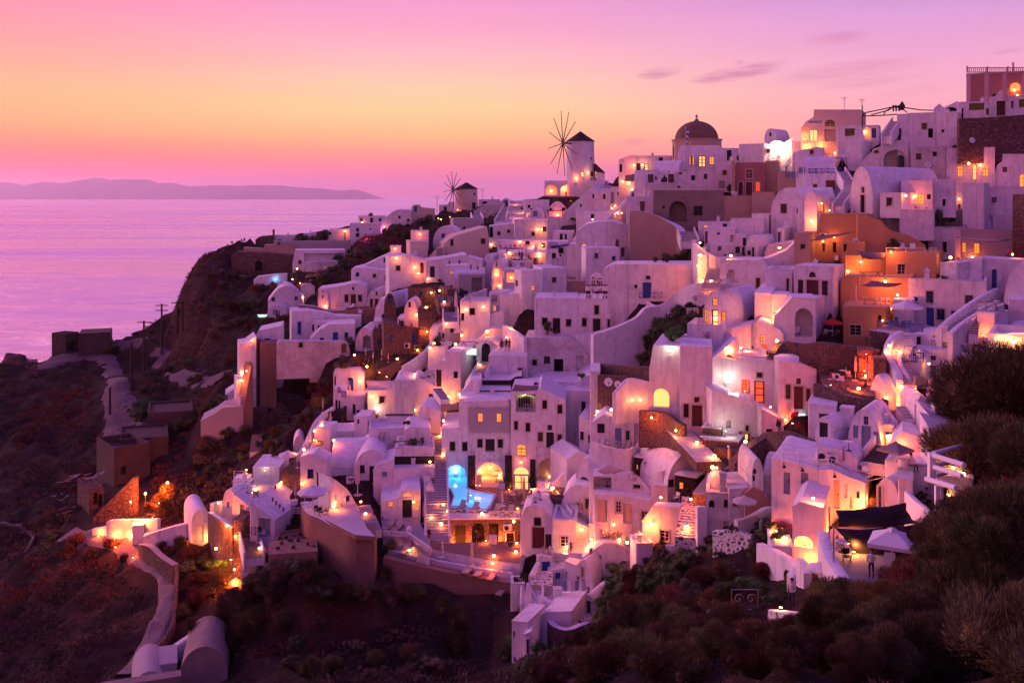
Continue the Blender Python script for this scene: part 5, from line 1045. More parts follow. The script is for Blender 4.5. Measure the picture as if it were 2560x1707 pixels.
H('white two-level sea-edge house with a rounded roof',305,430,480,760,30,s=560,L=6,D=118,roof='v',rise=1.6,ops=[(342,600,366,662,'We')])
H('white sea-edge house with an amber-framed window',388,610,560,880,24,L=6,D=115.5,roof='n',prof=[(388,570),(430,545),(560,650),(610,660)],ops=[(472,630,512,748,'Wf')])
H('white block with a deep balcony niche and blue rail',565,810,650,990,26,s=1115,L=8,D=111,roof='n',prof=[(565,600),(810,790)],ops=[(650,730,770,960,'N2')],ext=3)
H('white upper terrace block with blue railing above the sea-edge houses',520,820,440,600,16,L=5,D=120,roof='f')
H('low white shed with a blue hatch at the handrail',398,545,400,500,10,L=3,D=123,roof='n',ops=[(445,430,508,490,'Wb')])
H('small glowing white cellar house with a lit double door',-5,180,680,1010,-8,L=7,D=122,roof='v',rise=1.5,ops=[(28,830,115,1000,'Dw')])
wallp('rounded brown stone wall of the corner terrace',[(180,700,960,121),(230,730,960,117),(340,800,950,114),(410,850,940,113)],.6,'s',cap='w')
wallp('thin white parapet of the corner terrace',[(185,620,700,121),(240,598,690,122),(305,590,680,121)],.25,'w')
H('brown stone pier below the amber-framed window',410,500,780,1060,18,L=5,D=112.5,roof='n',m='s')
wallp('massive brown earth-rendered bastion wall with white coping',[(1108,600,900,113),(1165,700,980,109),(1300,760,1150,107),(1450,850,1330,105),(1600,930,1400,103),(1800,950,1410,102.5)],1.0,'n',cap='w',name='bastion_wall',ext=4)
H('right end return of the earth-rendered bastion',1600,1800,945,1420,0,L=4,D=102.4,roof='n',m='n',ext=2)
H('raised triangular rock garden with a white coping',750,1230,1105,1250,0,L=4,D=104,roof='n',m='n',ext=4)
terrace('rock garden bed planted with cushions of shrubs',[(760,1112),(850,915),(1105,870),(1180,1000),(1235,1060)],D=105,m='n',flm='gravel',edges=[(0,2)],ph=.2,th=2.4)
terrace('tiled terrace beneath the big open umbrella',[(1110,620),(1180,715),(1600,930),(1800,945),(1720,860),(1560,560),(1370,500)],D=112,m='n',flm='wfl',th=.4)
H('white sweeping slope wall house between two terraces',1365,1700,365,880,-30,L=3,D=110,roof='n',prof=[(1365,365),(1420,400),(1520,480),(1620,650),(1700,800)],ops=[(1400,548,1415,650,'Hk'),(1450,620,1468,690,'Wql')],ext=1)
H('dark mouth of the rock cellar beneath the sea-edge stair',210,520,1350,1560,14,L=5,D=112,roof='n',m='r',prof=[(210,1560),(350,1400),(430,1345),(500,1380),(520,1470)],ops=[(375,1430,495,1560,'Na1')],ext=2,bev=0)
H('small white stepped landing at the foot of the lamp-lit stair',480,640,1195,1330,20,L=3,D=108,roof='f',ext=4,ops=[(515,1235,530,1290,'Wb')])
steps('lamp-lit lower stair under the balcony niche',(610,1150),(560,950),12,1.8,106,113,m='w',tread='wood')
terrace('violet floored courtyard with two beige loungers',[(1870,930),(1860,760),(2200,740),(2330,980),(2330,1100),(2110,950)],D=108,flm='flr',th=3,edges=[(4,6)],ph=.5)
H('white house with a glowing fanlight over a grey door',1850,2240,480,800,0,L=7,D=114,roof='n',prof=[(1850,600),(1950,590),(2040,560),(2050,505),(2120,480),(2240,490)],ops=[(1925,608,1970,655,'Wtl'),(2062,585,2155,770,'Dq'),(2070,522,2152,562,'Wwal'),(2182,580,2215,690,'Wtl')])
steps('orange-lit curving stair behind the white slope wall',(1760,880),(1650,640),11,2.2,107,114,side=False)
at('on the sea-edge balconies');lamp(294,607,80);lamp(633,470,90);lamp(885,403,80);lamp(1090,413,60);lamp(402,930,320);lamp(402,960,180,'h');lamp(150,880,200,'h');lamp(60,985,90,'h');it('uc',640,470,h=120);it('uc',640,880,h=110);it('tablec',690,880);it('chair',660,915,c='dark');it('chair',285,690,c='dark');it('pot',370,775,h=38,leaf=0);it('pot',815,480,h=45,leaf=0);it('railb',540,520,x2=580,h=60);it('railb',600,560,x2=650,h=60);it('railb',580,930,x2=625,h=80);it('railb',640,990,x2=675,h=80)
at('on the balcony roof in a row of flower pots')
for i,(x,y)in enumerate([(790,600),(825,635),(860,665),(895,700),(935,735)]):it('pot',x,y,h=45,leaf=0)
at('on the tiled terrace');it('uc',1013,610,h=190);it('uo',1185,700,w=305,h=225);it('tablec',1000,650);it('chair',985,670,c='dark');it('chair',1050,665,c='dark');it('chair',1085,650,c='wfab');it('chair',1225,720,c='blk');it('chair',1265,740,c='blk');it('chair',1320,730,c='blk');it('table',1230,700);lamp(1380,600,120);lamp(1385,690,60);it('railw',975,720,x2=1110,h=60);it('uc',1623,540,h=300);it('tabled',1560,440);it('chair',1600,540,c='dark');it('chair',1650,510,c='dark');it('chair',1580,480,c='dark');it('chair',1690,470,c='dark');it('box',1550,420);lamp(1655,640,110);lamp(1700,760,80)
at('in the violet courtyard');it('loung',1925,860,c='cush');it('loung',2010,870,c='cush');it('pot',1780,740,h=40,leaf=0);it('pot',1865,770,h=36,leaf=0)
at('by the sea-edge stair');lamp(662,1098,140);lamp(430,1250,200);lamp(440,1530,240);it('uc',550,1180,h=120);it('chair',610,1230,c='dark');it('chair',640,1225,c='dark')
at('on the rock garden')
for i,(x,y,h)in enumerate([(860,960,30),(930,950,34),(1000,930,30),(1060,920,30),(880,1020,40),(960,1000,40),(1040,990,44),(1110,960,40),(840,1070,36),(1130,1030,36),(1190,1040,30),(1000,1060,36),(1130,900,60)]):it('bush',x,y,h=h,leaf=i%4)

T(960,700)
H('white sloping-roofed bay house beside the lane lamps',430,605,650,830,4,L=6,D=146,roof='f')
H('white tapered house with a dark door and tiny square window',500,750,790,1190,14,s=980,L=6,D=137,roof='n',prof=[(500,840),(540,795),(605,790),(605,700),(750,712)],ops=[(510,878,564,1045,'Dk'),(682,896,724,962,'Wk')])
H('white lantern-arched chapel with a navy arched door',905,1115,480,810,8,s=1360,L=7,D=143,roof='n',prof=[(905,640),(950,600),(1000,590),(1060,600),(1115,640)],ops=[(955,618,1042,800,'Dka')])
H('white hipped roof piece behind the navy arched door',915,1195,475,620,4,L=6,D=148,roof='n',prof=[(915,590),(1000,500),(1060,472),(1140,475),(1195,510)])
H('large bare white bastion house below the diners\' balcony',1025,1400,745,1010,4,L=8,D=136,roof='n',ext=5)
H('white house with grey flaking walls and two black openings',1360,2040,560,990,2,L=8,D=139,roof='n',prof=[(1360,640),(1380,565),(1800,560),(1900,610),(1990,720),(2040,870)],ops=[(1664,772,1756,990,'Hk'),(1884,742,1950,870,'Hk')],m='o')
H('orange-washed white slope wall above the chapel lane',780,1175,400,660,0,L=6,D=152,roof='n',prof=[(780,412),(960,415),(1060,330),(1175,292)])
H('white vaulted bar house with blue side windows',510,780,400,570,-20,L=7,D=154,roof='v',rise=2.4,ops=[(538,510,556,560,'Wb'),(568,520,592,572,'Wb')])
H('white house with a pale brown canopy beside the stone houses',130,340,375,510,6,L=6,D=160,roof='n',ops=[(145,395,265,500,'N2'),(272,398,308,472,'Db'),(372,392,400,475,'Db!')])
H('bright lamp-lit white front next to the canopy house',340,615,330,540,0,L=6,D=158,roof='n',prof=[(340,345),(405,310),(615,345)])
H('brown stone bakehouse row with blue doors',0,400,440,700,-4,L=7,D=157,roof='n',m='s',prof=[(0,415),(110,440),(180,480),(200,462),(380,490),(400,520)],ops=[(48,535,82,612,'Db'),(275,530,310,605,'Db')])
wallp('bright white lane wall beneath the glowing lamps',[(180,840,870,148),(300,770,840,149),(400,690,790,151),(440,640,700,153)],.5,'w')
H('white curved-corner house with louvred shutter',100,320,985,1240,8,L=6,D=138.5,roof='f',ops=[(150,1065,218,1195,'Sw')])
H('big sloping white shoulder house behind the narrow stair',305,600,960,1270,0,L=6,D=137.5,roof='n',prof=[(305,980),(330,955),(460,1010),(560,1110),(600,1180)],ops=[(465,1182,600,1268,'Sw')])
H('orange-lit white cottage with one square hatch',340,560,1240,1490,8,L=6,D=129,roof='n',prof=[(340,1300),(350,1250),(400,1235),(560,1290)],ops=[(425,1358,458,1408,'Wk')])
H('white block with lamp-lit balcony beside the two amber windows',552,735,1200,1600,0,L=5,D=128,roof='n',prof=[(552,1440),(735,1440)])
H('white house block with grey doors and a lit passage',1780,2260,1090,1500,2,L=7,D=127,roof='n',ops=[(1936,1188,1976,1350,'Dq'),(2025,1180,2068,1265,'Wt'),(2110,1188,2185,1340,'DfL')])
H('smooth wide white roof with a corner chimney',1240,2300,990,1130,0,L=8,D=131,roof='n',prof=[(1240,1130),(1500,1000),(1900,1000),(1960,950),(2110,895),(2120,1060),(2300,1080)],chim=[(1980,1010)])
H('upper dark lava wall terrace',965,1350,935,1080,2,L=4,D=132,roof='n',m='d',prof=[(965,975),(1240,975),(1290,940),(1350,935)],bev=0,roofm='w')
H('lower dark lava wall band under a white coping',938,1240,1075,1175,2,L=4,D=129,roof='n',m='d',bev=0,roofm='w')
H('white rounded shoulder wall left of the lava band',770,960,970,1180,0,L=5,D=130,roof='n',prof=[(770,1170),(800,1060),(850,985),(960,970)])
H('small white pier in front of the lava band',878,938,1045,1175,0,L=1.2,D=128,roof='n')
wallp('white descending wall beside the chapel diners',[(1175,440,560,146),(1260,480,640,143),(1350,540,690,140),(1385,570,720,139)],.5,'w')
wallp('sinuous plaster wall sweeping down beside the belfry house',[(1880,540,640,140),(2000,520,640,140),(2200,470,620,139),(2400,400,560,138),(2560,330,500,136)],.8,'w',ext=4)
steps('narrow stair dropping from the navy arched door',(930,960),(1000,820),10,1.6,133,139)
steps('orange-lit stair beside the tapered house',(600,1170),(520,1060),7,1.2,130,136,side=False)
at('along the lane by the stone bakehouse');lamp(415,265,100);lamp(322,336,50);lamp(608,424,90);lamp(448,507,90);lamp(500,607,160);lamp(452,655,110);lamp(326,682,100);lamp(155,783,110);lamp(765,538,70);lamp(50,970,90);it('bush',520,620,h=110,leaf=0);it('bush',430,600,h=80,leaf=0);it('wheel',55,800);it('thatch2',0,0);it('ac',230,640);it('ac',325,660)
it('awn',0,0,pts=[(700,470),(785,500),(780,520),(690,520)],D=150,c='wfab');it('bench',840,640);it('loungw',0,0);it('slats',0,0,pts=[(550,600),(670,600),(660,645),(560,645)],D=148,c='wfab');it('pool',0,0,pts=[(785,672),(905,670),(905,712),(790,705)],D=142,c='wh');lamp(700,660,60)
at('at the diners\' balcony by the chapel');lamp(1158,600,130);it('railw',1060,745,x2=1355,h=65);it('pers',1200,690,c='dark');it('pers',1230,695,c='dark');it('pers',1155,700,c='dark');it('tablec',1190,715);lamp(1010,500,70);lamp(1240,470,160,'h');lamp(1230,560,60)
at('along the orange-lit lane steps');lamp(570,1062,90);lamp(644,1133,110);lamp(737,1157,80);lamp(942,865,30);lamp(302,957,60);it('loung',400,960,c='fab');it('loung',450,950,c='fab');it('uc',420,910,h=140);it('bush',300,890,h=40,leaf=2);it('pot',350,840,h=35,leaf=0)
at('on the roof of the hotel wing');it('awn',0,0,pts=[(1280,1022),(1525,1035),(1490,1135),(1235,1095)],D=123,c='gfab');lamp(1385,1130,150,'gn');it('ac',1495,1020);it('table',1400,1260);it('rack',1320,1215);it('pot',590,1220,h=1);lamp(604,1322,80);lamp(585,1413,90);it('slats',0,0,pts=[(555,1215),(735,1205),(735,1265),(560,1290)],D=127,c='gfab');it('uo',60,1470,w=140,h=205);lamp(1970,1200,50);lamp(2100,1280,70)
at('in front of the flaking white house');it('bush',2130,750,h=70,leaf=1);it('bush',1940,960,h=60,leaf=1)

T(960,1000)
H('white hotel front with two amber windows, a pool arch and a cafe arch',565,1240,14,880,2,L=9,D=123.5,roof='n',prof=[(565,280),(735,272),(735,88),(770,14),(1210,4),(1240,88)],ops=[(920,130,968,216,'Wfl'),(1102,133,1150,219,'Wfl'),(645,408,697,498,'Wqs'),(766,410,817,500,'Wqs'),(915,380,966,466,'Wqs'),(1115,382,1165,468,'Wqs'),(993,380,1085,508,'Dq'),(595,635,812,868,'Na7'),(905,612,1162,850,'Na9')],ext=2)
H('tall white hotel wing with many small panelled windows',1242,1780,-176,900,2,s=1905,L=9,D=122.5,roof='n',prof=[(1242,-76),(1500,-86),(1530,-116),(1640,-60),(1780,4)],ops=[(1290,-61,1485,119,'N2'),(1552,2,1596,86,'Wks'),(1700,44,1746,132,'Wks'),(1275,204,1312,292,'Wqs'),(1388,222,1432,310,'Wqs'),(1602,242,1648,296,'Wq'),(1508,314,1556,404,'Wqs'),(1700,336,1742,424,'Wqs'),(1590,314,1665,470,'Dq'),(1300,436,1392,548,'Wqal'),(1272,655,1420,890,'DfaL'),(1498,572,1750,800,'Na4')],ext=2)
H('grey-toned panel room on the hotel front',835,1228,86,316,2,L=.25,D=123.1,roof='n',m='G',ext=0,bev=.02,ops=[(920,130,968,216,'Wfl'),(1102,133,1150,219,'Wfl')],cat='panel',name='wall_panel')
H('white roof storey set back over the hotel front',735,1240,-10,90,2,L=7,D=124.5,roof='n',ext=0)
for i,(a,b,c,d)in enumerate([(822,893,556,900),(1185,1254,552,880),(1432,1484,585,880)]):
 H('dark lava-stone pilaster %s'%['between the pool arch and the cafe arch','between the cafe arch and the glowing fanlight door','right of the glowing fanlight door'][i],a,b,c,d,2,L=.5,D=122.6,roof='n',m='d',ext=.3,bev=0,name='stone_pilaster',cat='pilaster')
def slab(name,label,cat,P,z,m,th=.5,parent=None):
 Q=[pz(*u(*p),z)for p in P];c=sum(Q,Vector())/len(Q);bm=bmesh.new();top=[bm.verts.new(p-c)for p in Q];bot=[bm.verts.new(p-c-Vector((0,0,th)))for p in Q];n=len(Q)
 for i in range(n):bm.faces.new((top[i],top[(i+1)%n],bot[(i+1)%n],bot[i]))
 bm.faces.new(top);bm.faces.new(bot[::-1]);bmesh.ops.recalc_face_normals(bm,faces=bm.faces)
 o=obj(name,bm,M[m]if isinstance(m,str)else m,loc=c);tag(o,label,cat);return o
ZP=pt(*u(1000,900),121.5).z
tile=bpy.data.materials.new('diamond-laid brown terrace tiles');tile.use_nodes=True;t=tile.node_tree;b=t.nodes['Principled BSDF'];b.inputs['Roughness'].default_value=.7
g=t.nodes.new('ShaderNodeNewGeometry');mp=t.nodes.new('ShaderNodeMapping');mp.inputs['Rotation'].default_value=(0,0,R(40));t.links.new(g.outputs['Position'],mp.inputs[0]);br=t.nodes.new('ShaderNodeTexBrick');t.links.new(mp.outputs[0],br.inputs[0])
br.offset=0;br.inputs['Scale'].default_value=1.0;br.inputs['Brick Width'].default_value=.75;br.inputs['Row Height'].default_value=.75;br.inputs['Mortar Size'].default_value=.05;br.inputs['Color1'].default_value=(.16,.09,.075,1);br.inputs['Color2'].default_value=(.13,.075,.065,1);br.inputs['Mortar'].default_value=(.5,.42,.38,1);t.links.new(br.outputs[0],b.inputs['Base Color']);M['tile']=tile
terrace('diamond-tiled pool terrace in front of the cafe arch',[(595,1105),(1025,1140),(1290,1150),(1370,1120),(1540,960),(1560,880),(1240,860),(1180,720),(905,720),(890,850),(595,850)],z=ZP,m='d',flm='tile',th=5.5,name='terrace')
poolm=mat('lit pool water',(.25,.62,.85),.05,emit=(.08,.45,1.0),estr=.55,spec=.5)
Pp=[(597,640),(812,640),(812,870),(890,905),(1090,935),(1040,1050),(1000,1085),(760,1060),(655,1050),(688,960),(655,880),(597,872)]
slab('swimming_pool','glowing turquoise swimming pool running into the arch','pool',[(597,735)]+[(812,735)]+Pp[2:],ZP+.06,poolm,.3)
P_=Pp[2:10]
for i in range(len(P_)-1):pass
bm=bmesh.new();Q=[pz(*u(*p),ZP)for p in Pp[2:]]
for a_,b_ in zip(Q,Q[1:]):bar(bm,a_+Vector((0,0,.08)),b_+Vector((0,0,.08)),.16,6)
o=obj('pool_coping',bm,M['w']);tag(o,'pale stone coping round the turquoise pool','coping')
H('dark stone cellar front with uplit walls under the pool terrace',565,1335,1160,1400,0,L=1.9,D=111.4,roof='n',m='s',ops=[(700,1225,800,1400,'Dq'),(862,1205,985,1405,'Na2'),(1030,1205,1120,1400,'N1'),(1200,1300,1272,1390,'Wms')],bev=0,ext=3,roofm='w')
terrace('gravel terrace in front of the uplit cellar wall',[(270,1420),(1000,1560),(1330,1600),(1420,1480),(1330,1380),(560,1400),(450,1350)],flm='gravel',m='w',th=3,D=105,ref=3)
terrace('sun-lounger terrace with white parapet above the slope',[(10,1505),(620,1640),(1250,1745),(1290,1640),(1000,1560),(420,1430),(110,1420)],flm='wfl',m='w',th=2.2,D=103.5,ref=1,edges=[(0,2)],ph=.5,pth=.4)
wallp('long brown retaining wall below the sun-lounger terrace',[(5,1525,1680,104),(620,1665,1830,102.2),(1255,1775,1900,101)],.8,'n')
H('white house front with a brown-framed door and iron-barred window',1335,1650,1030,1480,4,L=6,D=103.5,roof='n',prof=[(1335,1170),(1380,1060),(1440,1025),(1580,1060),(1650,1170)],ops=[(1470,1148,1540,1232,'Wks'),(1452,1242,1570,1455,'Dms'),(1575,1310,1640,1450,'Wq')])
H('white wall house with a wide white-barred window',1645,1880,1170,1500,4,L=5,D=102.5,roof='f',ops=[(1728,1335,1825,1440,'Wws')])
steps('broad marble-edged stair right of the white-barred window',(1950,1500),(1940,1260),12,2.6,100,106,m='w',tread='wfl')
steps('lamp-lit stair with brown treads beside the hotel',(525,1400),(500,340),44,2.4,108,128,m='w',tread='flr')
H('white shop terrace block with a lattice rail above the lava band',105,490,465,545,2,L=6,D=121,roof='f',ext=1)
H('dark lava band wall under the lattice rail',95,492,540,675,2,L=5,D=120.8,roof='n',m='d',ext=1,bev=0,roofm='w')
H('white wall dotted with black stones below the lava band',90,495,670,800,2,L=4,D=119,roof='n',m='w',ext=2)
H('white half-cylinder niche house beside the lamp-lit stair',375,505,830,940,0,L=3,D=116.5,roof='v',rise=1.5,ops=[(450,830,500,945,'Na1')])
H('small white terrace house with potted plants at the stair head',200,460,255,480,0,L=6,D=124,roof='n',prof=[(200,300),(250,262),(440,275),(460,300)],ops=[])
wallp('low white parapet with a round-headed pier on the courtyard edge',[(0,1300,1400,110),(120,1325,1420,109),(230,1345,1440,108)],.4,'w')
H('round-headed white pier on the courtyard edge',212,275,1262,1420,0,L=1,D=108.5,roof='v',rise=.7)
H('white balcony hotel house with a dark lattice screen',1910,2240,160,560,8,L=7,D=117,roof='n',prof=[(1910,165),(2060,240),(2100,180),(2240,150)],ops=[(1922,306,1958,390,'Wq'),(2000,342,2042,420,'Wq')])
H('grey vaulted roof piece wedged beside the octagonal arch',1790,2060,500,720,-20,L=6,D=114,roof='n',prof=[(1790,580),(1910,500),(2060,570)])
H('white vaulted cottage with a small round-arched niche',1880,2060,570,1000,18,s=2300,L=7,D=108,roof='v',rise=2.6,ops=[(1918,750,2005,825,'Na1')])
H('white terrace cottage front with pale doors and a lit step',1760,2230,880,1200,4,L=5,D=106,roof='n',prof=[(1760,930),(1830,850),(1880,830),(2230,870)],ops=[(1972,965,2022,1065,'Wqs'),(2088,975,2182,1195,'Df')])
wallp('swooping white wall in front of the octagonal arch',[(1500,790,960,112),(1660,800,960,112),(1760,700,960,112.5)],.5,'w')
H('white block at the lamp-lit corner stair',1540,1650,890,1040,0,L=3,D=109,roof='f',m='w')
H('grey lava planter block beside the corner stair',1635,1750,930,1010,0,L=3,D=108,roof='f',m='s')
steps('diamond-edged lower stair next to the swooping wall',(1740,1170),(1600,960),9,2.0,104.5,110,m='w',tread='flr')
H('white wall terrace with round-topped planter by the marble-edged stair',1760,2010,1110,1330,-8,L=3,D=103.5,roof='n',prof=[(1760,1130),(1850,1180),(2010,1250)])
H('slatted white wall house above the dark lamp niche',2005,2160,1210,1390,4,L=4,D=101.5,roof='f')
T(1480,950)
H('white smooth-walled hotel block with a lamp on its parapet',410,835,390,650,14,s=840,L=7,D=107,roof='n',prof=[(410,425),(700,385),(740,400)])
H('long white balcony house with deck chairs behind its curved wall',0,412,340,650,4,L=6,D=108,roof='n',prof=[(0,420),(110,340),(410,420)],ops=[(225,470,290,650,'De'),(330,495,368,590,'Wqs'),(50,425,125,520,'Wq')])
wallp('rounded white balcony parapet below the deck-chair house',[(0,600,720,105.5),(120,640,735,104.5),(240,670,760,104),(340,680,760,104.2),(410,650,750,105.5)],.35,'w')
H('white under-balcony wall house left of the dark lava cube',0,415,730,900,2,L=5,D=106,roof='n')
H('small white service box with louvre hatches',415,600,660,770,8,L=3,D=106,roof='f',ops=[(445,675,528,748,'Sw')])
H('dark lava cube room with one amber window',412,615,758,990,24,L=4,D=103,roof='n',m='d',ops=[(430,826,458,880,'Wfl')],roofm='w')
H('white stepped vault house behind the path lamps',570,760,610,900,14,s=1100,L=8,D=104,roof='v',rise=2.2,ops=[(638,702,670,758,'Wq'),(632,780,682,900,'Dq')])
H('long smooth barrel-vaulted white house by the lamp-lit steps',735,1210,700,1060,-28,L=7,D=98,roof='v',rise=3.4,ops=[(1100,875,1142,928,'Wf'),(745,885,810,1050,'Dq')])
H('dark lava kiosk with a white roof and two glowing windows',805,1030,935,1185,22,L=4,D=95.5,roof='n',m='d',roofm='w',ops=[(848,1000,898,1072,'Wfl'),(978,1020,1004,1085,'Wfl!')])
H('white terraced wall house with a deep square loggia',5,600,900,1210,2,L=6,D=101,roof='n',prof=[(5,940),(190,930),(480,1020),(600,1100)],ops=[(10,920,190,1075,'N4'),(315,1112,378,1198,'Wqs')])
H('white striped-awning vault above the square loggia',-30,310,760,950,0,L=6,D=104,roof='h',rise=2.4)
H('white courtyard house with pale barred doors',20,620,1100,1420,4,L=6,D=99,roof='n',prof=[(20,1120),(300,1130),(420,1160),(620,1180)],ops=[(55,1170,148,1390,'Df'),(232,1188,284,1298,'Wws'),(305,1210,385,1400,'Df'),(482,1285,550,1385,'Wws')])
H('white cottage with smooth sloping roof and a barred sash window',490,960,1240,1568,16,s=1000,L=7,D=92,roof='n',prof=[(490,1380),(560,1290),(590,1240),(960,1250)],ops=[(665,1470,755,1575,'Wws')])
wallp('white scrolled terrace wall beside the lava cube',[(590,1000,1060,100),(640,900,1080,99.5),(700,880,1110,99)],.4,'w')
H('white low wall block with a louvred hatch at its foot',590,730,1030,1110,10,L=2.5,D=98,roof='n',ops=[(645,1035,720,1100,'Sw')])
H('huge leaning white house with a glowing tall arch',560,880,-80,300,6,L=9,D=103,roof='n',prof=[(560,-100),(600,-340),(880,-330)],ops=[(600,83,757,268,'Oa1')])
H('tall white house with dark maroon door and shutters',860,1180,-150,470,0,L=8,D=101,roof='n',ops=[(1003,166,1055,220,'Wms'),(898,232,948,368,'Wms'),(980,245,1078,455,'Dms'),(1113,262,1164,396,'Wms')],prof=[(860,-330),(1180,-320)])
H('long curving white wall house with a small arched icon niche',1175,1700,110,620,-14,L=7,D=98,roof='n',prof=[(1175,100),(1330,140),(1460,190),(1580,230),(1700,320)],ops=[(1312,390,1366,472,'Na1'),(1505,443,1538,500,'Wms'),(1442,505,1474,645,'Wms'),(1490,520,1548,720,'DmLs'),(1568,560,1608,670,'Wms')])
H('white parapet continuation with a pink-lit end',1650,1880,270,520,-10,L=4,D=96,roof='n',prof=[(1650,280),(1880,390)],ops=[(1705,475,1770,540,'Dm')])
H('white back wall with a maroon door and red-lit panes',1178,1830,-190,210,0,L=7,D=103,roof='n',prof=[(1178,-240),(1420,-190),(1420,-220),(1560,-205),(1830,-180)],ops=[(1238,20,1312,112,'Na1'),(1466,-2,1548,128,'Wmlr'),(1590,8,1690,225,'Dmr'),(1616,-74,1672,-22,'Wms')])
H('white curved end house with three maroon doors',1825,2200,-180,300,-8,L=7,D=100,roof='n',prof=[(1825,-180),(1900,-180),(2050,-160),(2200,-100)],ops=[(1896,42,1948,185,'Wms'),(1980,62,2070,285,'Dms'),(2000,-20,2050,40,'Wma'),(2100,85,2140,210,'Dms')])
wallp('stone coping wall curling past the star-lit lamp',[(470,295,420,104),(640,300,420,103),(760,330,440,101.5),(850,400,520,100),(920,440,560,99.5)],.6,'s')
H('stone-based terrace plinth with a white table top',1075,1268,470,600,8,L=3,D=97,roof='f',m='s',roofm='w')
H('white-lidded lit pool deck under the closed umbrella',1100,1440,590,690,10,L=4,D=95,roof='n',m='s',roofm='wfl')
H('dark stone bench block beside the lit pool deck',1190,1480,690,800,14,L=4,D=93.5,roof='n',m='s')
wallp('rising rubble wall between the path and the maroon doors',[(1360,790,900,90),(1480,720,900,90.5),(1600,600,860,91),(1720,515,800,92),(1850,510,700,93)],.7,'s')
wallp('broad rubble slope wall behind the little domed chapel',[(1370,800,1010,89),(1560,620,1010,89.5),(1720,530,1010,90),(1900,500,1100,88),(2180,600,1130,86)],1.0,'s',D=None)
H('white wall house with a red-lit cave mouth at its foot',2120,2350,210,640,6,L=6,D=91,roof='n')
H('little old white domed cottage with arched windows',1118,1345,1105,1400,0,L=6,D=84,roof='d',ops=[(1145,1175,1202,1250,'Wka'),(1292,1168,1330,1250,'Wka')],chim=[(1285,950)],m='o')
H('old white link house with a cobalt window and faded rose wall',1340,1720,1080,1300,-6,L=5,D=83.5,roof='n',m='o',prof=[(1340,1070),(1450,1060),(1560,1050),(1720,1140)],ops=[(1376,1142,1432,1235,'Wb')])
H('faded rose curved wall of the old cottage',1485,1790,1050,1290,-10,L=2,D=82.8,roof='n',m='p',prof=[(1485,1120),(1580,1050),(1680,1100),(1790,1270)])
H('tall narrow white tower-chapel with a round barrel top',1565,1680,765,1130,-14,s=1560,L=5,D=83,roof='v',rise=1.8,m='o',ops=[(1575,845,1612,920,'Wka'),(1568,930,1598,990,'Wka')])
H('white square outbuilding clasping the tower-chapel',1680,1860,790,1130,10,L=5,D=83.5,roof='h',rise=1.4,m='o')
wallp('serpentine white garden wall with dark rubble patches',[(1410,1370,1460,80),(1520,1340,1430,80.5),(1620,1290,1380,81),(1700,1245,1330,81.5),(1800,1240,1340,82)],.5,'o')
wallp('whitewashed rubble garden wall by the cobbled stair',[(1205,1470,1600,81),(1330,1465,1600,80),(1460,1480,1610,79),(1580,1530,1640,78)],.6,'S')
wallp('white pier wall beside the cobbled stair',[(1060,1230,1568,85),(1080,1240,1590,84)],.8,'w',D=None)
at('on the star-lit hotel terraces');lamp(606,360,260);lamp(850,486,110);lamp(1030,655,150);lamp(1200,790,130);lamp(1207,845,40);lamp(1200,900,200);lamp(983,1152,150);lamp(680,1195,80);lamp(598,1395,170);lamp(545,1405,90);lamp(933,1418,70);lamp(180,330,70);lamp(480,185,30);lamp(360,190,60);lamp(270,1545,30)
it('uc',402,360,h=240);it('uc',425,180,h=180);it('uc',168,640,h=190);it('uc',368,970,h=200);it('uc',740,1190,h=230);it('uc',182,1430,h=200);it('uc',395,1500,h=210);it('uc',1100,460,h=200);it('lounge2',395,190,c='fab');it('lounge2',465,210,c='fab');it('loung',360,380,c='wfab');it('loung',470,395,c='wfab');it('lounge2',100,625,c='wfab');it('table',405,370);it('table',168,640);it('chair',250,655,c='wfab');it('lounge2',345,660,c='fab');it('chair',425,990,c='c');it('table',365,970);it('tablec',740,1190);it('chair',830,1190,c='wmetal');it('chair',700,1180,c='dark');it('pot',415,920,h=75,leaf=1);it('pot',520,650,h=35,leaf=0);it('pot',30,400,h=30,leaf=0);it('table',1090,462);it('cushion',1160,460);it('pot',1192,420,h=36,leaf=0);it('lowt',1300,1190)
it('dish',160,20,r=42);it('dish',250,40,r=34)
at('by the barred doors courtyard')
for x,y in[(110,1430),(150,1440),(190,1450),(230,1450),(265,1440),(120,1380),(340,1470),(375,1480),(430,1460)]:it('chair',x,y,c='c')
it('table',180,1430);it('table',395,1500);lamp(120,1390,60,'h');lamp(215,1400,70);it('awn',0,0,pts=[(45,890),(150,830),(310,880),(160,945)],D=102,c='fab');it('table',150,1040)
at('on the maroon-door terraces');lamp(1728,308,110);lamp(1893,378,150);lamp(1497,112,50,'r');it('uc',1530,130,h=160);it('uc',1918,290,h=220);it('uc',1342,740,h=230);it('table',1440,190);it('chair',1480,195,c='wmetal');it('chair',1520,205,c='wmetal');it('table',1770,255);it('chair',1820,270,c='wmetal');it('chair',1850,285,c='wmetal');it('table',1260,700);it('chair',1310,730,c='wmetal');it('pot',1705,215,h=60,leaf=1);it('pot',1765,215,h=60,leaf=1);it('pot',1820,210,h=70,leaf=1);it('vine',1690,610,h=300);it('vine',1830,500,h=150);it('loung',1990,340,c='red')
it('pool',0,0,pts=[(1220,610),(1290,592),(1390,625),(1340,645)],D=94.6,c='wh');lamp(1310,560,150,'wh');it('pool',0,0,pts=[(1250,120),(1430,118),(1440,135),(1330,150)],D=100.5,c='wh');lamp(1320,80,160,'wh');it('pool',0,0,pts=[(1995,325),(2090,305),(2090,350),(2030,352)],D=94,c='wh');lamp(1990,480,110,'r');lamp(1530,650,60)
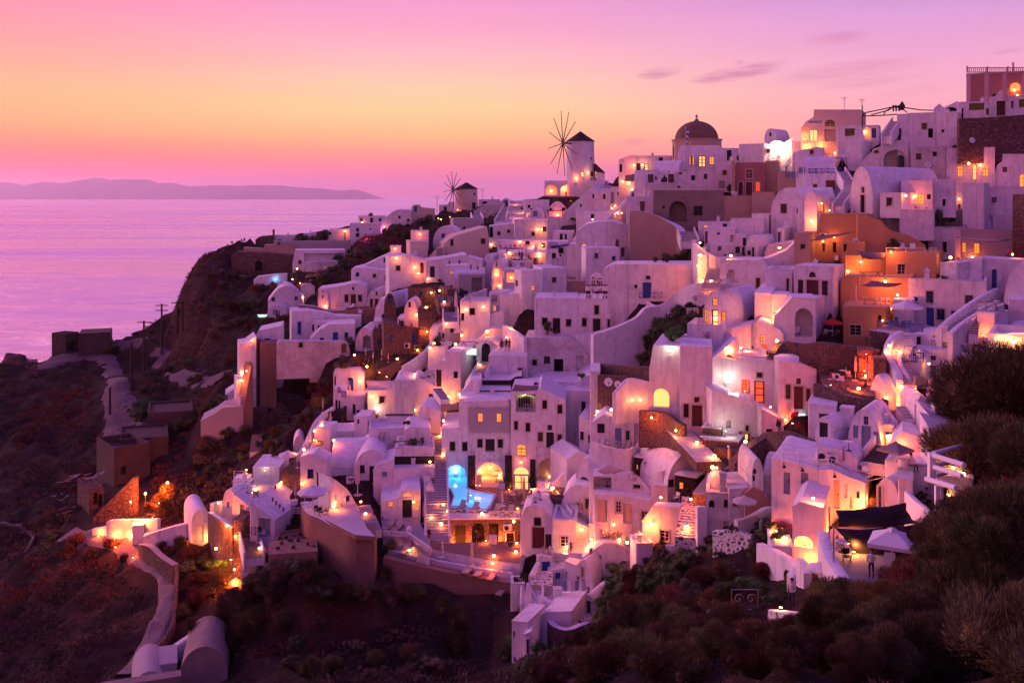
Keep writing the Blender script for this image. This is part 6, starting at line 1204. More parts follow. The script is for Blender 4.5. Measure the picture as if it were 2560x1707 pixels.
at('around the old domed cottage');it('uo',1495,1340,w=245,h=130,c='fab');it('uo',1860,1400,w=190,h=150,c='red');it('bush',1140,1330,h=120,leaf=0);it('bush',1180,1400,h=90,leaf=1);it('bush',900,1560,h=130,leaf=1);it('bush',1085,1560,h=90,leaf=1);it('bush',1640,1400,h=80,leaf=1);it('bush',1380,1480,h=70,leaf=0);it('bush',1500,1440,h=70,leaf=0);it('bush',1760,1460,h=90,leaf=1);it('bush',1850,1500,h=80,leaf=0);it('bush',1250,1560,h=80,leaf=0);it('bush',1640,1550,h=100,leaf=1);it('bush',1780,1560,h=100,leaf=1);it('tank',1700,1500)
steps('lamp-lit hotel path steps with white edges',(1150,800),(780,420),22,2.4,92,104,m='s',tread='wfl',side=False)
steps('red-lit dark steps rising to the star-lit lamp',(1080,1120),(1230,930),12,1.8,88,93,m='s',tread='flr',side=False)
steps('broad cobbled stair of dark stones set in white mortar',(1000,1560),(1060,1150),16,3.2,85,90,m='S',tread='S',side=False)
T(960,1000)
at('on the pool terrace');it('uc',822,1065,h=210);it('uc',1160,1080,h=200);it('uc',1372,1010,h=270);it('loung',755,1070,c='cush');it('loung',885,1078,c='cush');it('loung',1100,1110,c='cush');it('loung',1230,1120,c='cush');it('table',1160,1095);it('table',1298,930);it('table',1258,985);it('table',1480,1000);it('table',1535,975);it('chair',1235,1010,c='wood');it('chair',1310,1025,c='wood');it('chair',1420,960,c='wood');it('chair',1500,970,c='wood');it('chair',1330,990,c='wood');it('table',1115,710);it('table',1100,790);it('box',1155,850);it('box',925,790)
lamp(1040,650,260);lamp(940,680,160);lamp(1130,720,140);lamp(1225,850,260,'h');lamp(1465,870,240,'h');lamp(1345,760,300);lamp(1345,600,60);lamp(900,880,40,'r');lamp(937,885,40,'r');lamp(1658,900,150);lamp(1620,738,30);lamp(620,1020,80);lamp(1310,1100,40);lamp(620,1120,50);lamp(963,1150,50);lamp(1270,1175,50)
lamp(700,760,200,'bl');lamp(850,980,160,'bl');lamp(1345,480,60);it('vine',1215,850,h=230);it('vine',1455,860,h=220);it('pot',1210,885,h=50,leaf=0);it('pot',1445,920,h=50,leaf=0)
it('railx',610,1150,x2=765,h=75,c='w');it('railx',815,1155,x2=970,h=75,c='w');it('railx',1030,1165,x2=1280,h=75,c='w');it('railx',930,600,x2=1140,h=105,c='q');it('railx',1495,560,x2=1715,h=100,c='q');it('uc',1035,560,h=190);it('uc',1595,545,h=220)
at('along the uplit cellar wall');lamp(668,1380,330,'h');lamp(825,1385,200,'h');lamp(1000,1390,330,'h');lamp(1135,1380,330,'h');lamp(1300,1440,110);lamp(1290,1525,130);lamp(1075,1560,80);lamp(545,385,90);lamp(572,578,60);lamp(560,1197,50);it('pers',905,1430,c='dark');it('box',1070,1400);it('ac',1210,1250);it('bush',1235,1440,h=60,leaf=0);it('pot',440,1350,h=90,leaf=0);it('vine',480,800,h=60)
at('on the sun-lounger terrace');it('uc',255,1470,h=190);it('uc',570,1560,h=230);it('uc',862,1620,h=250)
for i,(x,y)in enumerate([(200,1500),(330,1540),(520,1580),(660,1610),(820,1640),(930,1650),(1060,1700),(1150,1710)]):it('loung',x,y,c='cush')
it('table',245,1500);it('table',570,1555);lamp(285,1462,120);lamp(1075,1580,100);it('bush',1280,1740,h=70,leaf=0);it('box',1200,1660)
at('on the courtyard beside the barred window');it('uc',1555,1500,h=230);it('table',1555,1495);it('chair',1610,1520,c='f');it('chair',1690,1500,c='f');it('pot',1825,1480,h=90,leaf=0);lamp(1792,1425,50);lamp(1930,1250,40);lamp(2058,1405,150)
at('in the grey-door courtyard');it('uc',388,1210,h=200);it('loung',55,1240,c='cush');it('loung',135,1250,c='cush');lamp(463,1190,60);lamp(290,985,40);lamp(450,640,20)
at('on the shop terrace');it('uc',328,450,h=180);it('bush',300,350,h=80,leaf=1);it('pot',375,370,h=80,leaf=1);it('railx',190,520,x2=405,h=55,c='w');it('bench',180,440);it('box',420,795);it('pot',240,360,h=26,leaf=0)
at('by the corner stair');it('table',1735,905);it('uc',1925,1140,h=190);it('table',1920,1135);it('chair',1985,1160,c='wfab');it('box',1865,1060)

T(1480,600)
H('long pink-lit white wall with a navy door and its railing',110,1120,240,575,2,L=8,D=140,roof='n',prof=[(110,290),(200,240),(1120,240)],ops=[(497,415,582,572,'Db'),(528,350,572,386,'Wk')],par=.3)
H('white pier block glowing orange at the lane corner',1030,1130,145,400,6,L=3,D=136,roof='n')
wallp('smooth white retaining wall swooping above the green gully',[(1110,415,600,131),(960,440,640,133),(830,520,700,135),(650,640,780,136),(540,600,760,137)],.7,'w')
wallp('long thick plaster wall falling from the navy door to the gully',[(660,640,760,134),(520,660,800,133.5),(420,760,880,133),(200,860,1050,132),(0,925,1200,131)],.8,'w',ext=5)
H('white house with a curved bite and one dark red window',1255,1740,190,500,4,L=7,D=128,roof='n',prof=[(1255,250),(1310,195),(1640,200),(1740,290)],ops=[(1320,290,1405,398,'Na1'),(1608,372,1646,470,'Wms'),(1440,460,1468,495,'Wm')])
H('broad white slope wall below the ochre corner',1640,2050,60,330,0,L=6,D=132,roof='n',prof=[(1640,205),(1760,170),(1900,110),(2000,15),(2050,20)])
H('white fan-roofed wing with a tall brown window',1700,1960,290,530,6,L=7,D=121,roof='f',ops=[(1905,378,1932,508,'Wms')])
H('white barrel-vaulted house with amber-lit maroon door and shutters',1080,1335,505,880,22,s=1660,roof='v',rise=4.2,D=112,ops=[(1178,573,1222,645,'Wml'),(1100,680,1133,804,'Wmls'),(1168,682,1238,868,'DmL'),(1268,704,1305,832,'Wmls'),(1403,698,1450,823,'Wmar!'),(1552,686,1597,808,'Wmar!')],bev=.14)
H('white flat block behind the barrel vault lit gold on its side',1590,1758,520,800,4,s=1918,L=8,D=114,roof='n')
H('gold-lit white return wall beside the arched porch',1756,1920,535,790,2,L=4,D=113,roof='n')
H('rounded white terrace front with a big shadowed arch',932,1275,830,1225,8,s=1280,L=6,D=107.5,roof='f',par=.9,ops=[(972,980,1174,1225,'Na4')])
H('white plinth house with pointed side stair under the vault',1270,1560,860,1130,12,L=6,D=109,roof='n',prof=[(1270,880),(1560,830)])
H('white wing with a lattice hatch and a little red-brown window',1555,1880,790,1130,8,L=6,D=108.5,roof='n',prof=[(1555,850),(1615,790),(1720,830),(1840,880),(1880,930)],ops=[(1565,862,1612,960,'Sw'),(1665,1020,1722,1100,'Wmr')])
H('white corner house with a shallow arched loggia and chairs',1785,2195,660,990,-4,L=5,D=110,roof='n',prof=[(1785,760),(1960,565),(2195,570)],ops=[(1990,665,2165,945,'Na3')])
wallp('curling white stair parapet sweeping past the shadowed arch',[(1070,1190,1300,103),(1180,1130,1300,104),(1300,1030,1250,105),(1400,950,1180,106.5)],.6,'w')
H('massive leaning white bastion house with twin vents',560,870,1165,1568,4,L=8,D=105,roof='n',prof=[(560,1400),(600,1170),(870,1190)])
H('white bastion right half joining the curling stair',868,1180,1190,1568,-4,L=7,D=104.6,roof='n',prof=[(868,1200),(1050,1225),(1180,1150)])
H('smooth white lit-pool terrace with a shell-shaped back wall',735,940,960,1150,0,L=4,D=109,roof='n',prof=[(735,1120),(800,1050),(820,1000),(900,962),(940,965)])
H('white back-slope house pierced by a leaf-shaped glowing slot',1178,1430,1080,1420,-6,L=6,D=105,roof='n',prof=[(1178,1160),(1300,1060),(1400,980),(1430,1010)],ops=[(1270,1130,1400,1230,'Na1')])
H('broad white house over the maroon door with rounded shoulder',1410,1930,1125,1440,0,L=7,D=103.6,roof='n',prof=[(1410,1180),(1480,1130),(1830,1155),(1930,1160)])
wallp('dark red rubble steps wall under the corner house',[(1760,1110,1240,104),(1860,1000,1200,106),(2110,1020,1240,106),(2300,1010,1220,106)],.7,'s')
steps('orange-lit winding lane stair between white walls',(1130,560),(1240,260),22,2.4,122,137,side=False,m='o',tread='flr')
steps('orange-lit stair curving up to the stone lane',(1240,260),(1060,90),12,2.0,137,150,side=False,m='o')
wallp('dark rubble garden terrace wall above the huge leaning house',[(70,1210,1330,122),(300,1230,1370,119),(580,1240,1400,116)],.8,'s',ext=4)
wallp('lower stone wall behind two satellite dishes',[(60,1320,1460,114),(340,1330,1460,113)],.6,'s')
wallp('orange-lit white wedge wall above the deck chairs',[(215,1500,1568,106),(300,1400,1568,107.5),(380,1350,1568,108.5),(560,1390,1568,108)],.4,'w')
H('white low house with a sweeping blue shadow beside the gully',-20,80,1290,1500,0,L=6,D=116,roof='n')
at('at the foot of the winding lane stair');lamp(1088,398,420);lamp(1150,520,200,'h');lamp(1170,400,120);lamp(1040,250,100);lamp(1365,190,60);lamp(1845,110,60)
at('around the amber-lit vaulted house');lamp(1830,680,330,'h');lamp(1790,720,200,'h');lamp(1222,760,60);lamp(1455,1098,170);lamp(1818,1028,200);lamp(1330,1150,120,'h');it('uc',1045,830,h=190);it('chair',1120,850,c='wfab');it('table',1130,850);it('lounge2',1890,950,c='wfab');it('lounge2',2010,930,c='wfab');it('chair',1680,1125,c='wmetal');it('chair',1740,1130,c='dark');it('chair',990,1215,c='wfab');it('chair',960,1212,c='wfab');it('pot',1570,1030,h=34,leaf=0);it('uo',1350,540,w=190,h=85,c='fab');it('railb',465,570,x2=685,h=55);it('ac',435,455);it('railw',930,720,x2=1040,h=50);it('dish',1015,570,r=30);it('mast',352,780,h=560);it('pool',0,0,pts=[(695,1150),(770,1130),(870,1145),(800,1162)],D=106.5,c='wh');lamp(770,1100,110,'wh');it('pool',0,0,pts=[(1925,1010),(2000,990),(2110,990),(2110,1022)],D=107,c='wh')
at('in the green gully below the swooping wall')
for i,(x,y,h,l)in enumerate([(860,680,150,1),(950,640,110,0),(800,760,110,1),(700,800,120,1),(620,860,130,1),(540,900,120,1),(600,960,150,1),(720,900,170,1),(820,860,170,1),(900,820,150,0),(780,1000,180,1),(680,1060,150,1),(560,1040,140,1),(640,1140,130,1),(500,1150,120,1),(400,1170,120,3),(300,1180,130,0),(230,1170,110,1),(740,1120,140,1),(860,960,150,1),(330,1110,70,3),(450,1080,90,1),(920,740,110,1),(100,1180,70,0),(980,600,60,0),(1010,720,60,1)]):it('bush',x,y,h=h,leaf=l)
T(2000,750)
H('white flat-topped house with a big satellite dish above the stair',1015,1850,335,560,6,L=6,D=100,roof='n',prof=[(1015,400),(1040,340),(1500,325),(1850,370)])
H('white house with navy door, dark shutters and a lattice screen',1120,1700,500,830,2,L=6,D=98,roof='n',ops=[(1238,640,1338,775,'De'),(1280,545,1333,592,'Wt'),(1375,655,1432,750,'De'),(1555,648,1606,748,'Wb'),(1408,675,1530,775,'Sw'),(1705,582,1750,630,'Wk')])
H('small white balcony box with an iron scroll rail',1005,1180,590,750,14,L=4,D=95,roof='f',par=.2)
wallp('white outer wall of the curving orange-lit stair',[(975,780,950,91),(960,700,900,92),(900,600,800,94),(850,480,640,97),(900,360,520,100),(990,300,420,103)],.6,'w')
wallp('white slide-like outer slope of the curving stair',[(725,860,950,92),(790,720,960,91.5),(880,800,970,90.8),(950,900,960,90.5)],1.4,'w')
wallp('inner white wall of the curving orange-lit stair',[(1110,830,840,92),(1020,690,830,94),(970,560,720,96),(1020,460,600,99),(1060,400,500,101)],.4,'w')
steps('curving orange-lit stair with dark treads',(1010,840),(940,580),13,2.4,92,96.5,side=False,tread='flr')
steps('golden upper flight of the curving stair',(930,560),(1010,340),12,2.6,96.5,103,side=False,tread='wfl')
H('dark lava-stone block set into the white stair wall',720,850,575,695,-6,L=2,D=93.5,roof='n',m='s',ext=1)
wallp('tall dark lava retaining wall behind the red-lit door',[(0,440,620,101),(200,410,640,100),(450,440,700,99),(780,480,740,98)],.8,'s',ext=4)
H('red-lit lava house front with scarlet doors',560,720,500,800,0,L=3,D=95.5,roof='n',m='s',ops=[(655,530,718,780,'Dmr'),(580,570,622,700,'Wmr')],ext=1)
wallp('curved dark lava wall ringing the parasol terrace',[(150,815,1010,91),(300,870,1030,90),(450,930,1060,89),(640,960,1080,88.5),(850,975,1080,88.5)],.8,'s')
terrace('brown paved parasol terrace ringed by lava walls',[(240,800),(420,870),(600,930),(740,950),(720,760),(560,760),(450,700),(180,700)],z=pt(*u(500,860),92.5).z,flm='gravel',m='s',th=3)
H('white vaulted cottage with a grey shutter opening',150,305,1150,1400,26,s=490,L=5,D=84.5,roof='v',rise=1.2,ops=[(190,1200,272,1345,'Sq')])
H('white barrel cottage with pale blue-grey double doors',465,800,1070,1520,14,s=935,L=7,D=83,roof='v',rise=3.4,ops=[(622,1138,670,1222,'We'),(600,1232,694,1500,'De'),(520,1225,572,1352,'Se'),(718,1288,772,1415,'Se')])
H('pale white wall with a lattice air vent beside the lava ring',85,355,1010,1330,4,L=4,D=87,roof='n',prof=[(85,1010),(355,1045)],ops=[(185,1112,292,1180,'Wm')])
H('small white lattice cabinet on the lava wall',388,515,1055,1130,10,L=1.2,D=86.5,roof='n',ext=1,ops=[(395,1065,488,1122,'Sw')])
H('white house with stepped flower table roof right of the dark-tread stair',1120,1240,930,1170,-14,L=5,D=84,roof='f',prof=[(1120,1040),(1180,940),(1240,960)])
H('white wall room with a canvas awning beside the tamarisk',1235,1480,955,1130,0,L=5,D=84,roof='f')
H('white gable house with one slim window by the log rails',1262,1480,1120,1500,-10,L=6,D=78,roof='n',prof=[(1262,1125),(1380,1180),(1480,1220)],ops=[(1315,1222,1360,1400,'Wk')])
H('orange-lit alcove house behind the big square parasol',860,1250,1290,1620,0,L=4,D=79,roof='n',prof=[(860,1480),(920,1360),(1000,1290),(1160,1340),(1250,1400)],ops=[(900,1420,1140,1620,'Na2')])
H('low white block with air conditioners and a sloping top',155,560,1415,1600,12,L=3,D=77,roof='n',prof=[(155,1420),(480,1490),(560,1560)])
H('orange-lit white corner behind the barrel cottage stair',808,920,1225,1350,0,L=3,D=84,roof='n')
wallp('wavy white wall beside the dark-tread stair',[(840,1040,1200,86.5),(880,1110,1260,85.5),(935,1180,1330,84.5)],.4,'w')
wallp('glowing white wall curling down from the upper terrace',[(1030,1080,1240,86),(1080,1200,1340,84),(1170,1250,1400,82.5),(1250,1290,1420,81.5)],.4,'w')
steps('white-edged stair with dark treads below the lava ring',(980,1330),(920,1080),9,2.2,83.5,88.5,side=False,tread='dwood')
steps('short dark-tread stair beside the big square parasol',(770,1560),(860,1430),8,1.9,78.5,81.5,side=True,tread='dwood')
steps('pale split-level steps near the flower table roof',(1180,1180),(1090,1040),4,2.6,84,87,side=False,tread='flr')
at('on the brown parasol terrace');it('uc',385,860,h=250);it('uc',545,790,h=250);it('uc',660,830,h=220);it('table',350,800);it('table',425,760);it('chair',480,790,c='fab');it('chair',310,820,c='fab');it('chair',410,830,c='fab');it('chair',470,745,c='fab');it('table',390,855);it('table',250,820);it('chair',620,900,c='dark');it('table',640,840);lamp(575,915,170);lamp(860,945,130);lamp(630,700,260,'r');lamp(645,735,200);lamp(700,545,70,'r');lamp(345,845,40,'r');it('pot',310,700,h=110,leaf=2);it('pot',120,600,h=70,leaf=2);it('pot',470,880,h=60,leaf=1)
at('on the orange-lit curving stair');lamp(868,490,220);lamp(950,500,160,'h');lamp(1000,810,260,'h');lamp(1110,880,140,'h');lamp(990,840,100)
at('around the navy door house');it('dish',1295,350,r=46);it('uc',1130,520,h=250);it('uc',1480,820,h=260);it('tabled',1110,520);it('railp',1020,610,x2=1135,h=70,c='metal');it('railp',1135,610,x2=1210,h=95,c='metal');it('gatet',1120,840,x2=1215,h=95);it('railx',1220,845,x2=1420,h=70,c='t');it('ac',1450,870);it('pot',1190,740,h=50,leaf=0);lamp(1215,620,30)
at('on the flower table roof');it('pot',1200,925,h=40,leaf=0);it('pot',1250,945,h=36,leaf=0);it('pot',1330,940,h=50,leaf=0);it('pot',1390,915,h=36,leaf=0);it('awn',0,0,pts=[(1320,955),(1440,910),(1500,925),(1480,975)],D=83,c='fab');it('box',1350,1110)
at('by the barrel cottage');lamp(852,1322,330);it('uc',425,1480,h=215,c='gfab');it('table',478,1475);it('pot',485,1345,h=60,leaf=1);it('ac',215,1530);it('ac',320,1560);it('lat',455,1430)
at('at the edge terrace above the tamarisk');it('pool',0,0,pts=[(1900,360),(2060,320),(2200,320),(2200,365)],D=88,c='or');lamp(2000,345,160,'h');it('chair',2090,440,c='fab');lamp(2100,400,120)
H('white edge terrace house with a glowing rim',1840,2300,340,700,4,L=7,D=86,roof='f',par=.5,ops=[])
wallp('white cavetto wall above the tamarisk crown',[(1630,670,800,84),(1760,590,760,83),(1900,560,760,82)],.5,'w')
T(2000,1050)
H('white hotel terrace house with tall grey glass doors and lamp',-280,182,420,880,8,L=8,D=77,roof='n',prof=[(-280,380),(-240,372),(182,488)],ops=[(-162,510,-95,725,'De'),(8,515,80,760,'De')],bev=.06)
H('apricot-lit white wing with a beige door and small windows',182,640,488,880,6,s=745,L=6,D=75,roof='n',prof=[(182,490),(310,485),(480,560),(640,618)],ops=[(330,590,390,865,'Df'),(435,632,468,760,'Sw'),(555,700,585,765,'Wq')],bev=.06)
H('rounded white parapet house with a bright basin on its roof',-75,230,780,1400,6,s=340,L=4,D=71,roof='n',prof=[(-75,850),(0,800),(230,860)],ops=[(-60,1135,125,1245,'Oa1')],bev=.06)
H('white lower ledge house with iron chairs and two glowing spots',-275,-60,1240,1480,-6,L=4,D=73,roof='f',par=.2)
H('narrow white arched gateway house beside the sails',750,960,575,860,20,L=4,D=72,roof='v',rise=1.3,ops=[(768,650,800,850,'Wes')])
H('white upper dining terrace with a curved balustrade',830,1260,420,800,8,L=6,D=73.5,roof='f',par=.45,prof=None)
H('rounded white pier house at the dining terrace',960,1110,575,810,0,L=3,D=71.5,roof='n')
wallp('long white ramp wall running down towards the bush',[(1050,690,860,70.5),(1150,790,960,69),(1290,890,1060,67)],.4,'W2')
wallp('curving white outer wall of the sail terrace',[(230,1090,1560,65),(245,1180,1600,63),(300,1340,1620,60),(360,1440,1640,57.5),(430,1540,1700,55)],.7,'w')
wallp('white parapet sweeping round the gravel bed',[(-390,1200,1300,74),(-200,1290,1380,71),(-60,1380,1480,69),(-30,1440,1560,67),(-100,1520,1600,66.5)],.6,'w')
wallp('white half-round wall at the foot of the rounded house',[(0,1350,1520,66),(50,1410,1560,64.5),(75,1500,1620,63)],.5,'w')
steps('white-railed stair climbing beside the barrel cottage terrace',(720,420),(860,270),8,1.8,77,80,side=False,tread='dwood')
terrace('shaded paved floor under the dark shade sails',[(240,1250),(430,1570),(700,1600),(900,1500),(1000,1100),(640,1000),(300,1060)],z=pt(*u(560,1500),62).z,flm='flr',m='w',th=2)
def logs():
 root=empty('log_pergola',pt(*u(1330,580),66));tag(root,'white-painted rail frame of thick round logs by the tamarisk','pergola');D=66
 X=lambda x,y,d=0:pt(*u(x,y),D+d)-root.location
 for a,b,w,da,db in[((1290,320),(1290,590),.42,0,0),((1345,640),(1345,920),.30,1,1),((1385,650),(1385,890),.22,1.5,1.5)]:
  bm=bmesh.new();bar(bm,X(*a,da),X(*b,db),w/1.4,4);obj('post',bm,M['W2'],root,bevel=.03)
 for a,b,w,da,db in[((1310,325),(1640,240),.16,0,5),((1310,345),(1610,440),.17,-.3,-3),((1320,460),(1590,545),.17,-.3,-3),((1330,440),(1660,370),.15,0,6),((1240,575),(1530,665),.18,-.5,-3.5),((1320,545),(1450,510),.14,.5,3)]:
  bm=bmesh.new();bar(bm,X(*a,da),X(*b,db),w,10);obj('beam',bm,M['W2'],root,smooth=40)
logs()
H('white terrace floor block behind the log rails',1330,1700,560,700,0,L=5,D=70,roof='f')
H('white side building behind the log rails',1255,1660,150,560,-8,L=5,D=74,roof='n',prof=[(1255,60),(1660,170)])
at('on the hotel roof terrace');it('railw2',0,0,pts=[(-180,300),(0,330),(185,385),(310,380),(490,470),(640,510),(815,470)],D=76.5);it('railw2',0,0,pts=[(-180,230),(-60,260),(160,300)],D=79);it('chair',650,560,c='wmetal');it('chair',710,540,c='wmetal');it('table',620,520)
it('sconce',25,500);it('sconce',340,560);it('sconce',-155,465);lamp(270,860,330,'h');lamp(620,800,330,'h');lamp(705,760,200,'h');lamp(120,825,330);it('chair',-140,720,c='blk')
at('on the upper dining terrace');it('uo',935,470,w=350,h=310,c='gfab',sq=1);it('pers',1090,470,c='shirt');it('tablec',1020,480);it('chair',1150,470,c='wfab');it('chair',1205,480,c='wfab');lamp(1600,467,260);lamp(1000,260,160,'h');lamp(880,140,60);it('tree',1155,670,h=150,w=120);it('tree',1205,740,h=180,w=110);it('pers',1245,740,c='shirt');it('pers',1420,800,c='dark');it('tablec',1290,780);lamp(1450,720,160);lamp(1490,450,90);it('uo',1500,330,w=260,h=180,c='dfab',sq=1)
it('uc',500,880,h=155,c='gfab')
at('over the shaded restaurant floor');it('sail',0,0,pts=[(345,880),(700,850),(1040,805),(1075,930),(1160,1005),(650,1055),(375,1040)],D=68,c='dfab');it('sail',0,0,pts=[(345,1055),(800,1050),(1210,1000),(1240,1130),(1050,1250),(900,1400),(590,1480),(520,1280)],D=65,c='dfab');it('post',283,1150,h=300,c='steel');it('post',328,1380,h=345,c='steel');lamp(453,900,70);lamp(537,1190,120);lamp(530,1310,200,'h');lamp(400,1045,240,'h');lamp(60,1180,300,'h');lamp(100,1420,260,'h')
it('uo',905,1540,w=580,h=385,c='wfab',sq=1);it('uo',200,1400,w=190,h=170,c='wfab');it('table',405,1290);it('chair',400,1260,c='blk');it('table',430,1300);it('chair',460,1400,c='blk');it('pers',700,1540,c='shirt',big=1);it('loung',880,1480,c='wfab')
at('on the ledge of the rounded white house');lamp(-225,1150,160);lamp(-145,1210,160);it('tabled',-180,1130);it('chair',-140,1140,c='dark');it('chair',-190,1170,c='dark');it('box2',0,0);it('pot',-140,1440,h=110,leaf=1);it('pot',-145,1500,h=80,leaf=1);it('pers',-80,1840,c='shirt',big=1);lamp(-180,1860,90,'h');it('bush',-140,1640,h=80,leaf=1);it('bush',-145,1750,h=80,leaf=1);it('bush',-150,1700,h=80,leaf=1);it('bush',-350,1420,h=130,leaf=3);it('bush',-470,1300,h=120,leaf=1);it('scroll',-540,1870)
wallp('mossy rubble wall end with a white cap near the diner',[(-240,1850,1960,52),(-130,1870,2010,50),(0,1890,2040,49)],.8,'S',cap='w')

T(1200,1300)
H('white chapel cottage with an arched upper window and blue-grey door',935,1100,390,800,26,s=1380,roof='v',rise=3.2,D=96,L=8,m='w',ops=[(990,460,1020,560,'Wfas'),(988,578,1028,755,'De'),(948,545,972,655,'Wt'),(1044,650,1076,740,'Wf')],bev=.12)
H('narrow white side room with one small window beside the chapel cottage',830,945,395,690,22,L=6,D=98.5,roof='n',prof=[(830,400),(945,440)],ops=[(840,500,856,575,'We')])
H('little white lean-to with a peeling window under the chapel cottage',1000,1135,730,970,24,L=4,D=92,roof='v',rise=1.4,ops=[(1040,790,1086,920,'Wt')])
H('round white cistern house with a tiny blue shutter',662,850,480,660,0,L=5,D=99.5,roof='n',prof=[(662,500),(850,470)],ops=[(740,510,788,575,'Sb')])
H('flat grey-violet roof room above the blue shutter',690,1010,330,490,8,L=6,D=101,roof='f')
H('smooth white slope house with an open arch at its right end',1000,1560,225,520,0,L=6,D=98,roof='n',prof=[(1000,370),(1110,290),(1220,220),(1330,225),(1500,300),(1560,400)],ops=[(1365,390,1455,510,'Na1'),(1165,340,1190,368,'Hk')])
H('old white barrel house whose roof flows down to the slope',470,900,900,1250,18,s=1050,L=6,D=88,roof='n',prof=[(470,1100),(500,1020),(560,960),(640,900),(900,890)],ops=[(755,1178,778,1215,'Hk')])
H('tall old white corner block with a slit window',310,470,970,1400,24,L=4,D=86,roof='n',prof=[(310,985),(470,1000)],ops=[(325,1080,345,1155,'Wq')])
H('white chimney-like front with a shuttered opening on the slope',430,530,1100,1400,10,L=4,D=85,roof='n',prof=[(430,1120),(500,1090),(530,1220)],ops=[(455,1160,480,1310,'Wt')])
wallp('curled white parapet with a dark rubble foot',[(860,890,960,90.5),(700,930,1000,89.5),(720,1010,1060,88),(850,1060,1100,87),(1000,1010,1080,87.5),(1135,985,1040,89)],.6,'s',cap='w')
terrace('flagstone courtyard with a lone iron chair',[(690,940),(760,1010),(870,1040),(1130,960),(1000,770),(880,660),(540,640),(490,690),(560,760)],D=89.5,ref=2,flm='S',m='o',th=2.5)
wallp('white ridge wall between the two old courtyards',[(590,730,900,92),(700,800,960,91),(830,890,980,90.5)],.5,'w')
steps('worn white steps beside the flagstone courtyard',(510,890),(510,690),6,1.8,91,95.5,m='o',tread='S')
steps('worn upper steps by the blue gate',(600,640),(620,500),5,2.0,96.5,99.5,m='o',tread='S',side=False)
wallp('long thin white planter wall at the courtyard edge',[(480,610,960,92),(440,900,960,91)],.5,'w')
H('white empty planter box hanging over the slope',300,440,620,780,0,L=2,D=95,roof='f',par=.5)
H('small white gate wall with a blue pointed gate',560,700,350,500,-8,L=.5,D=100.5,roof='n',prof=[(560,360),(600,345),(700,370)],ops=[(597,400,685,500,'Db')])
wallp('sinuous white wall beside the gravel planters',[(500,540,660,98),(560,430,560,100),(590,395,500,101)],.5,'w')
wallp('snaking dotted white wall above the dark slope',[(1830,235,300,88),(2000,245,300,87),(2195,270,320,86)],.5,'o')
H('white lattice-fronted box terrace with red flowers',1530,1700,225,310,-14,L=2.5,D=92,roof='f')
at('in the flagstone courtyard');it('chair',990,980,c='dark',big=1);it('chair',740,730,c='dark');it('box',760,740);it('laundry',820,750);it('pot',385,750,h=60,leaf=0);it('bush',420,580,h=80,leaf=0);it('pot',1110,960,h=60,leaf=1)
at('below the long sloping roofs');lamp(1118,232,150);lamp(1488,215,150);lamp(350,350,130);lamp(135,390,120);lamp(2030,45,60);it('pot',1420,300,h=80,leaf=0);it('pot',1570,190,h=50,leaf=0);it('pot',1780,280,h=95,leaf=1);it('pot',1085,320,h=60,leaf=3);lamp(1680,30,150)
at('on the dark slope around the chapel cottage')
for i,(x,y,h,l)in enumerate([(1320,560,170,1),(1260,700,170,1),(1400,640,150,0),(1240,840,200,1),(1350,800,190,1),(1230,1000,180,1),(1990,270,150,1),(1700,330,70,0),(1800,350,90,0),(1900,420,130,0),(1620,430,80,0),(1560,500,90,3),(300,1230,160,1),(250,1330,130,1),(560,1330,160,1),(640,1400,150,0),(760,1300,110,1),(500,1450,150,1),(380,1480,120,0),(900,1180,130,3),(1100,1120,120,1)]):it('bush',x,y,h=h,leaf=l)
for i,(x,y,h,l)in enumerate([(1500,650,170,3),(1620,620,190,1),(1750,560,200,1),(1850,620,230,1),(1950,520,220,1),(2080,450,170,0),(1550,800,210,3),(1700,760,220,1),(1450,950,230,3),(1600,950,220,3),(1480,1110,300,4),(1700,1100,330,4),(1300,1150,240,3),(1250,1300,280,4),(1000,1350,250,4),(850,1500,260,4),(1080,1520,300,4),(1300,1480,320,3),(1530,1400,360,4),(1780,1330,340,4),(1950,1150,320,4),(1900,900,260,3),(2050,800,240,0),(2100,1000,260,4),(2150,1250,330,4),(2100,1500,330,4),(1900,1530,320,4),(1700,1560,300,4),(700,1560,200,4),(2180,650,200,3),(560,1540,170,3)]):it('bush',x,y,h=h,leaf=l)
T(1760,1300,2.94)
at('on the foreground slope')
for i,(x,y,h,l)in enumerate([(60,250,100,1),(120,430,130,3),(200,560,150,1),(330,520,120,1),(440,560,110,1),(500,620,100,1),(60,700,200,3),(180,820,220,4),(330,950,230,4),(90,1000,240,4),(250,1130,260,4),(450,1150,250,3),(600,1050,250,4),(560,820,170,4),(700,760,170,4),(620,900,200,4),(800,900,230,4),(780,740,150,3),(880,640,200,3),(980,640,220,4),(960,820,260,4),(1100,760,250,4),(1040,960,290,4),(850,1100,300,4),(1100,1150,320,4),(1260,900,330,4),(1300,1130,350,4),(1240,620,190,1),(1330,700,260,3),(1450,860,350,4),(1520,1130,400,4),(1420,600,230,0),(1480,500,200,3),(1560,640,330,3),(1650,850,380,4),(1740,1130,430,4),(1700,560,330,3),(1600,380,230,0),(1560,250,170,3),(1850,800,450,4),(1950,1130,480,4),(1850,500,380,4),(1720,300,300,4),(2050,700,520,4),(2180,1100,560,4),(2000,400,480,4),(2250,650,600,4),(2330,1120,600,4),(2200,330,560,4),(2330,300,600,4),(1880,240,360,4)]):it('bush',x,y,h=h,leaf=l)
for x,y,h,l in[(1400,300,60,5),(1440,240,70,5),(1500,300,60,5),(60,640,50,5),(20,560,45,5),(1420,450,60,5)]:it('rock',x,y,h=h)
T(2000,750)
at('before the white edge terraces')
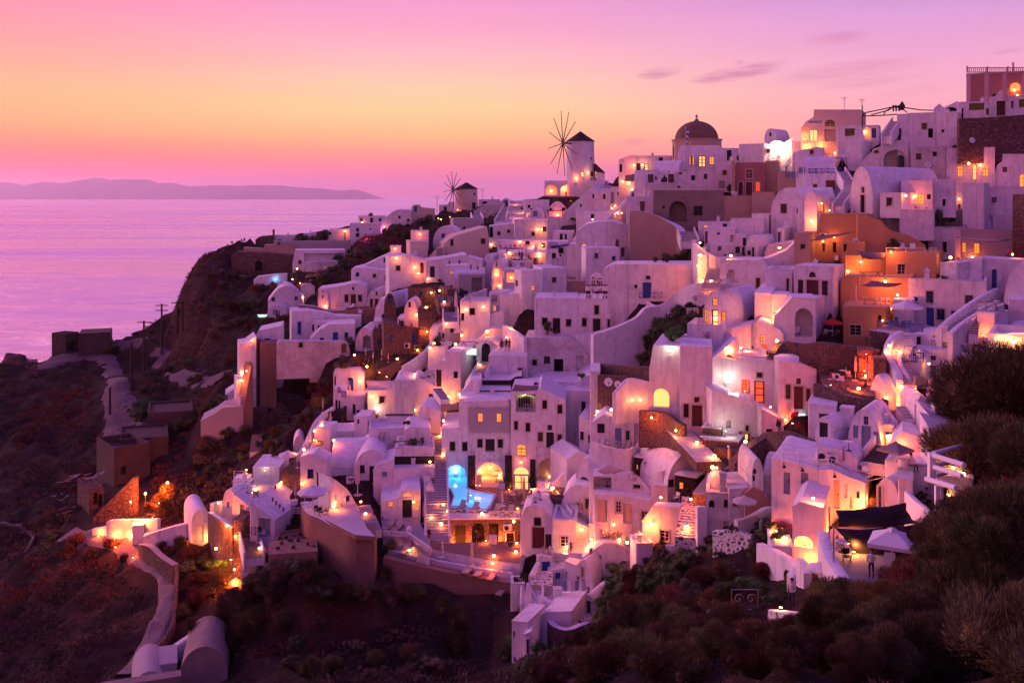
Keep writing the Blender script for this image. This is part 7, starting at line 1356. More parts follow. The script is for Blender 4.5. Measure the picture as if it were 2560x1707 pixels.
for i,(x,y,h,l)in enumerate([(1640,1350,520,6),(1820,1260,620,6),(2010,1200,760,6),(2150,1150,700,6),(1700,1560,420,6),(1900,1650,560,6),(2100,1700,640,6)]):it('bush',x,y,h=h,leaf=4,D=44-i)
dirt=mat('pale trodden dirt',(.15,.105,.10),.95,(3,.8),[(.5,(.10,.07,.065),.8),(2.5,(.22,.17,.16),.5)])
T(0,700,2.6125)
drape('road','pale dirt road curving along the dark headland',[(220,560),(380,530),(520,490),(640,500),(720,560),(770,640),(760,720),(790,850),(800,960),(780,1060)],[9,9,8,7,5,5,6,7,8,7],dirt)
drape('road','upper dirt track running behind the utility poles',[(520,490),(640,450),(760,420),(950,402)],[6,5,4,4],dirt)
drape('path','narrow dirt track curling below the cliff',[(1000,460),(1060,480),(1080,520),(1030,560),(1160,600),(1463,620)],[3.5,3.5,3.5,3,4,6],dirt)
T(0,1200,3.092)
drape('path','stone footpath winding down from the glowing wall',[(520,430),(720,440),(940,500),(1040,590),(1150,650),(1270,720),(1290,830),(1290,980),(1230,1150),(1150,1300),(1060,1440),(960,1520)],[4,3.4,3,2.4,2.2,2.2,2.2,2.4,2.6,2.8,2.6,2.6],mat('grey pebble path',(.19,.145,.15),.95,(5,.9),[(2.2,(.10,.075,.075),.8),(7,(.30,.25,.25),.5)]))
drape('path','paved loop of the dark helipad-like terrace',[(0,380),(120,375),(230,390),(265,430),(240,500),(170,560),(90,600)],[.5]*7,dirt)
def bld2(label,x0,x1,yt,yb,**k):return H(label,x0,x1,yt,yb,**k)
wallp('floodlit white wall where the footpath begins',[(725,370,410,133),(845,345,410,132),(850,308,400,131),(1000,300,390,130.5),(1110,300,380,130),(1228,295,350,129)],.6,'w')
wallp('low white curved wall beyond the floodlit gate',[(1115,420,480,127),(1180,400,460,127),(1350,350,440,126),(1460,325,400,125.5)],1.2,'w')
H('small white gate pillar beside the floodlit wall',1020,1110,350,440,4,L=1.5,D=128.5,roof='n',ext=1)
wallp('winding rubble wall dropping beside the footpath',[(1090,490,540,125),(1170,505,580,122),(1250,580,660,119),(1360,650,720,115)],.8,'r',cap='flr')
wallp('thin low kerb wall right of the footpath',[(1365,660,700,114),(1360,800,850,110),(1345,1000,1050,106),(1320,1140,1180,103),(1180,1330,1370,99)],.4,'r')
wallp('tilted white parapet above the grey vault',[(1140,1345,1400,97),(1260,1335,1385,97.5),(1400,1240,1300,98.5),(1650,1080,1150,101)],.7,'w')
H('blunt grey barrel-vaulted roof at the bottom of the slope',1385,1760,1285,1560,4,L=7,D=94,roof='v',rise=2.8,m='g')
H('pale rounded roof tops peeping in at the bottom',1010,1290,1475,1640,0,L=6,D=92,roof='v',rise=2.2,m='G')
H('low white roof slab at the bottom edge',780,1400,1560,1650,0,L=1.2,D=90,roof='n',m='g',ext=3)
H('pale violet shed roof beside the rounded roof tops',1195,1370,1420,1500,0,L=4,D=94,roof='n',m='G')
H('roofless stone ruin with two arched openings',690,800,60,240,-14,L=7,D=146,roof='f',m='r',ops=[(722,95,755,190,'Hka'),(762,105,792,210,'Hka')],bev=0)
H('long sloping stone flank wall of the unfinished building',720,1060,-60,280,14,L=1.0,D=142,roof='n',m='r',prof=[(720,290),(1020,-10),(1060,-20)],bev=0)
T(0,700,2.6125)
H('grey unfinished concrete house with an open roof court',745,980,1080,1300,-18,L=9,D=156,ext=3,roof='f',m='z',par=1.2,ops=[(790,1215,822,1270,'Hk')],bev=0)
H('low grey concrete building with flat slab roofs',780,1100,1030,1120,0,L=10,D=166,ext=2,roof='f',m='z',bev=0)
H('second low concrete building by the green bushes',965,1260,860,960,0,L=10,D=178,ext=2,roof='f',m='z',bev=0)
H('long low dark block house alone by the road',428,515,345,470,-42,L=5,D=262,ext=2,roof='f',m='z',ops=[(435,400,512,465,'Hk')],bev=0)
H('main bar of the lone dark block house',515,720,340,455,4,L=9,D=263,roof='n',m='z',prof=[(515,350),(640,345),(720,340)],bev=0)
H('tiny stone field hut near the left headland',180,245,535,590,0,L=4,D=240,roof='n',m='r',bev=0)
def pole(x,y0,y1,label,D=None,arms=1,tw=0):
 px,py=u(x,y1);d=D or ground(px,py);sc=d/F/_T[2];c=pt(px,py,d);root=empty('utility_pole',c);tag(root,label,'utility pole','utility poles by the dirt road');h=(y1-y0)*sc
 bm=bmesh.new();bar(bm,(0,0,-1.5),(0,0,h),.26,8,r2=.2);obj('pole',bm,M['dwood'],root)
 for k in range(arms):
  z=h-.4-k*1.2;bm=bmesh.new();bar(bm,(-1.5,0,z),(1.5,0,z),.13,4);a=obj('crossarm',bm,M['dwood'],root)
  for s in(-1.1,-.4,.4,1.1):
   bm=bmesh.new();lathe(bm,[(.05,z),(.09,z+.08),(.05,z+.2),(0,z+.26)],6,(s,0));obj('insulator',bm,M['k'],a)
 if tw:bm=bmesh.new();bar(bm,(.3,0,h*.45),(.3,0,h*.75),.35,8);obj('transformer',bm,M['k'],root)
pole(940,265,555,'utility pole standing where the dirt track bends',D=226);pole(1056,155,445,'tallest utility pole silhouetted against the sea',D=238,arms=2);pole(1157,140,310,'left post of the paired transformer poles by the cliff',D=250,tw=1);pole(1194,135,300,'right post of the paired transformer poles by the cliff',D=250.6)
pole(858,405,725,'dark twin pole beside the road bend',D=208,arms=0);pole(718,700,950,'slim pole at the rubble heap',D=196,arms=0)
at('on the left headland')
for x,y,h in[(330,455,26),(290,450,22),(770,385,40),(730,390,30),(880,360,26),(980,345,26),(1040,335,26),(1100,330,26),(1220,560,50),(1160,560,40),(1240,670,60),(1300,660,50),(1100,600,60),(1000,640,70),(920,740,60),(960,860,110),(900,900,90),(1180,950,110),(1250,900,100),(1330,850,90),(700,470,50),(760,470,50),(850,470,50),(60,400,50)]:it('bush',x,y,h=h,leaf=random.choice([0,1,3]))
for x,y,h in[(30,540,130),(100,540,110),(1300,590,22),(1340,600,24),(820,830,20),(840,850,20)]:it('rock',x,y,h=h)
it('planks',540,1310,n=9);it('planks',440,1430,n=10);it('planks',430,1530,n=5)
T(0,1200,3.092)
at('along the glowing footpath wall');lamp(1018,340,5200,up=3);lamp(900,380,420,'h');lamp(1100,330,420,'h');lamp(1180,290,260,'h');lamp(1000,450,240,'h');lamp(780,395,200,'h');lamp(1130,235,3200,up=2.5);lamp(1300,150,2200,up=2.5);lamp(1230,200,300);lamp(900,520,160,'h');lamp(1040,600,90,'h');lamp(1760,480,1300,up=2);lamp(1700,520,220);lamp(1790,720,1000,up=1.8);lamp(1830,880,900,up=1.6);lamp(1560,440,160);lamp(1480,480,140,'h')  # poles, and the pole lamps after the first, added to spread glow over slopes
for x,y,h,l in[(1400,560,110,3),(1480,620,120,3),(1560,600,120,0),(1650,700,150,1),(1450,740,140,0),(1550,830,130,3),(1500,960,130,3),(1420,1060,100,3),(1650,560,110,3),(1720,500,100,3),(1700,860,150,4),(1380,500,70,3),(1250,470,80,0),(1300,560,60,3),(1140,240,70,3),(1260,250,90,3),(1300,130,100,3),(1230,180,80,3),(1350,230,110,0),(1750,1100,150,4),(1850,1000,200,4),(1900,1200,220,4),(1800,1300,170,4),(1480,1150,90,3),(850,540,90,3),(950,600,70,3),(600,500,90,3),(400,470,100,0),(500,600,100,3),(700,620,90,4),(330,560,90,0)]:it('bush',x,y,h=h,leaf=l)
T(700,1450,2.5)
at('on the bare slope under the lounger wall')
for i,(x,y,h)in enumerate([(60,560,110),(180,600,120),(320,560,90),(480,430,70),(600,520,90),(820,470,90),(950,560,110),(1080,420,120),(1120,250,110),(700,180,60),(860,120,80),(250,300,70),(120,420,100),(20,300,110),(1000,200,90),(560,80,60),(400,60,60),(200,80,80)]):it('bush',x,y,h=h,leaf=4 if i%3 else 0)
T(480,1100)
at('on the dark slope below the bastion')
for i,(x,y,h)in enumerate([(800,1300,170),(900,1400,190),(700,1450,200),(1000,1300,180),(1100,1450,190),(1250,1400,180),(1350,1500,170),(600,1550,200),(800,1560,180),(1200,1568,190),(1450,1560,170),(1700,1540,140),(1860,1060,120),(1950,1010,90),(1900,1180,130),(1870,1330,110),(2100,1560,150),(1950,1560,150),(620,1380,150),(980,1180,120),(1150,1280,120)]):it('bush',x,y,h=h,leaf=4 if i%3 else 0)
for i,(x,y,h)in enumerate([(80,100,90),(180,60,100),(60,220,90),(300,80,110),(420,150,90),(520,120,90),(280,250,80),(160,330,90),(100,450,90),(220,480,90),(30,380,80),(400,330,60),(640,60,60),(700,130,60)]):it('bush',x,y,h=h,leaf=[0,1,3][i%3])
T(480,800)
at('on the rubble field')
for i,(x,y,h)in enumerate([(300,60,90),(420,40,80),(200,150,70),(360,560,80),(300,780,70),(200,850,90),(120,880,90),(60,900,70),(380,960,60),(700,480,70),(800,540,60),(900,480,70),(1000,560,70),(1100,520,80),(1200,560,80),(1300,620,90),(1180,700,90),(1080,700,60),(1240,860,110),(1150,920,110),(1060,1000,90),(900,1080,80),(820,1130,90),(720,1160,80),(520,1120,110),(350,1120,100),(150,1180,110),(200,1280,110),(300,1420,100),(480,1380,90),(740,1260,90),(850,1230,80),(60,1430,90),(820,1340,60),(360,420,100),(420,520,90)]):it('bush',x,y,h=h,leaf=[0,1,3,0][i%4])
T(480,480)
at('on the cliff')
for i,(x,y,h)in enumerate([(450,770,60),(300,800,60),(180,840,50),(400,850,80),(520,870,80),(620,900,80),(300,930,70),(700,960,80),(800,940,60),(500,1150,140),(600,1130,120),(420,1180,110),(640,1190,70),(230,1110,60),(290,1110,60),(500,1290,90),(620,1280,90),(740,1290,80),(850,1270,80),(430,1330,90),(560,1340,80),(800,1180,50),(440,580,30)]):it('bush',x,y,h=h,leaf=[0,0,3][i%3])

def sign(name,label,x0,y0,x1,y1,D,txt,back,ink,a=0,cat='sign',font=.7):
 p0,p1=pt(*u(x0,y1),D),pt(*u(x1,y0),D);w,h=p1.x-p0.x,p1.z-p0.z;c=Vector(((p0.x+p1.x)/2,D,(p0.z+p1.z)/2));root=empty(name,c,a);tag(root,label,cat)
 if back:bm=bmesh.new();box(bm,-w/2,w/2,-.04,.04,-h/2,h/2);obj('board',bm,M[back],root)
 for k,line in enumerate(txt):
  cu=bpy.data.curves.new('lettering','FONT');cu.body=line;cu.align_x='CENTER';cu.align_y='CENTER';cu.extrude=.012;n=len(txt);cu.size=h/n*font*1.35;o=bpy.data.objects.new('lettering',cu);COL.objects.link(o);bpy.context.view_layer.update();tw=max(o.dimensions.x,.01);me=bpy.data.meshes.new_from_object(o.evaluated_get(bpy.context.evaluated_depsgraph_get()));bpy.data.objects.remove(o)
  me.materials.clear();me.materials.append(M[ink]);o=obj('lettering',me,parent=root);o.rotation_euler=(R(90),0,0);o.location=(0,-.06,h/2-h*(k+.5)/n);o.scale=(min(1.6,w*.92/tw),1,1)
 return root
T(1980,270,13.07)
sign('market_sign','white board reading MINI-MARKET on the orange-washed market',535,405,1005,520,168.4,['MINI·MARKET'],'W2','k',-.36)
sign('market_sign','small dark cut-out board reading MARKET on the violet lane wall',315,1060,565,1165,172.6,['MINI','MARKET'],None,'k',-.36)
T(1400,360,15.68)
sign('windmill_lettering','large dark letter C painted on the tall windmill',1165,600,1245,725,239.5,['C'],None,'k',-.03,'lettering',1)
T(1120,480,19.6)
sign('windmill_lettering','row of red lettering strokes on the lesser windmill wall',720,540,1080,690,303.2,['ΟΙΛΟ','ΟΙΝΟΣ'],None,'red',.02,'lettering')
T(1430,670,15.68)
def red_belfry():
 D=142;sc=D/F/15.68;o=pt(*u(960,1340),D);root=empty('belfry',o);tag(root,'white belfry trimmed in dark red with three hanging bells','belfry');X=lambda x:(x-960)*sc;Z=lambda y:(1340-y)*sc;rd=mat('dark red trim',(.13,.015,.02),.6)
 def b(nm,x0,x1,y0,y1,d0=0,d1=.7,m_=None):bm=bmesh.new();box(bm,X(x0),X(x1),d0,d1,Z(y1),Z(y0));obj(nm,bm,m_ or M['w'],root)
 for x0,x1 in((555,800),(945,1055),(1205,1385)):b('pier',x0,x1,900,1340)
 bm=bmesh.new();hl=[]
 tri_face(bm,[(X(555),Z(1010)),(X(725),Z(1010))]+arc(X(725),X(880),Z(880),(155/2)*sc,8)[::-1][0:]+[(X(1040),Z(1010))]*0+[(X(880),Z(1010)),(X(1035),Z(1010))]+arc(X(1035),X(1190),Z(880),(155/2)*sc,8)[::-1]+[(X(1190),Z(1010)),(X(1385),Z(1010)),(X(1385),Z(670)),(X(555),Z(670))],[],lambda a_,b_:Vector((a_,0,b_)))
 r_=bmesh.ops.extrude_face_region(bm,geom=bm.faces[:]);bmesh.ops.translate(bm,vec=(0,.7,0),verts=[v for v in r_['geom']if isinstance(v,bmesh.types.BMVert)]);bmesh.ops.recalc_face_normals(bm,faces=bm.faces);obj('arcade',bm,M['w'],root)
 for x0,x1,y0,y1 in((545,1390,655,700),(545,720,895,935),(1205,1390,930,970),(545,1375,1290,1335),(555,600,1045,1290),(675,715,1055,1290),(1205,1250,1090,1290),(1330,1375,1090,1290),(755,900,375,410),(1035,1160,400,440),(765,805,480,660),(855,895,480,660),(1040,1085,505,665),(1125,1168,515,665)):b('trim',x0,x1,y0,y1,-.05,.04,rd)
 b('capital',880,1120,910,1000,-.04,.06,rd)
 for x0,x1 in((750,965),(1030,1250)):b('pier',x0,x1,410,660)
 bm=bmesh.new();A1=arc(X(750),X(1250),Z(410),210*sc,12);A0=arc(X(965),X(1030),Z(410),40*sc,12)
 for i in range(12):
  q=[A1[i],A1[i+1],A0[i+1],A0[i]];f=[bm.verts.new((x,0,z))for x,z in q];k=[bm.verts.new((x,.6,z))for x,z in q];bm.faces.new(f);bm.faces.new(k[::-1]);bm.faces.new((f[0],k[0],k[1],f[1]));bm.faces.new((f[3],f[2],k[2],k[3]))
 obj('crown_arch',bm,M['w'],root)
 for x,y in((820,990),(1170,990),(1000,600)):bm=bmesh.new();r=45*sc;lathe(bm,[(r*1.1,Z(y)),(r*.8,Z(y-30)),(r*.5,Z(y-80)),(0,Z(y-110))],10,(X(x),.35));obj('bell',bm,M['metal'],root,smooth=50)
 b('cross',985,993,90,210,.3,.36,M['c']);b('cross',965,1015,130,140,.3,.36,M['c'])
red_belfry()
T(2000,100)
def mansion_trim():
 D=153;root=empty('roof_balustrade',pt(*u(1634,325),D));tag(root,'pale balustrade with thin posts along the mansion roof','balustrade');X=lambda x,y:pt(*u(x,y),D+.3)-root.location
 for y in(275,318):bm=bmesh.new();bar(bm,X(1634,y),X(2230,y-2),.09,4);obj('rail',bm,M['P'],root)
 for i in range(30):x=1640+i*20;bm=bmesh.new();bar(bm,X(x,318),X(x,275),.07,5);obj('baluster',bm,M['P'],root)
 for x,t_ in((1638,258),(1835,262),(2088,222),(2035,262)):bm=bmesh.new();bar(bm,X(x,322),X(x,t_),.16,4);obj('post',bm,M['P'],root)
 for i,(a,b_)in enumerate(((1636,1672),(1808,1850),(1985,2025),(2175,2215))):H('pale rose pilaster of the mansion, %s from the corner'%ORDN[i],a,b_,330,600,1,L=.5,D=152.2,m='P',roof='n',ext=0,bev=.02,name='pilaster',cat='pilaster')
 H('pale cornice strip under the mansion balustrade',1628,2230,318,332,1,L=.6,D=152,m='P',roof='n',ext=0,bev=0,name='cornice',cat='cornice')
ORDN='first second third fourth'.split();mansion_trim()
at('behind the mansion balustrade')
for x in(1762,1882,1925,1995):it('pers',x,322,c='dark' if x!=1925 else 'shirt')
def frame_arch():
 root=empty('steel_frame',pt(*u(610,780),156));tag(root,'bare arched steel canopy frame against the sky','frame');X=lambda p,d=0:pt(*u(*p),156+d)-root.location
 for C_ in([(608,750),(640,715),(760,690),(905,660),(1050,668),(1180,688),(1310,692)],[(625,748),(700,745),(800,742),(950,730)],[(905,660),(840,700),(815,742)],[(905,662),(870,690),(700,735)],[(985,660),(1050,715)],[(905,648),(990,658)],[(610,640),(610,860)]):
  bm=bmesh.new()
  for a,b_ in zip(C_,C_[1:]):bar(bm,X(a),X(b_),.09,5)
  obj('tube',bm,M['metal'],root)
 for x in(912,940,968):bm=bmesh.new();bar(bm,X((x,640)),X((x+3,700)),.14,4);obj('floodlight',bm,M['k'],root)
 bm=bmesh.new();bar(bm,X((1000,690)),X((1000,650)),.25,6,r2=.5);bar(bm,X((1000,650)),X((1000,602)),.5,6,r2=.06);obj('folded_parasol',bm,M['dark'],root)
frame_arch()

# terrain mesh, uneven spacing: fine where the camera looks
def axis(stops):
 r=[]
 for a,b,s in stops:r+=list(np.arange(a,b,s))
 r.append(stops[-1][1]);return np.array(r)
gx=axis([(-420,-150,8),(-150,-90,1.6),(-90,60,1.3),(60,110,1.8),(110,420,9)])
gy=axis([(-90,10,6),(10,40,1.5),(40,230,1.2),(230,360,1.8),(360,470,8)])
XX,YY=np.meshgrid(gx,gy);ZZ=hz(XX.ravel(),YY.ravel()).reshape(XX.shape)
MASKV=np.zeros(ZZ.shape)
PXV=CX+XX/np.maximum(YY,1)*F;PYV=HY+(ZC-ZZ)/np.maximum(YY,1)*F
for(c0,c1,pyb,Dc,zb,L)in CARVE:
 if c1<c0:c0,c1=c1,c0
 o_=np.maximum(np.maximum(c0-PXV,PXV-c1),0)/F*Dc+np.maximum(Dc-YY,0)+np.maximum(YY-Dc-L,0);ZZ=np.where((o_<10)&(zb-ZZ<14),np.maximum(ZZ,zb-.9-1.0*o_),ZZ)
for(c0,c1,pyb,Dc,zb,L)in CARVE:
 if c1<c0:c0,c1=c1,c0
 out=np.maximum(np.maximum(c0-PXV,PXV-c1),0)/F*Dc
 front=(YY<Dc+1.0)&(YY>Dc-22)
 capz=np.where(front,ZC-(pyb-HY)/F*YY-.35,zb-.35+np.maximum(YY-Dc-L,0)*2.2)
 capz=capz+out*2.4
 m_=(YY>Dc-22)&(YY<Dc+L+14)&(out<5)
 ZZ=np.where(m_&(capz<ZZ),capz,ZZ);MASKV=np.where(m_&(out<2)&(YY>Dc-4)&(YY<Dc+L+3),1,MASKV)
vv=[]
for j in range(len(gy)):
 for i in range(len(gx)):
  x,y,z=XX[j,i],YY[j,i],ZZ[j,i]
  n1=noise.noise(Vector((x*.07,y*.07,3.1)));n2=noise.noise(Vector((x*.24,y*.24,7.7)));n3=noise.noise(Vector((x*.6,y*.6,z*.5)))
  amp=.12 if MASKV[j,i]else 1.0
  n4=abs(noise.noise(Vector((x*.16+z*.1,y*.16,z*.22))));vv.append((x+(n3*.7+n4*1.6)*amp,y+(n2*.9-n4*1.8)*amp,z+amp*(n1*1.4+n2*.9+n3*.45-n4*2.4+1.1*abs(noise.noise(Vector((x*.35,y*.35,4)))))))
nx=len(gx)
ff=[(j*nx+i,j*nx+i+1,(j+1)*nx+i+1,(j+1)*nx+i)for j in range(len(gy)-1)for i in range(nx-1)]
me=bpy.data.meshes.new('hillside');me.from_pydata(vv,[],ff)
soil=bpy.data.materials.new('volcanic soil and scree');soil.use_nodes=True;t=soil.node_tree;b=t.nodes['Principled BSDF'];b.inputs['Roughness'].default_value=.97;b.inputs['Specular IOR Level'].default_value=.1
g=t.nodes.new('ShaderNodeNewGeometry')
def tn(sc,det=6,ro=.6):
 n=t.nodes.new('ShaderNodeTexNoise');n.inputs['Scale'].default_value=sc;n.inputs['Detail'].default_value=det;n.inputs['Roughness'].default_value=ro;t.links.new(g.outputs['Position'],n.inputs['Vector']);return n.outputs[0]
def tr(v,a,b_,lo=0,hi=1):
 n=t.nodes.new('ShaderNodeMapRange');t.links.new(v,n.inputs[0]);n.inputs[1].default_value=a;n.inputs[2].default_value=b_;n.inputs[3].default_value=lo;n.inputs[4].default_value=hi;return n.outputs[0]
def tm(f,a,b_):
 n=t.nodes.new('ShaderNodeMix');n.data_type='RGBA';t.links.new(f,n.inputs[0])
 for s,v in((6,a),(7,b_)):
  if isinstance(v,tuple):n.inputs[s].default_value=(*v,1)
  else:t.links.new(v,n.inputs[s])
 return n.outputs[2]
c=tm(tr(tn(.09),.42,.6),(.055,.032,.028),(.026,.016,.016))
c=tm(tr(tn(.35),.5,.66),c,(.024,.021,.012))
c=tm(tr(tn(.16,4),.56,.68),c,(.070,.020,.012))
c=tm(tr(tn(1.6,5,.7),.58,.70),c,(.12,.08,.07))
sepn=t.nodes.new('ShaderNodeSeparateXYZ');t.links.new(g.outputs['True Normal'],sepn.inputs[0])
c=tm(tr(sepn.outputs[2],.72,.40),c,(.075,.040,.034))
t.links.new(c,b.inputs['Base Color'])
bp=t.nodes.new('ShaderNodeBump');bp.inputs['Strength'].default_value=1;bp.inputs['Distance'].default_value=.7;t.links.new(tn(1.1,8,.7),bp.inputs['Height']);t.links.new(bp.outputs[0],b.inputs['Normal'])
me.materials.append(soil);me.shade_smooth();hill=bpy.data.objects.new('hillside',me);COL.objects.link(hill);tag(hill,kind='structure')
hill['label']='dark volcanic hillside dropping from the village to the sea'

# ---------------------------------------------------------------- roads and paths laid on the ground
def lay(name,label,P,widths,m_,lift=.1,sub=6):
 Q=[pt(px,py,ground(px,py))for px,py in P];C=[]
 for i in range(len(Q)-1):
  p0,p1,p2,p3=Q[max(i-1,0)],Q[i],Q[i+1],Q[min(i+2,len(Q)-1)]
  for k in range(sub):
   t_=k/sub;C.append((.5*((2*p1)+(p2-p0)*t_+(2*p0-5*p1+4*p2-p3)*t_*t_+(3*p1-p0-3*p2+p3)*t_**3),widths[i]*(1-t_)+widths[i+1]*t_))
 C.append((Q[-1],widths[-1]));bm=bmesh.new();V=[]
 for i,(c,w)in enumerate(C):
  d=C[min(i+1,len(C)-1)][0]-C[max(i-1,0)][0];d.z=0;d.normalize();n=Vector((-d.y,d.x,0));row=[]
  for k in range(7):
   q=c+n*w*(k/6-.5);ok,loc,*_=hill.ray_cast(Vector((q.x,q.y,300)),Vector((0,0,-1)));row.append([q.x,q.y,loc.z if ok else q.z])
  z1=max(p[2]for p in row[1:-1])
  for k,p in enumerate(row):p[2]+=.3 if 0<k<6 else-.2
  V.append([bm.verts.new(p)for p in row])
 for A_,B_ in zip(V,V[1:]):
  for i in range(6):bm.faces.new((A_[i],A_[i+1],B_[i+1],B_[i]))
 bmesh.ops.recalc_face_normals(bm,faces=bm.faces)
 tag(obj(name,bm,m_,smooth=60),label,kind='structure')
bpy.context.view_layer.update()
for d_ in DRAPES:lay(*d_)

# ---------------------------------------------------------------- small things, set down on whatever stands below them
bpy.context.view_layer.update();DG=bpy.context.evaluated_depsgraph_get();CAMP=Vector((0,0,ZC))
def cast(px,py):
 d=(pt(px,py,10)-CAMP).normalized();ok,loc,n,i,o,m_=scene.ray_cast(DG,CAMP,d)
 return(loc,n,d)if ok else None
def stand(px,py):
 r=cast(px,py)
 if not r or r[0].y>400:return None
 loc,n,d=r
 if n.z>.5:return loc
 s=loc-Vector((d.x,d.y,0)).normalized()*.45+Vector((0,0,.6));ok,l2,n2,*_=scene.ray_cast(DG,s,Vector((0,0,-1)))
 if ok and loc.z-l2.z<3:return l2
 return None
CNT={};MADE=[];rnd_=random.Random(5)
def place(o,noun,adj,cat,hint,px):MADE.append((o,noun,adj,cat,hint,px));return o
PROTO={}
def proto(key,fn):
 if key not in PROTO:PROTO[key]=fn()
 return PROTO[key]
def inst(key,name,parts,loc,sc=1.0,rz=0.0,mats=None):
 """parts: list of (name, mesh) — a thing with shared part meshes"""
 root=empty(name,loc,rz);root.scale=(sc,sc,sc)
 for nm,me in parts:
  o=bpy.data.objects.new(nm,me);COL.objects.link(o);o.parent=root
 return root
def P_uc(c):
 bm=bmesh.new();bar(bm,(0,0,0),(0,0,2.5),.03,6);a=mesh_of(bm,'pole',M['wfab'])
 bm=bmesh.new();lathe(bm,[(.10,.95),(.17,1.05),(.15,1.5),(.12,1.62),(.15,1.7),(.10,2.3),(.03,2.6),(0,2.62)],8)
 for i,v in enumerate(bm.verts):v.co.x*=1+.25*((i%2)-.5);v.co.y*=1+.25*((i%2)-.5)
 b=mesh_of(bm,'canopy',M[c],60);bm=bmesh.new();box(bm,-.28,.28,-.28,.28,0,.09);return[('pole',a),('canopy',b),('base',mesh_of(bm,'base',M['w']))]
def P_uo(c,sq):
 n=4 if sq else 8;bm=bmesh.new();bar(bm,(0,0,0),(0,0,2.5),.035,6);a=mesh_of(bm,'pole',M['wfab']);bm=bmesh.new();lathe(bm,[(1.5,1.75),(1.52,1.95),(.9,2.2),(.25,2.45)],n,a0=R(45)*.5 if not sq else R(45),a1=2*math.pi+(R(45)*.5 if not sq else R(45)));b=mesh_of(bm,'canopy',M[c])
 bm=bmesh.new();lathe(bm,[(.34,2.42),(.2,2.55),(0,2.62)],n);v_=mesh_of(bm,'vent',M[c]);bm=bmesh.new()
 for k in range(n):an=2*math.pi*(k+.5)/n;bar(bm,(0,0,1.9),(.95*math.cos(an),.95*math.sin(an),2.15),.012,3)
 return[('pole',a),('canopy',b),('vent',v_),('ribs',mesh_of(bm,'ribs',M['wood']))]
def P_table(c,cloth=False):
 bm=bmesh.new();lathe(bm,[(.0,.70),(.38,.70),(.38,.74),(0,.74)],14);t_=mesh_of(bm,'table_top',M[c]);bm=bmesh.new()
 if cloth:lathe(bm,[(.44,.25),(.42,.5),(.40,.75),(0,.755)],14)
 else:bar(bm,(0,0,.02),(0,0,.7),.03,5);lathe(bm,[(.22,0),(.2,.04),(0,.05)],8)
 return[('table_top',t_),('cloth' if cloth else 'leg',mesh_of(bm,'leg',M['wfab' if cloth else 'metal']))]
def P_chair(c):
 L_=[]
 for nm,bx_ in(('seat',(-.24,.24,-.24,.22,.42,.46)),('backrest',(-.24,.24,.2,.24,.52,.88))):bm=bmesh.new();box(bm,*bx_);L_.append((nm,mesh_of(bm,nm,M[c])))
 fm=M['metal']if c in('dark','blk','metal')else(M['wood']if c not in('b','wmetal')else M[c])
 for s in(-1,1):
  bm=bmesh.new();bar(bm,(s*.24,-.22,0),(s*.24,.22,.44),.022,4);L_.append(('leg',mesh_of(bm,'leg',fm)))
  bm=bmesh.new();bar(bm,(s*.24,.22,0),(s*.24,-.22,.64),.022,4);bar(bm,(s*.24,-.24,.65),(s*.24,.24,.65),.02,4);L_.append(('armrest',mesh_of(bm,'armrest',fm)))
 return L_
def P_loung(c):
 bm=bmesh.new();box(bm,-.32,.32,-1.0,.35,.30,.38);a=mesh_of(bm,'mattress',M[c]);bm=bmesh.new();v=box(bm,-.32,.32,0,.75,-.04,.04);bmesh.ops.transform(bm,matrix=Matrix.Translation((0,.35,.36))@Matrix.Rotation(R(42),4,'X'),verts=bm.verts);b=mesh_of(bm,'backrest',M[c])
 bm=bmesh.new();box(bm,-.34,.34,-1.02,.95,.22,.29)
 L_=[('mattress',a),('backrest',b),('frame',mesh_of(bm,'frame',M['wood']))]
 bm=bmesh.new();box(bm,-.03,.03,-.03,.03,0,.22);lg=mesh_of(bm,'leg',M['wood']);L_+=[('leg',lg,(s*.3,y,0))for s in(-1,1)for y in(-.9,.85)]
 return L_
def P_deck(c):
 bm=bmesh.new();bar(bm,(-.3,-.5,0),(-.3,.45,1.0),.03,4);bar(bm,(.3,-.5,0),(.3,.45,1.0),.03,4);bar(bm,(-.3,.5,0),(-.3,-.35,.42),.03,4);bar(bm,(.3,.5,0),(.3,-.35,.42),.03,4);f=mesh_of(bm,'frame',M['dwood'])
 bm=bmesh.new();v=[bm.verts.new(p)for p in((-.28,-.4,.38),(.28,-.4,.38),(.28,0,.30),(-.28,0,.30),(.28,.42,.98),(-.28,.42,.98))];bm.faces.new(v[:4]);bm.faces.new((v[3],v[2],v[4],v[5]));return[('frame',f),('sling',mesh_of(bm,'sling',M[c]))]
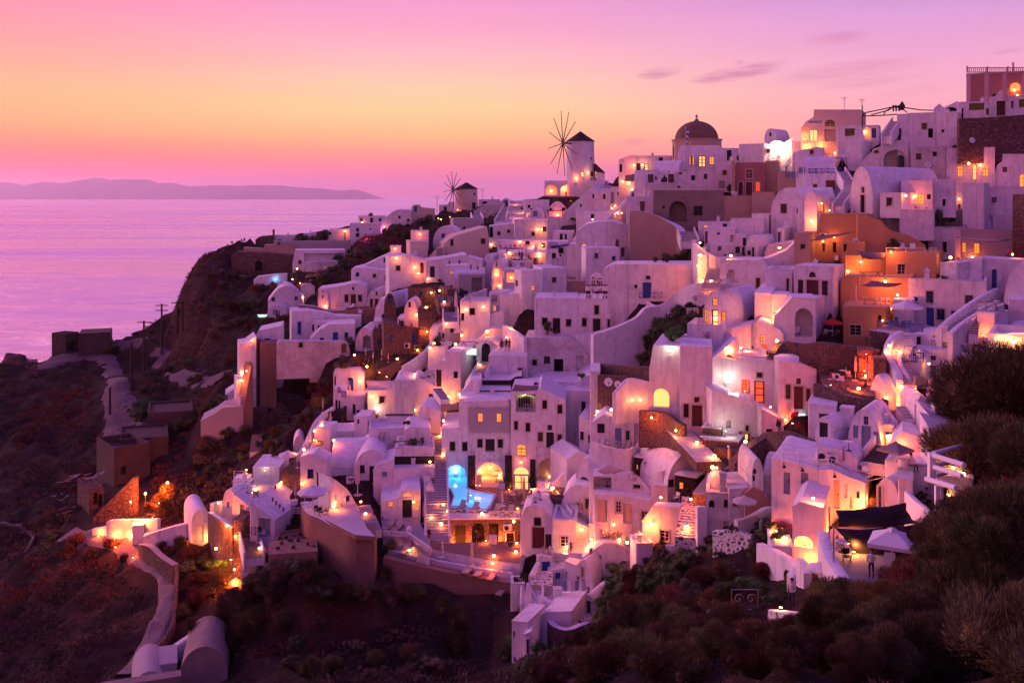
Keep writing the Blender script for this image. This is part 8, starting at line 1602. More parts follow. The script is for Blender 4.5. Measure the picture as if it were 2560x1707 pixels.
def leafy(n,size,spread,seed,m_,feather=False,core=True):
 rnd=random.Random(seed);bm=bmesh.new();lobes=[]
 for i in range(11):
  a=rnd.uniform(0,6.28);r=rnd.uniform(0,.42)*spread;z=rnd.uniform(.18,.78);lobes.append((Vector((r*math.cos(a),r*math.sin(a),z*(1-r*.5))),rnd.uniform(.16,.32)))
 lobes.append((Vector((0,0,.45)),.36))
 if core:  # solid core added inside each lobe to block light through the leaves
  for c,r in lobes:
   g_=bmesh.ops.create_icosphere(bm,subdivisions=2,radius=r*.6)
   for v in g_['verts']:v.co=Vector((v.co.x,v.co.y,v.co.z*.9))*(1+.5*noise.noise(v.co*11+c*7))+c
 for i in range(n):
  c,r=lobes[rnd.randrange(len(lobes))];d=Vector((rnd.gauss(0,1),rnd.gauss(0,1),rnd.gauss(.25,1))).normalized();p=c+d*r*rnd.uniform(.55,1.15)
  if p.z<0:p.z=rnd.uniform(0,.1)
  s=size*rnd.uniform(.6,1.4)
  if feather:
   up=(d+Vector((0,0,.9))+Vector((rnd.gauss(0,.4),rnd.gauss(0,.4),0))).normalized();sd=up.cross(Vector((rnd.gauss(0,1),rnd.gauss(0,1),rnd.gauss(0,1)))).normalized()*s*.16
   v=[bm.verts.new(p-sd),bm.verts.new(p+sd),bm.verts.new(p+up*s*2.2)];bm.faces.new(v)
  else:
   a=Vector((rnd.gauss(0,1),rnd.gauss(0,1),rnd.gauss(0,1))).normalized();b=a.cross(d).normalized();a=b.cross(d)*.6+a*.4
   v=[bm.verts.new(p+a*s*.5),bm.verts.new(p+b*s*.32),bm.verts.new(p-a*s*.5),bm.verts.new(p-b*s*.32)];bm.faces.new(v)
 return mesh_of(bm,'foliage',m_)
LM=['leaf','leaf2','leaf','leaf3','leaf4']
def P_bush(leaf,v,big):
 if leaf==2:
  bm=bmesh.new();rnd=random.Random(v)
  for i in range(34):
   a=rnd.uniform(0,6.28);t_=rnd.uniform(.2,1.2);d=Vector((math.cos(a)*math.sin(t_),math.sin(a)*math.sin(t_),math.cos(t_)));sd=d.cross(Vector((0,0,1))).normalized()*.05;L_=rnd.uniform(.6,1)
   q=[bm.verts.new(p)for p in(-sd,sd,d*L_*.6+sd*.8,d*L_+Vector((0,0,-.08)),d*L_*.6-sd*.8)];bm.faces.new(q)
  return mesh_of(bm,'foliage',M['leaf2'])
 if big==2:return leafy(30000,.032 if leaf in(3,4)else.026,1.25,v,M[LM[leaf]],leaf in(3,4))
 if big:return leafy(9000,.045 if leaf in(3,4)else.03,1.25,v,M[LM[leaf]],leaf in(3,4))
 return leafy(1500,.085,1.1,v,M[LM[leaf]],leaf in(3,4))
def figure(pose):
 me=bpy.data.meshes.new('body');st=pose=='stand'
 J=dict(pelvis=(0,0,.93),chest=(0,0,1.28),neck=(0,0,1.46),head=(0,-.02,1.62),crown=(0,0,1.72),ls=(-.18,0,1.40),le=(-.24,-.02,1.13),lw=(-.22,-.16,.93),rs=(.18,0,1.40),re=(.24,-.04,1.13),rw=(.14,-.22,1.02),lh=(-.10,0,.90),lk=(-.11,-.02,.50),la=(-.12,.02,.08),lf=(-.13,-.14,.03),rh=(.10,0,.90),rk=(.12,-.08,.50),ra=(.12,.04,.08),rf=(.13,-.12,.03))
 if not st:
  for k in J:J[k]=(J[k][0],J[k][1],J[k][2]-.45)
  J.update(lk=(-.12,-.44,.50),la=(-.12,-.40,.08),lf=(-.12,-.54,.03),rk=(.12,-.44,.50),ra=(.13,-.48,.08),rf=(.13,-.62,.03),lw=(-.12,-.34,.72),le=(-.25,-.1,.68),rw=(.12,-.34,.74),re=(.25,-.1,.68))
 ks=list(J);E=[('pelvis','chest'),('chest','neck'),('neck','head'),('head','crown'),('chest','ls'),('ls','le'),('le','lw'),('chest','rs'),('rs','re'),('re','rw'),('pelvis','lh'),('lh','lk'),('lk','la'),('la','lf'),('pelvis','rh'),('rh','rk'),('rk','ra'),('ra','rf')]
 rad=dict(pelvis=.14,chest=.15,neck=.055,head=.10,crown=.06,ls=.065,rs=.065,le=.042,re=.042,lw=.032,rw=.032,lh=.095,rh=.095,lk=.062,rk=.062,la=.042,ra=.042,lf=.035,rf=.035)
 me.from_pydata([J[k]for k in ks],[(ks.index(a),ks.index(b))for a,b in E],[]);o=bpy.data.objects.new('tmp',me);COL.objects.link(o)
 o.modifiers.new('s','SKIN');
 if not me.skin_vertices:bpy.context.view_layer.objects.active=o;bpy.ops.mesh.customdata_skin_add()
 for i,k in enumerate(ks):sv=me.skin_vertices[0].data[i];sv.radius=(rad[k],rad[k]*(.75 if k in('pelvis','chest')else 1));sv.use_root=k=='pelvis'
 o.modifiers.new('u','SUBSURF').levels=1;bpy.context.view_layer.update();ev=o.evaluated_get(bpy.context.evaluated_depsgraph_get());nm=bpy.data.meshes.new_from_object(ev);bpy.data.objects.remove(o);return nm
def P_pers(pose,c):
 base=proto(('fig',pose),lambda:figure(pose));me=base.copy();me.materials.clear()
 for m_ in(M['skin'],M[c if c in M else 'dark'],M['dark']):me.materials.append(m_)
 o=0 if pose=='stand' else-.45
 for p in me.polygons:
  z,x=p.center.z,abs(p.center.x);p.material_index=0 if z>1.47+o else(1 if z>.95+o and x<.235 and p.center.y>-.2 else(2 if(z<=.95+o and(x<.2 or pose!='stand'))else 0));p.use_smooth=True
 bm=bmesh.new();g_=bmesh.ops.create_icosphere(bm,subdivisions=2,radius=.118)
 for v in g_['verts']:v.co=Vector((v.co.x*.92,v.co.y+.02,max(v.co.z,-.03 if v.co.y<0 else-.09)))+Vector((0,.01,1.665+o))
 return[('body',me),('hair',mesh_of(bm,'hair',M['k'],60))]
def quad_cloth(pts_,D,m_,name,thick=.03,sag=.25,grid=8):
 Q=[pt(*p,D+(i%2)*.6)for i,p in enumerate(pts_)];c=sum(Q,Vector())/len(Q);bm=bmesh.new();ctr=bm.verts.new((0,0,-sag));mid=[]
 V=[bm.verts.new(q-c)for q in Q];W_=[bm.verts.new((q-c)*.5+Vector((0,0,-sag*.7)))for q in Q];n=len(Q)
 E_=[bm.verts.new((Q[i]-c)*.47+(Q[(i+1)%n]-c)*.47+Vector((0,0,-sag*.2)))for i in range(n)]
 for i in range(n):j=(i+1)%n;bm.faces.new((V[i],E_[i],W_[i]));bm.faces.new((E_[i],V[j],W_[j]));bm.faces.new((E_[i],W_[j],W_[i]));bm.faces.new((W_[i],W_[j],ctr))
 o=obj(name,bm,m_,loc=c,smooth=60);s=o.modifiers.new('thickness','SOLIDIFY');s.thickness=thick;return o
LC=dict(w=(1,.165,.03),h=(1,.19,.035),r=(1,.06,.02),bl=(.07,.38,1),wh=(1,.86,.66),gn=(.75,.95,.35),mg=(.85,.10,.85))
bm=bmesh.new();bmesh.ops.create_icosphere(bm,subdivisions=2,radius=.15);BULB={k:mesh_of(bm.copy(),'bulb',M['bulbw' if k=='wh' else 'bulb'])for k in('w','wh')};bm.free()
bm=bmesh.new();lathe(bm,[(.10,.17),(.13,.16),(.05,.24),(0,.25)],8);box(bm,-.03,.03,0,.3,.17,.21);CAPM=mesh_of(bm,'bracket',M['metal'])
bm=bmesh.new();lathe(bm,[(.10,0),(.12,.12),(.09,.13),(0,.13)],8);SPOT=mesh_of(bm,'housing',M['metal']);bm=bmesh.new();lathe(bm,[(.085,.135),(0,.14)],8);LENS=mesh_of(bm,'lens',M['bulb'])
LK={}
def dolight(px,py,hint,k):
 r=cast(px,py)
 if not r or r[0].y>400:return
 loc,n,d=r;c=k['c'];P=k['P']*LIGHTK*(.4 if c=='wh' else 1);pos=loc+n*.45
 if n.z<.5:pos.z+=0
 else:pos.z=loc.z+.45
 if 'up' in k:pos=loc+Vector((0,-.3,k['up']));bm=bmesh.new();bar(bm,(0,0,-k['up']-.3),(0,0,-.1),.05,6);pl=mesh_of(bm,'pole',M['metal'])
 if c in('w',):root=inst('l','wall_lamp',[('bulb',BULB['w']),('bracket',CAPM)],pos,rnd_.uniform(.6,1.15),math.atan2(n.x,-n.y));place(root,'glowing wall lamp','','lamp',hint,px)
 elif c=='h':
  ok,l2,*_=scene.ray_cast(DG,pos,Vector((0,0,-1)));fl=l2 if ok and pos.z-l2.z<3 else pos-Vector((0,0,.3));root=inst('l','floor_uplight',[('housing',SPOT),('lens',LENS)],fl);place(root,'small floor uplight','','lamp',hint,px)
 elif c in('r','bl','gn','mg','wh'):root=inst('l','spotlight',[('housing',SPOT),('lens',LENS)],pos);place(root,{'r':'red','bl':'blue','gn':'green-tinted','mg':'magenta','wh':'cool white'}[c]+' spotlight','','lamp',hint,px)
 if 'up' in k:obj('pole',pl,parent=root)
 if c in 'wh':P*=rnd_.choice((.6,.85,1,1.35));hue=rnd_.choice((.7,1,1,1.7))
 else:hue=1
 key=(c,round(P),hue);
 if key not in LK:l=bpy.data.lights.new('lamp_light','POINT');l.energy=P;l.color=(LC[c][0],LC[c][1]*hue,LC[c][2]*hue);l.shadow_soft_size=.12;LK[key]=l
 lo=bpy.data.objects.new('lamp_light',LK[key]);COL.objects.link(lo);lo.parent=root;lo.location=(0,-.8,-.15)if c=='w' else(0,-.2,.55)
LIGHTK=.95
def rail(kind,px,py,hint,k):
 sc=1/k['s'];x2=k['x2'];a=cast(px,py);tx,ty=k['_t'];b=cast(tx,ty+0)
 if not a:return
 D0=a[0].y;A_=pt(px,py,D0);Dy=(b[0].y if b and abs(b[0].y-D0)<6 else D0);B_=pt(tx,ty,Dy);h=k['h']*sc*D0/F;c={'railb':'b','railw':'w','railk':'metal','railx':k.get('c','w'),'railp':k.get('c','metal'),'glassr':'steel','gatew':'w','gatet':'f','gater':'m'}[kind]
 d=B_-A_;L_=Vector((d.x,d.y,0)).length;n=max(1,round(L_/(1.1 if kind=='railx' else.9)));root=empty('gate' if kind.startswith('gate')else 'railing',A_);X=lambda t_,z:d*t_+Vector((0,0,z))
 for z in(h,h*.12):bm=bmesh.new();bar(bm,X(0,z),X(1,z),.045,4);obj('rail',bm,M[c],root)
 bm=bmesh.new()
 for i in range(n+1):bm2=bmesh.new();bar(bm2,X(i/n,-.05),X(i/n,h*1.04),.05,4);obj('post',bm2,M[c],root)
 if kind=='glassr':
  q=[bm.verts.new(p)for p in(X(0,.1),X(1,.1),X(1,h*.95),X(0,h*.95))];bm.faces.new(q);mm=mat('rail glass',(.8,.85,.85),.05,trans=.9,spec=.5);obj('glass_pane',bm,mm,root)
 else:
  for i in range(n):
   t0,t1=i/n,(i+1)/n
   if kind in('railx','railb'):bar(bm,X(t0,h*.14),X(t1,h*.97),.03,4);bar(bm,X(t0,h*.97),X(t1,h*.14),.03,4)
   elif kind=='railp' or kind.startswith('gate'):
    for q in range(1,5):bar(bm,X(t0+(t1-t0)*q/5,h*.12),X(t0+(t1-t0)*q/5,h),.025 if kind=='railp' else.06,4)
   else:bar(bm,X(t0,h*.4),X(t1,h*.4),.03,4);bar(bm,X(t0,h*.7),X(t1,h*.7),.03,4)
  obj('infill',bm,M[c],root)['kind']='stuff'
 place(root,{'railb':'cobalt blue railing','railw':'pale railing','railk':'iron railing','railx':'crossed lattice railing','railp':'barred balcony railing','glassr':'glass panel railing','gatew':'white picket gate','gatet':'wooden slat gate','gater':'red wooden gate'}[kind],'','gate' if 'gate' in kind else 'railing',hint,px)
CNAME=dict(fab='beige',wfab='off-white',gfab='taupe',dfab='dark plum',red='reddish',w='white',wood='brown',c='cream',dark='dark',blk='black',cush='sand',f='pale wooden',wmetal='white',b='blue',metal='iron')
for kind,px,py,hint,k in LATER:
 s=k['s']
 if kind=='lamp':dolight(px,py,hint,k);continue
 if kind.startswith('rail')and kind!='railw2' or kind=='glassr' or kind.startswith('gate'):
  k['_t']=(px+(k['x2']-k.get('x',0))/s,py)if '_x' not in k else 0
  k['_t']=(k['_px2'],py+k.get('dy',0)/s);rail(kind,px,py,hint,k);continue
 if kind in('sail','awn','slats'):
  o=quad_cloth(k['_pts'],k['D'],M[k['c']],{'sail':'shade_sail','awn':'awning','slats':'slatted_canopy'}[kind],sag=.35 if kind=='sail' else.08);place(o,CNAME.get(k['c'],'')+{'sail':' shade sail','awn':' awning','slats':' slatted canopy'}[kind],'','shade',hint,k['_pts'][0][0]);continue
 if kind=='pool':
  cx_,cy_=(sum(p[j]for p in k['_pts'])/len(k['_pts'])for j in(0,1));l_=stand(cx_,cy_);z=l_.z+.12 if l_ is not None and abs(l_.y-k['D'])<14 else pt(cx_,cy_,k['D']).z;Q=[pz(*p,z)for p in k['_pts']];c=sum(Q,Vector())/len(Q);bm=bmesh.new();T1=[bm.verts.new(q-c)for q in Q];T0=[bm.verts.new(q-c-Vector((0,0,.35)))for q in Q];bm.faces.new(T1);n=len(Q)
  for i in range(n):bm.faces.new((T1[i],T0[i],T0[(i+1)%n],T1[(i+1)%n]))
  mm=mat('underlit water '+k['c'],(.5,.75,.8),.05,emit={'bl':(.05,.4,1),'wh':(.75,.9,.8),'or':(1,.6,.25)}[k['c']],estr=.9);o=obj('plunge_pool',bm,mm,loc=c);place(o,{'bl':'blue','wh':'pale','or':'amber'}[k['c']]+' underlit plunge pool','','pool',hint,k['_pts'][0][0]);continue
 if kind=='railw2':
  P_=[pt(*p,k['D'])for p in k['_pts']];root=empty('railing',P_[0])
  for a,b in zip(P_,P_[1:]):
   a,b=a-P_[0],b-P_[0]
   for z in(0,-.35,-.7):bm=bmesh.new();bar(bm,a+Vector((0,0,z)),b+Vector((0,0,z)),.03,5);obj('rail',bm,M['W2'],root)
   n=max(1,round((b-a).length/2))
   for i in range(n+1):q=a.lerp(b,i/n);bm=bmesh.new();bar(bm,q+Vector((0,0,-1.15)),q+Vector((0,0,.04)),.03,5);obj('post',bm,M['W2'],root)
  place(root,'white tubular railing','','railing',hint,px);continue
 if kind in('mast','mast2','flag','chimr','post'):
  r=cast(px,py+2);D=r[0].y if r and r[0].y<400 else 165;o=pt(px,py,D);h=k.get('h',380)/s*D/F;root=empty({'flag':'flagpole','chimr':'chimney','post':'post'}.get(kind,'aerial'),o)
  bm=bmesh.new();bar(bm,(0,0,-1),(0,0,h),.05 if kind!='chimr' else.35,6);obj('mast',bm,M['n' if kind=='chimr' else 'steel' if kind!='post' else k.get('c','w')],root)
  if kind.startswith('mast'):
   bm=bmesh.new();bar(bm,(-.5,0,h),(.5,0,h),.05,4);bar(bm,(-.3,0,h-.3),(.35,0,h-.3),.04,4);obj('crossbar',bm,M['steel'],root)
  if kind=='flag':
   for i in range(9):bm=bmesh.new();v=[bm.verts.new((.05+.5*math.sin(i*.9)*.2+x*(.35+.1*math.sin(i)),.1*math.sin(i+x),h-.3-i*.45-dz))for x,dz in((0,0),(1,.15),(1,.55),(0,.45))];bm.faces.new(v);obj('stripe',bm,M['b' if i%2==0 else 'wfab'],root)
  place(root,{'flag':'blue and white striped flag on its pole','chimr':'red-brown chimney','post':'pale sail post'}.get(kind,'slender aerial mast'),'',{'flag':'flag','chimr':'chimney','post':'post'}.get(kind,'aerial'),hint,px);continue
 if kind in('dish','ac','sconce'):
  r=cast(px,py)
  if not r:continue
  loc,n,d=r;D=loc.y
  if kind=='dish':
   rr=k['r']/s*D/F;pos=loc-d*.6;root=empty('satellite_dish',pos);bm=bmesh.new();lathe(bm,[(0,0),(rr*.5,rr*.06),(rr,rr*.22),(rr,rr*.25),(rr*.5,rr*.09),(0,rr*.03)],18);bmesh.ops.transform(bm,matrix=Matrix.Rotation(R(72),4,'X'),verts=bm.verts);obj('dish',bm,M['wmetal'],root,smooth=50)
   bm=bmesh.new();bar(bm,(0,.1,-rr*1.3),(0,.15,0),.04,5);obj('mast',bm,M['metal'],root);bm=bmesh.new();bar(bm,(0,-.05,-rr*.8),(0,-rr*.9,0),.02,4);box(bm,-.07,.07,-rr*.9-.1,-rr*.9,-.07,.07);obj('feed_arm',bm,M['metal'],root);place(root,'round satellite dish','','satellite dish',hint,px)
  elif kind=='ac':
   root=empty('air_conditioner',loc-d*.35+Vector((0,0,-.3)));bm=bmesh.new();box(bm,-.45,.45,-.18,.18,0,.65);obj('casing',bm,M['wmetal'],root,bevel=.03);bm=bmesh.new();lathe(bm,[(0,0),(.24,0),(.26,.03)],16);bmesh.ops.transform(bm,matrix=Matrix.Translation((-.1,-.2,.33))@Matrix.Rotation(R(90),4,'X'),verts=bm.verts);obj('fan_grille',bm,M['k'],root);place(root,'pale air conditioner','','air conditioner',hint,px)
  else:
   root=empty('wall_lantern',loc-d*.2);bm=bmesh.new();lathe(bm,[(.16,0),(.10,.12),(.03,.2)],8);bar(bm,(0,0,.18),(0,.3,.3),.02,4);bar(bm,(0,.1,.2),(.1,.3,.45),.02,4);obj('shade',bm,M['k'],root);place(root,'black wall lantern','','lamp',hint,px)
  continue
 if kind in('lat','uw','loung2','loungw','thatch2','box2'):continue
 loc=stand(px,py)
 if loc is None:continue
 D=loc.y;m1=D/F/s
 rz=rnd_.uniform(-.6,.6)
 if kind in('bush','rock'):
  h=k['h']*m1;leaf=k.get('leaf',0)
  if kind=='rock':
   bm=bmesh.new();bmesh.ops.create_icosphere(bm,subdivisions=3,radius=.6)
   for v in bm.verts:v.co*=1+.45*noise.noise(v.co*2.2+Vector((px,0,0)))
   o=obj('rock',bm,M['rock' if leaf!=5 else 'g'],loc=loc);o.scale=(h*1.2,h,h);place(o,'weathered boulder','','rock',hint,px);continue
  hp=k['h']/s;big=2 if h>2.4 or D<50 else 1 if hp>38 or D<95 else 0;v=rnd_.randrange(5);o=bpy.data.objects.new('shrub',proto(('b',leaf,v,big),lambda:P_bush(leaf,v,big)));COL.objects.link(o)
  o.location=loc-Vector((0,0,h*.12));q=1.15;o.scale=(h*q*rnd_.uniform(.9,1.25),h*q*rnd_.uniform(.9,1.2),h*q);o.rotation_euler=(rnd_.uniform(-.22,.22),rnd_.uniform(-.22,.22),rnd_.uniform(0,6.28))
  place(o,{0:'dark olive',1:'green',2:'spiky',3:'rust-brown',4:'feathery grey-brown'}[leaf]+' shrub','low ' if h<1 else 'tall ' if h>2.6 else '','shrub',hint,px);continue
 if kind=='pot':
  h=k['h']*m1;leaf=k.get('leaf',0);root=empty('potted_plant',loc);bm=bmesh.new();a=min(.45,h*.4);lathe(bm,[(a*.35,0),(a*.5,a*.9),(a*.56,a),(a*.45,a),(0,a*.9)],10);obj('pot',bm,M['terra'],root,smooth=40)
  o=bpy.data.objects.new('plant',proto(('b',leaf,1,False),lambda:P_bush(leaf,1,False)));COL.objects.link(o);o.parent=root;o.location=(0,0,a*.8);o.scale=(max(.25,(h-a)*.8),)*2+(max(.25,h-a*.6),);place(root,'potted plant','tall ' if h>1.2 else '','plant',hint,px);continue
 if kind in('tree','vine','bougain','ivy','thatch'):
  h=k['h']*m1;w=k.get('w',k['h']*.7)*m1;root=empty({'tree':'tree','vine':'climbing_vine','bougain':'bougainvillea','ivy':'ivy','thatch':'thatched_parasol'}[kind],loc)
  if kind=='thatch':
   bm=bmesh.new();bar(bm,(0,0,0),(0,0,h*.9),.06,6);obj('pole',bm,M['wood'],root);bm=bmesh.new();lathe(bm,[(w*.5,h*.62),(w*.3,h*.85),(0,h)],14);obj('thatch',bm,M['wood'],root);place(root,'thatched beach parasol','','parasol',hint,px);continue
  if kind!='ivy':
   bm=bmesh.new();bar(bm,(0,0,-.1),(.05,0,h*.55),.07,6,r2=.04);bar(bm,(.05,0,h*.5),(.2,.05,h*.75),.04,5);bar(bm,(.05,0,h*.45),(-.2,-.05,h*.75),.04,5);obj('trunk',bm,M['bark'],root)
  lf=1 if kind!='bougain' else 0;o=bpy.data.objects.new('crown',proto(('b',lf,2,True),lambda:P_bush(lf,2,True)));COL.objects.link(o);o.parent=root
  if kind=='tree':o.location=(0,0,h*.42);o.scale=(w*.75,w*.75,h*.6)
  elif kind=='ivy':o.location=(w*.5,-.1,-h*.8);o.scale=(w*.75,.5,h*1.1)
  elif kind=='bougain':
   me2=o.data.copy();me2.materials[0]=M['flower'];o.data=me2;o.scale=(h*.55,h*.4,h)
  else:o.scale=(h*.28,h*.22,h*1.05)
  place(root,{'tree':'small round-headed tree','vine':'climbing vine','bougain':'red bougainvillea bush','ivy':'dark ivy mass'}[kind],'',{'tree':'tree','bougain':'shrub'}.get(kind,'climber'),hint,px);continue
 if kind=='uc':key=('uc',k.get('c','fab'));P_=proto(key,lambda:P_uc(key[1]));sc=k.get('h',150)*m1/2.62;sc=max(.6,min(1.5,sc));nm,noun,cat='closed_umbrella',CNAME.get(key[1],'')+' closed umbrella','umbrella'
 elif kind=='uo':key=('uo',k.get('c','wfab'),k.get('sq',0));P_=proto(key,lambda:P_uo(key[1],key[2]));sc=max(.6,min(2.2,k['w']*m1/3.0));nm,noun,cat='open_umbrella',CNAME.get(key[1],'')+' open umbrella','umbrella'
 elif kind in('table','tablec','tabled','lowt'):key=('t',kind,k.get('c',''));P_=proto(key,lambda:P_table({'table':key[2]or 'wmetal','tablec':'wfab','tabled':'dwood','lowt':'f'}[kind],kind=='tablec'));sc=1;nm,noun,cat='table',{'table':'small round table','tablec':'cloth-covered table','tabled':'dark wooden table','lowt':'low table'}[kind],'table'
 elif kind in('chair','chairb'):c='b' if kind=='chairb' else k.get('c','wood');key=('c',c);P_=proto(key,lambda:P_chair(c));sc=1.0;nm,noun,cat='chair',CNAME.get(c,'')+' terrace chair','chair';rz=rnd_.uniform(-3,3)
 elif kind=='loung':c=k.get('c','fab');key=('lg',c);P_=proto(key,lambda:P_loung(c));sc=1;nm,noun,cat='sun_lounger',CNAME.get(c,'')+' sun lounger','lounger';rz=-.35
 elif kind=='lounge2':c=k.get('c','fab');key=('dk',c);P_=proto(key,lambda:P_deck(c));sc=1;nm,noun,cat='deck_chair',CNAME.get(c,'')+' folding deck chair','chair';rz=-.4+rnd_.uniform(-.3,.3)
 elif kind=='pers':c=k.get('c','dark');big=k.get('big');ps='stand' if rnd_.random()<.35 or big else 'sit';key=('p',ps,c);P_=proto(key,lambda:P_pers(ps,c));sc=1;nm,noun,cat='person',('standing' if ps=='stand' else 'seated')+' person in '+{'shirt':'a pale shirt','red':'red clothes'}.get(c,'dark clothes'),'person';rz=rnd_.uniform(-1,1)
 else:
  root=empty({'bench':'bench','box':'crate','tank':'water_tank','rack':'clothes_rack','bar':'bar_counter','wheel':'cart_wheel','laundry':'laundry_line','cushion':'cushion','planks':'plank','pergo':'pergola','pergk':'pergola','scroll':'iron_scroll_gate'}.get(kind,kind),loc,0);wd='wood';bm=bmesh.new()
  if kind=='bench':
   box(bm,-1.2,1.2,-.25,.25,.45,.52);obj('seat',bm,M['wood'],root)
   for x_ in(-.9,.9):bm=bmesh.new();bar(bm,(x_-.3,0,0),(x_,0,.45),.05,4);bar(bm,(x_+.3,0,0),(x_,0,.45),.05,4);obj('leg',bm,M['wood'],root)
   noun='trestle bench'
  elif kind=='planks':
   bpy.data.objects.remove(root)
   for i in range(k['n']):
    q=loc+Vector((rnd_.uniform(-2,2),rnd_.uniform(-3,3),.25+i*.03));bm=bmesh.new();box(bm,-.09,.09,-1,1,0,.05);o=obj('plank',bm,M['q'],loc=q);o.rotation_euler=(rnd_.uniform(-.2,.2),rnd_.uniform(-.2,.2),rnd_.uniform(-1.2,.2));place(o,'weathered loose plank','','plank',hint,px+i*.01)
   continue
  elif kind in('pergo','pergk'):
   w=(k['_px2']-px)*D/F;h=k['h']*m1;mm=M['wfab' if kind=='pergo' else 'metal']
   for x_ in(0,w):
    for y_ in(0,2.2):bm2=bmesh.new();bar(bm2,(x_,y_,-.5),(x_,y_,h),.07,4);obj('post',bm2,mm,root)
   for i in range(max(4,int(w/.45))):bm2=bmesh.new();x_=w*i/max(4,int(w/.45));box(bm2,x_-.04,x_+.06,-.3,2.5,h,h+.1);obj('slat',bm2,mm,root)
   for y_ in(0,2.2):bm2=bmesh.new();box(bm2,-.2,w+.2,y_-.05,y_+.05,h-.12,h-.01);obj('beam',bm2,mm,root)
   bm.free();noun='open-slatted pergola'
  elif kind=='tank':lathe(bm,[(.5,0),(.5,1.9),(.3,2.15),(0,2.2)],14);obj('tank',bm,M['blk'],root,smooth=40);noun='black water tank'
  elif kind=='wheel':
   for i in range(12):a=i/12*6.283;b_=(i+1)/12*6.283;bar(bm,(.5*math.cos(a),0,.5+.5*math.sin(a)),(.5*math.cos(b_),0,.5+.5*math.sin(b_)),.04,4)
   obj('rim',bm,M['wood'],root)
   for i in range(6):bm2=bmesh.new();a=i/6*6.283;bar(bm2,(0,0,.5),(.5*math.cos(a),0,.5+.5*math.sin(a)),.025,4);obj('spoke',bm2,M['wood'],root)
   noun='old cart wheel'
  elif kind=='laundry':
   for i in range(6):bm2=bmesh.new();v=[bm2.verts.new((i*.35+x,.1*math.sin(i*2+x*9),z))for x,z in((0,1.5),(.3,1.5),(.32,.5+.1*(i%2)),(.02,.5))];bm2.faces.new(v);obj('cloth',bm2,M['wfab' if i%3 else 'e'],root)
   bar(bm,(-.4,0,0),(-.1,0,1.55),.03,4);bar(bm,(2.5,0,0),(2.2,0,1.55),.03,4);bar(bm,(-.1,0,1.5),(2.2,0,1.5),.01,3);obj('rack',bm,M['wmetal'],root);noun='rack of hanging laundry'
  elif kind=='rack':
   for i in range(5):bm2=bmesh.new();box(bm2,i*.3,i*.3+.2,0,.3,.4,1.5);obj('garment',bm2,M['dark'],root)
   bar(bm,(-.1,.15,1.6),(1.6,.15,1.6),.03,4);bar(bm,(-.1,.15,0),(-.1,.15,1.6),.03,4);bar(bm,(1.6,.15,0),(1.6,.15,1.6),.03,4);obj('frame',bm,M['metal'],root);noun='rack of dark garments'
  elif kind=='bar':box(bm,-1.6,1.6,-.3,.3,0,.95);obj('counter',bm,M['w'],root);bm=bmesh.new();box(bm,-1.8,1.8,-.45,.4,.95,1.03);obj('top',bm,M['k'],root);noun='bar counter with a dark top'
  elif kind=='scroll':
   for x_ in(-.8,.8):bar(bm,(x_,0,0),(x_,0,1.3),.04,4)
   for z_ in(.1,1.3):bar(bm,(-.8,0,z_),(.8,0,z_),.03,4)
   for cx_ in(-.38,.38):
    for i in range(14):a=i*.55;b_=(i+1)*.55;r1,r2=.32-.02*i,.32-.02*(i+1);bar(bm,(cx_+r1*math.cos(a),0,.75+r1*math.sin(a)),(cx_+r2*math.cos(b_),0,.75+r2*math.sin(b_)),.025,4)
   obj('ironwork',bm,M['steel'],root);noun='small iron gate with paired scrolls'
  elif kind=='cushion':box(bm,-.35,.35,-.15,.15,0,.5);obj('cushion',bm,M['fab'],root,bevel=.12);noun='plump beige cushion'
  else:
   box(bm,-.4,.4,-.4,.4,0,.7);obj('body',bm,M['w'],root,bevel=.04);bm=bmesh.new();box(bm,-.44,.44,-.44,.44,.7,.76);obj('lid',bm,M['wfl'],root);noun='white storage box'
  place(root,noun,'',{'planks':'plank'}.get(kind,noun.split()[-1]if kind not in('laundry','rack','scroll','bar')else kind),hint,px);continue
 root=empty(nm,loc,rz);root.scale=(sc,sc,sc)
 for p_ in P_:
  o=bpy.data.objects.new(p_[0],p_[1]);COL.objects.link(o);o.parent=root
  if len(p_)>2:o.location=p_[2]
 place(root,noun,'',cat,hint,px)
# labels: what it is, which one of its kind, where
ORD='first second third fourth fifth sixth seventh eighth ninth tenth eleventh twelfth thirteenth fourteenth fifteenth sixteenth seventeenth eighteenth nineteenth twentieth'.split()
ordn=lambda i:ORD[i]if i<20 else(['twenty','thirty','forty','fifty'][(i+1)//10-2]+('-'+ORD[(i+1)%10-1]if(i+1)%10 else '')).replace('twenty','twenty').strip()if i<59 else 'farther'
GR={}
for rec in MADE:GR.setdefault((rec[2]+rec[1],rec[4]),[]).append(rec)
for(noun,hint),L_ in GR.items():
 L_.sort(key=lambda r:r[5])
 for i,(o,n_,adj,cat,h_,px)in enumerate(L_):
  lb=noun+' '+hint if len(L_)==1 else noun+' '+hint+(', nearest the sea' if i==0 else ', %s from the sea'%ordn(i))
  if len(lb.split())>16:lb=lb.replace(', nearest the sea','').replace(' from the sea','')
  tag(o,' '.join(lb.split()),cat,(noun+' '+hint).strip()if len(L_)>1 else None)

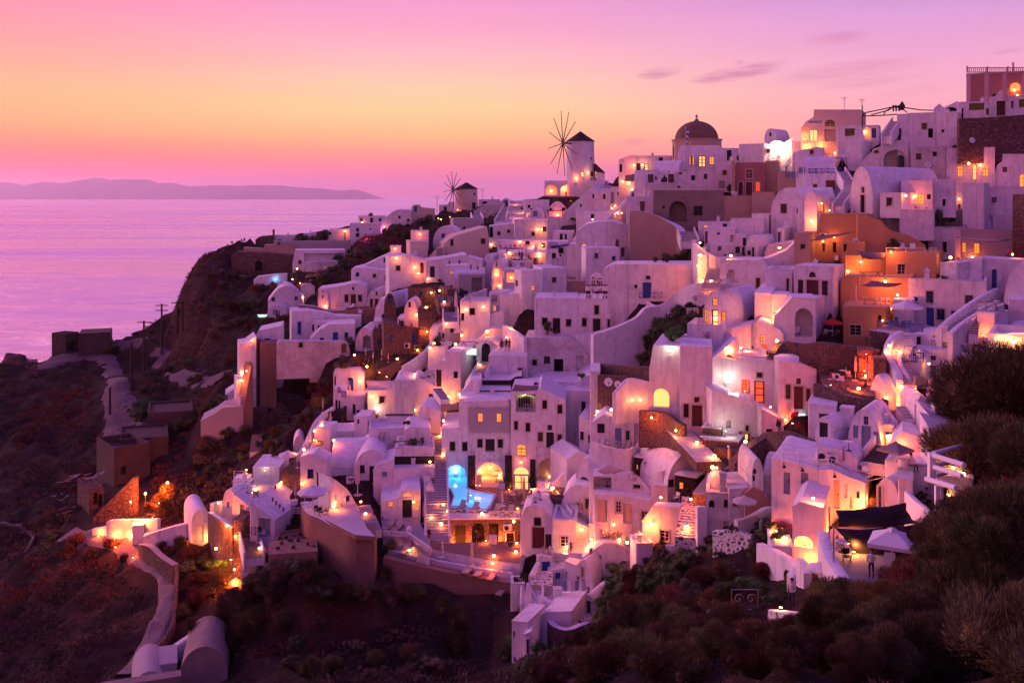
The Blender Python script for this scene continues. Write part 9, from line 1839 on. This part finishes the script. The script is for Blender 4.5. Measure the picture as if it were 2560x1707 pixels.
# ---------------------------------------------------------------- low scrub: uncountable, one mesh
def scrub():
 rg=np.random.default_rng(4);tmpl=[]
 for k in range(4):
  L_=[]
  for i in range(20):
   d=rg.normal(0,1,3);d[2]=abs(d[2])*.8+.1;d/=np.linalg.norm(d);p=d*rg.uniform(.55,1.0);a=rg.normal(0,1,3);a/=np.linalg.norm(a);s_=rg.uniform(.22,.4)
   e1=np.cross(d,a);e1/=max(np.linalg.norm(e1),.1);L_.append([p-e1*s_*.5,p+e1*s_*.5,p+(d+np.array([0,0,.6]))*s_*.9])
  tmpl.append(np.array(L_).reshape(-1,3))
 n=75000;x=rg.uniform(-150,75,n);y=26+259*rg.random(n)**1.15;dens=np.array([noise.noise(Vector((a*.06,b*.06,1)))+.6*noise.noise(Vector((a*.2,b*.2,5)))for a,b in zip(x,y)])
 ix=np.clip(np.searchsorted(gx,x),0,len(gx)-1);iy=np.clip(np.searchsorted(gy,y),0,len(gy)-1);keep=(MASKV[iy,ix]<.5)&(dens>-.30)&(np.abs(x/y)<.56)
 for(nm,lb,P,wd,m_)in DRAPES:
  Q=[pt(px,py,ground(px,py))for px,py in P]
  for a,b in zip(Q,Q[1:]):
   ax,ay,bx,by=a.x,a.y,b.x,b.y;t_=np.clip(((x-ax)*(bx-ax)+(y-ay)*(by-ay))/((bx-ax)**2+(by-ay)**2),0,1);keep&=(x-ax-t_*(bx-ax))**2+(y-ay-t_*(by-ay))**2>(max(wd)*.55+.3)**2
 V,S_=[],[];x,y,dens=x[keep],y[keep],dens[keep];MI=[]
 for i in range(len(x)):
  ok,loc,nn,_=hill.ray_cast(Vector((x[i],y[i],300)),Vector((0,0,-1)))
  if not ok or loc.z<3:continue
  r=rg.uniform(.25,.8)*(1.0+max(0,dens[i])*1.4)*min(1,y[i]/95);a=rg.uniform(0,6.28);T_=tmpl[rg.integers(4)];c,s_=math.cos(a),math.sin(a)
  q=np.stack([T_[:,0]*c-T_[:,1]*s_,T_[:,0]*s_+T_[:,1]*c,T_[:,2]*rg.uniform(.7,1.1)],1)*r+np.array(loc)-np.array([0,0,r*.12]);V.append(q)
  mi=2 if noise.noise(Vector((x[i]*.04,y[i]*.04,9)))>.06 else(1 if rg.random()<.35 else 0);MI.append(np.full(len(T_)//3,mi,np.int32))
 V=np.concatenate(V);MI=np.concatenate(MI);nt_=len(V)//3;me=bpy.data.meshes.new('scrub');me.vertices.add(len(V));me.vertices.foreach_set('co',V.astype(np.float32).ravel());me.loops.add(nt_*3);me.loops.foreach_set('vertex_index',np.arange(nt_*3,dtype=np.int32));me.polygons.add(nt_);me.polygons.foreach_set('loop_start',np.arange(0,nt_*3,3,dtype=np.int32));
 for m_ in(mat('dry olive scrub',(.085,.072,.040),.95,None,(1.0,(.05,.045,.025),.8)),mat('straw scrub',(.16,.10,.065),.95,None,(1.0,(.10,.065,.045),.8)),mat('rust scrub',(.17,.045,.025),.95,None,(1.0,(.09,.035,.025),.8))):me.materials.append(m_)
 me.polygons.foreach_set('material_index',MI);me.update(calc_edges=True);me.validate();o=bpy.data.objects.new('scrub',me);COL.objects.link(o);tag(o,'dry low scrub covering the dark slopes','scrub',kind='stuff')
scrub()
# air: the far island fades into the dusk
bm=bmesh.new();box(bm,-60000,60000,-3000,62000,-7,980);hz_m=bpy.data.materials.new('thin dusk haze');hz_m.use_nodes=True;t=hz_m.node_tree;t.nodes.remove(t.nodes['Principled BSDF'])
v=t.nodes.new('ShaderNodeVolumePrincipled');v.inputs['Color'].default_value=(1,.90,.97,1);v.inputs['Density'].default_value=2.4e-5;v.inputs['Anisotropy'].default_value=.6;t.links.new(v.outputs[0],t.nodes['Material Output'].inputs['Volume'])
tag(obj('haze',bm,hz_m),'thin pink dusk haze over the sea',kind='stuff')
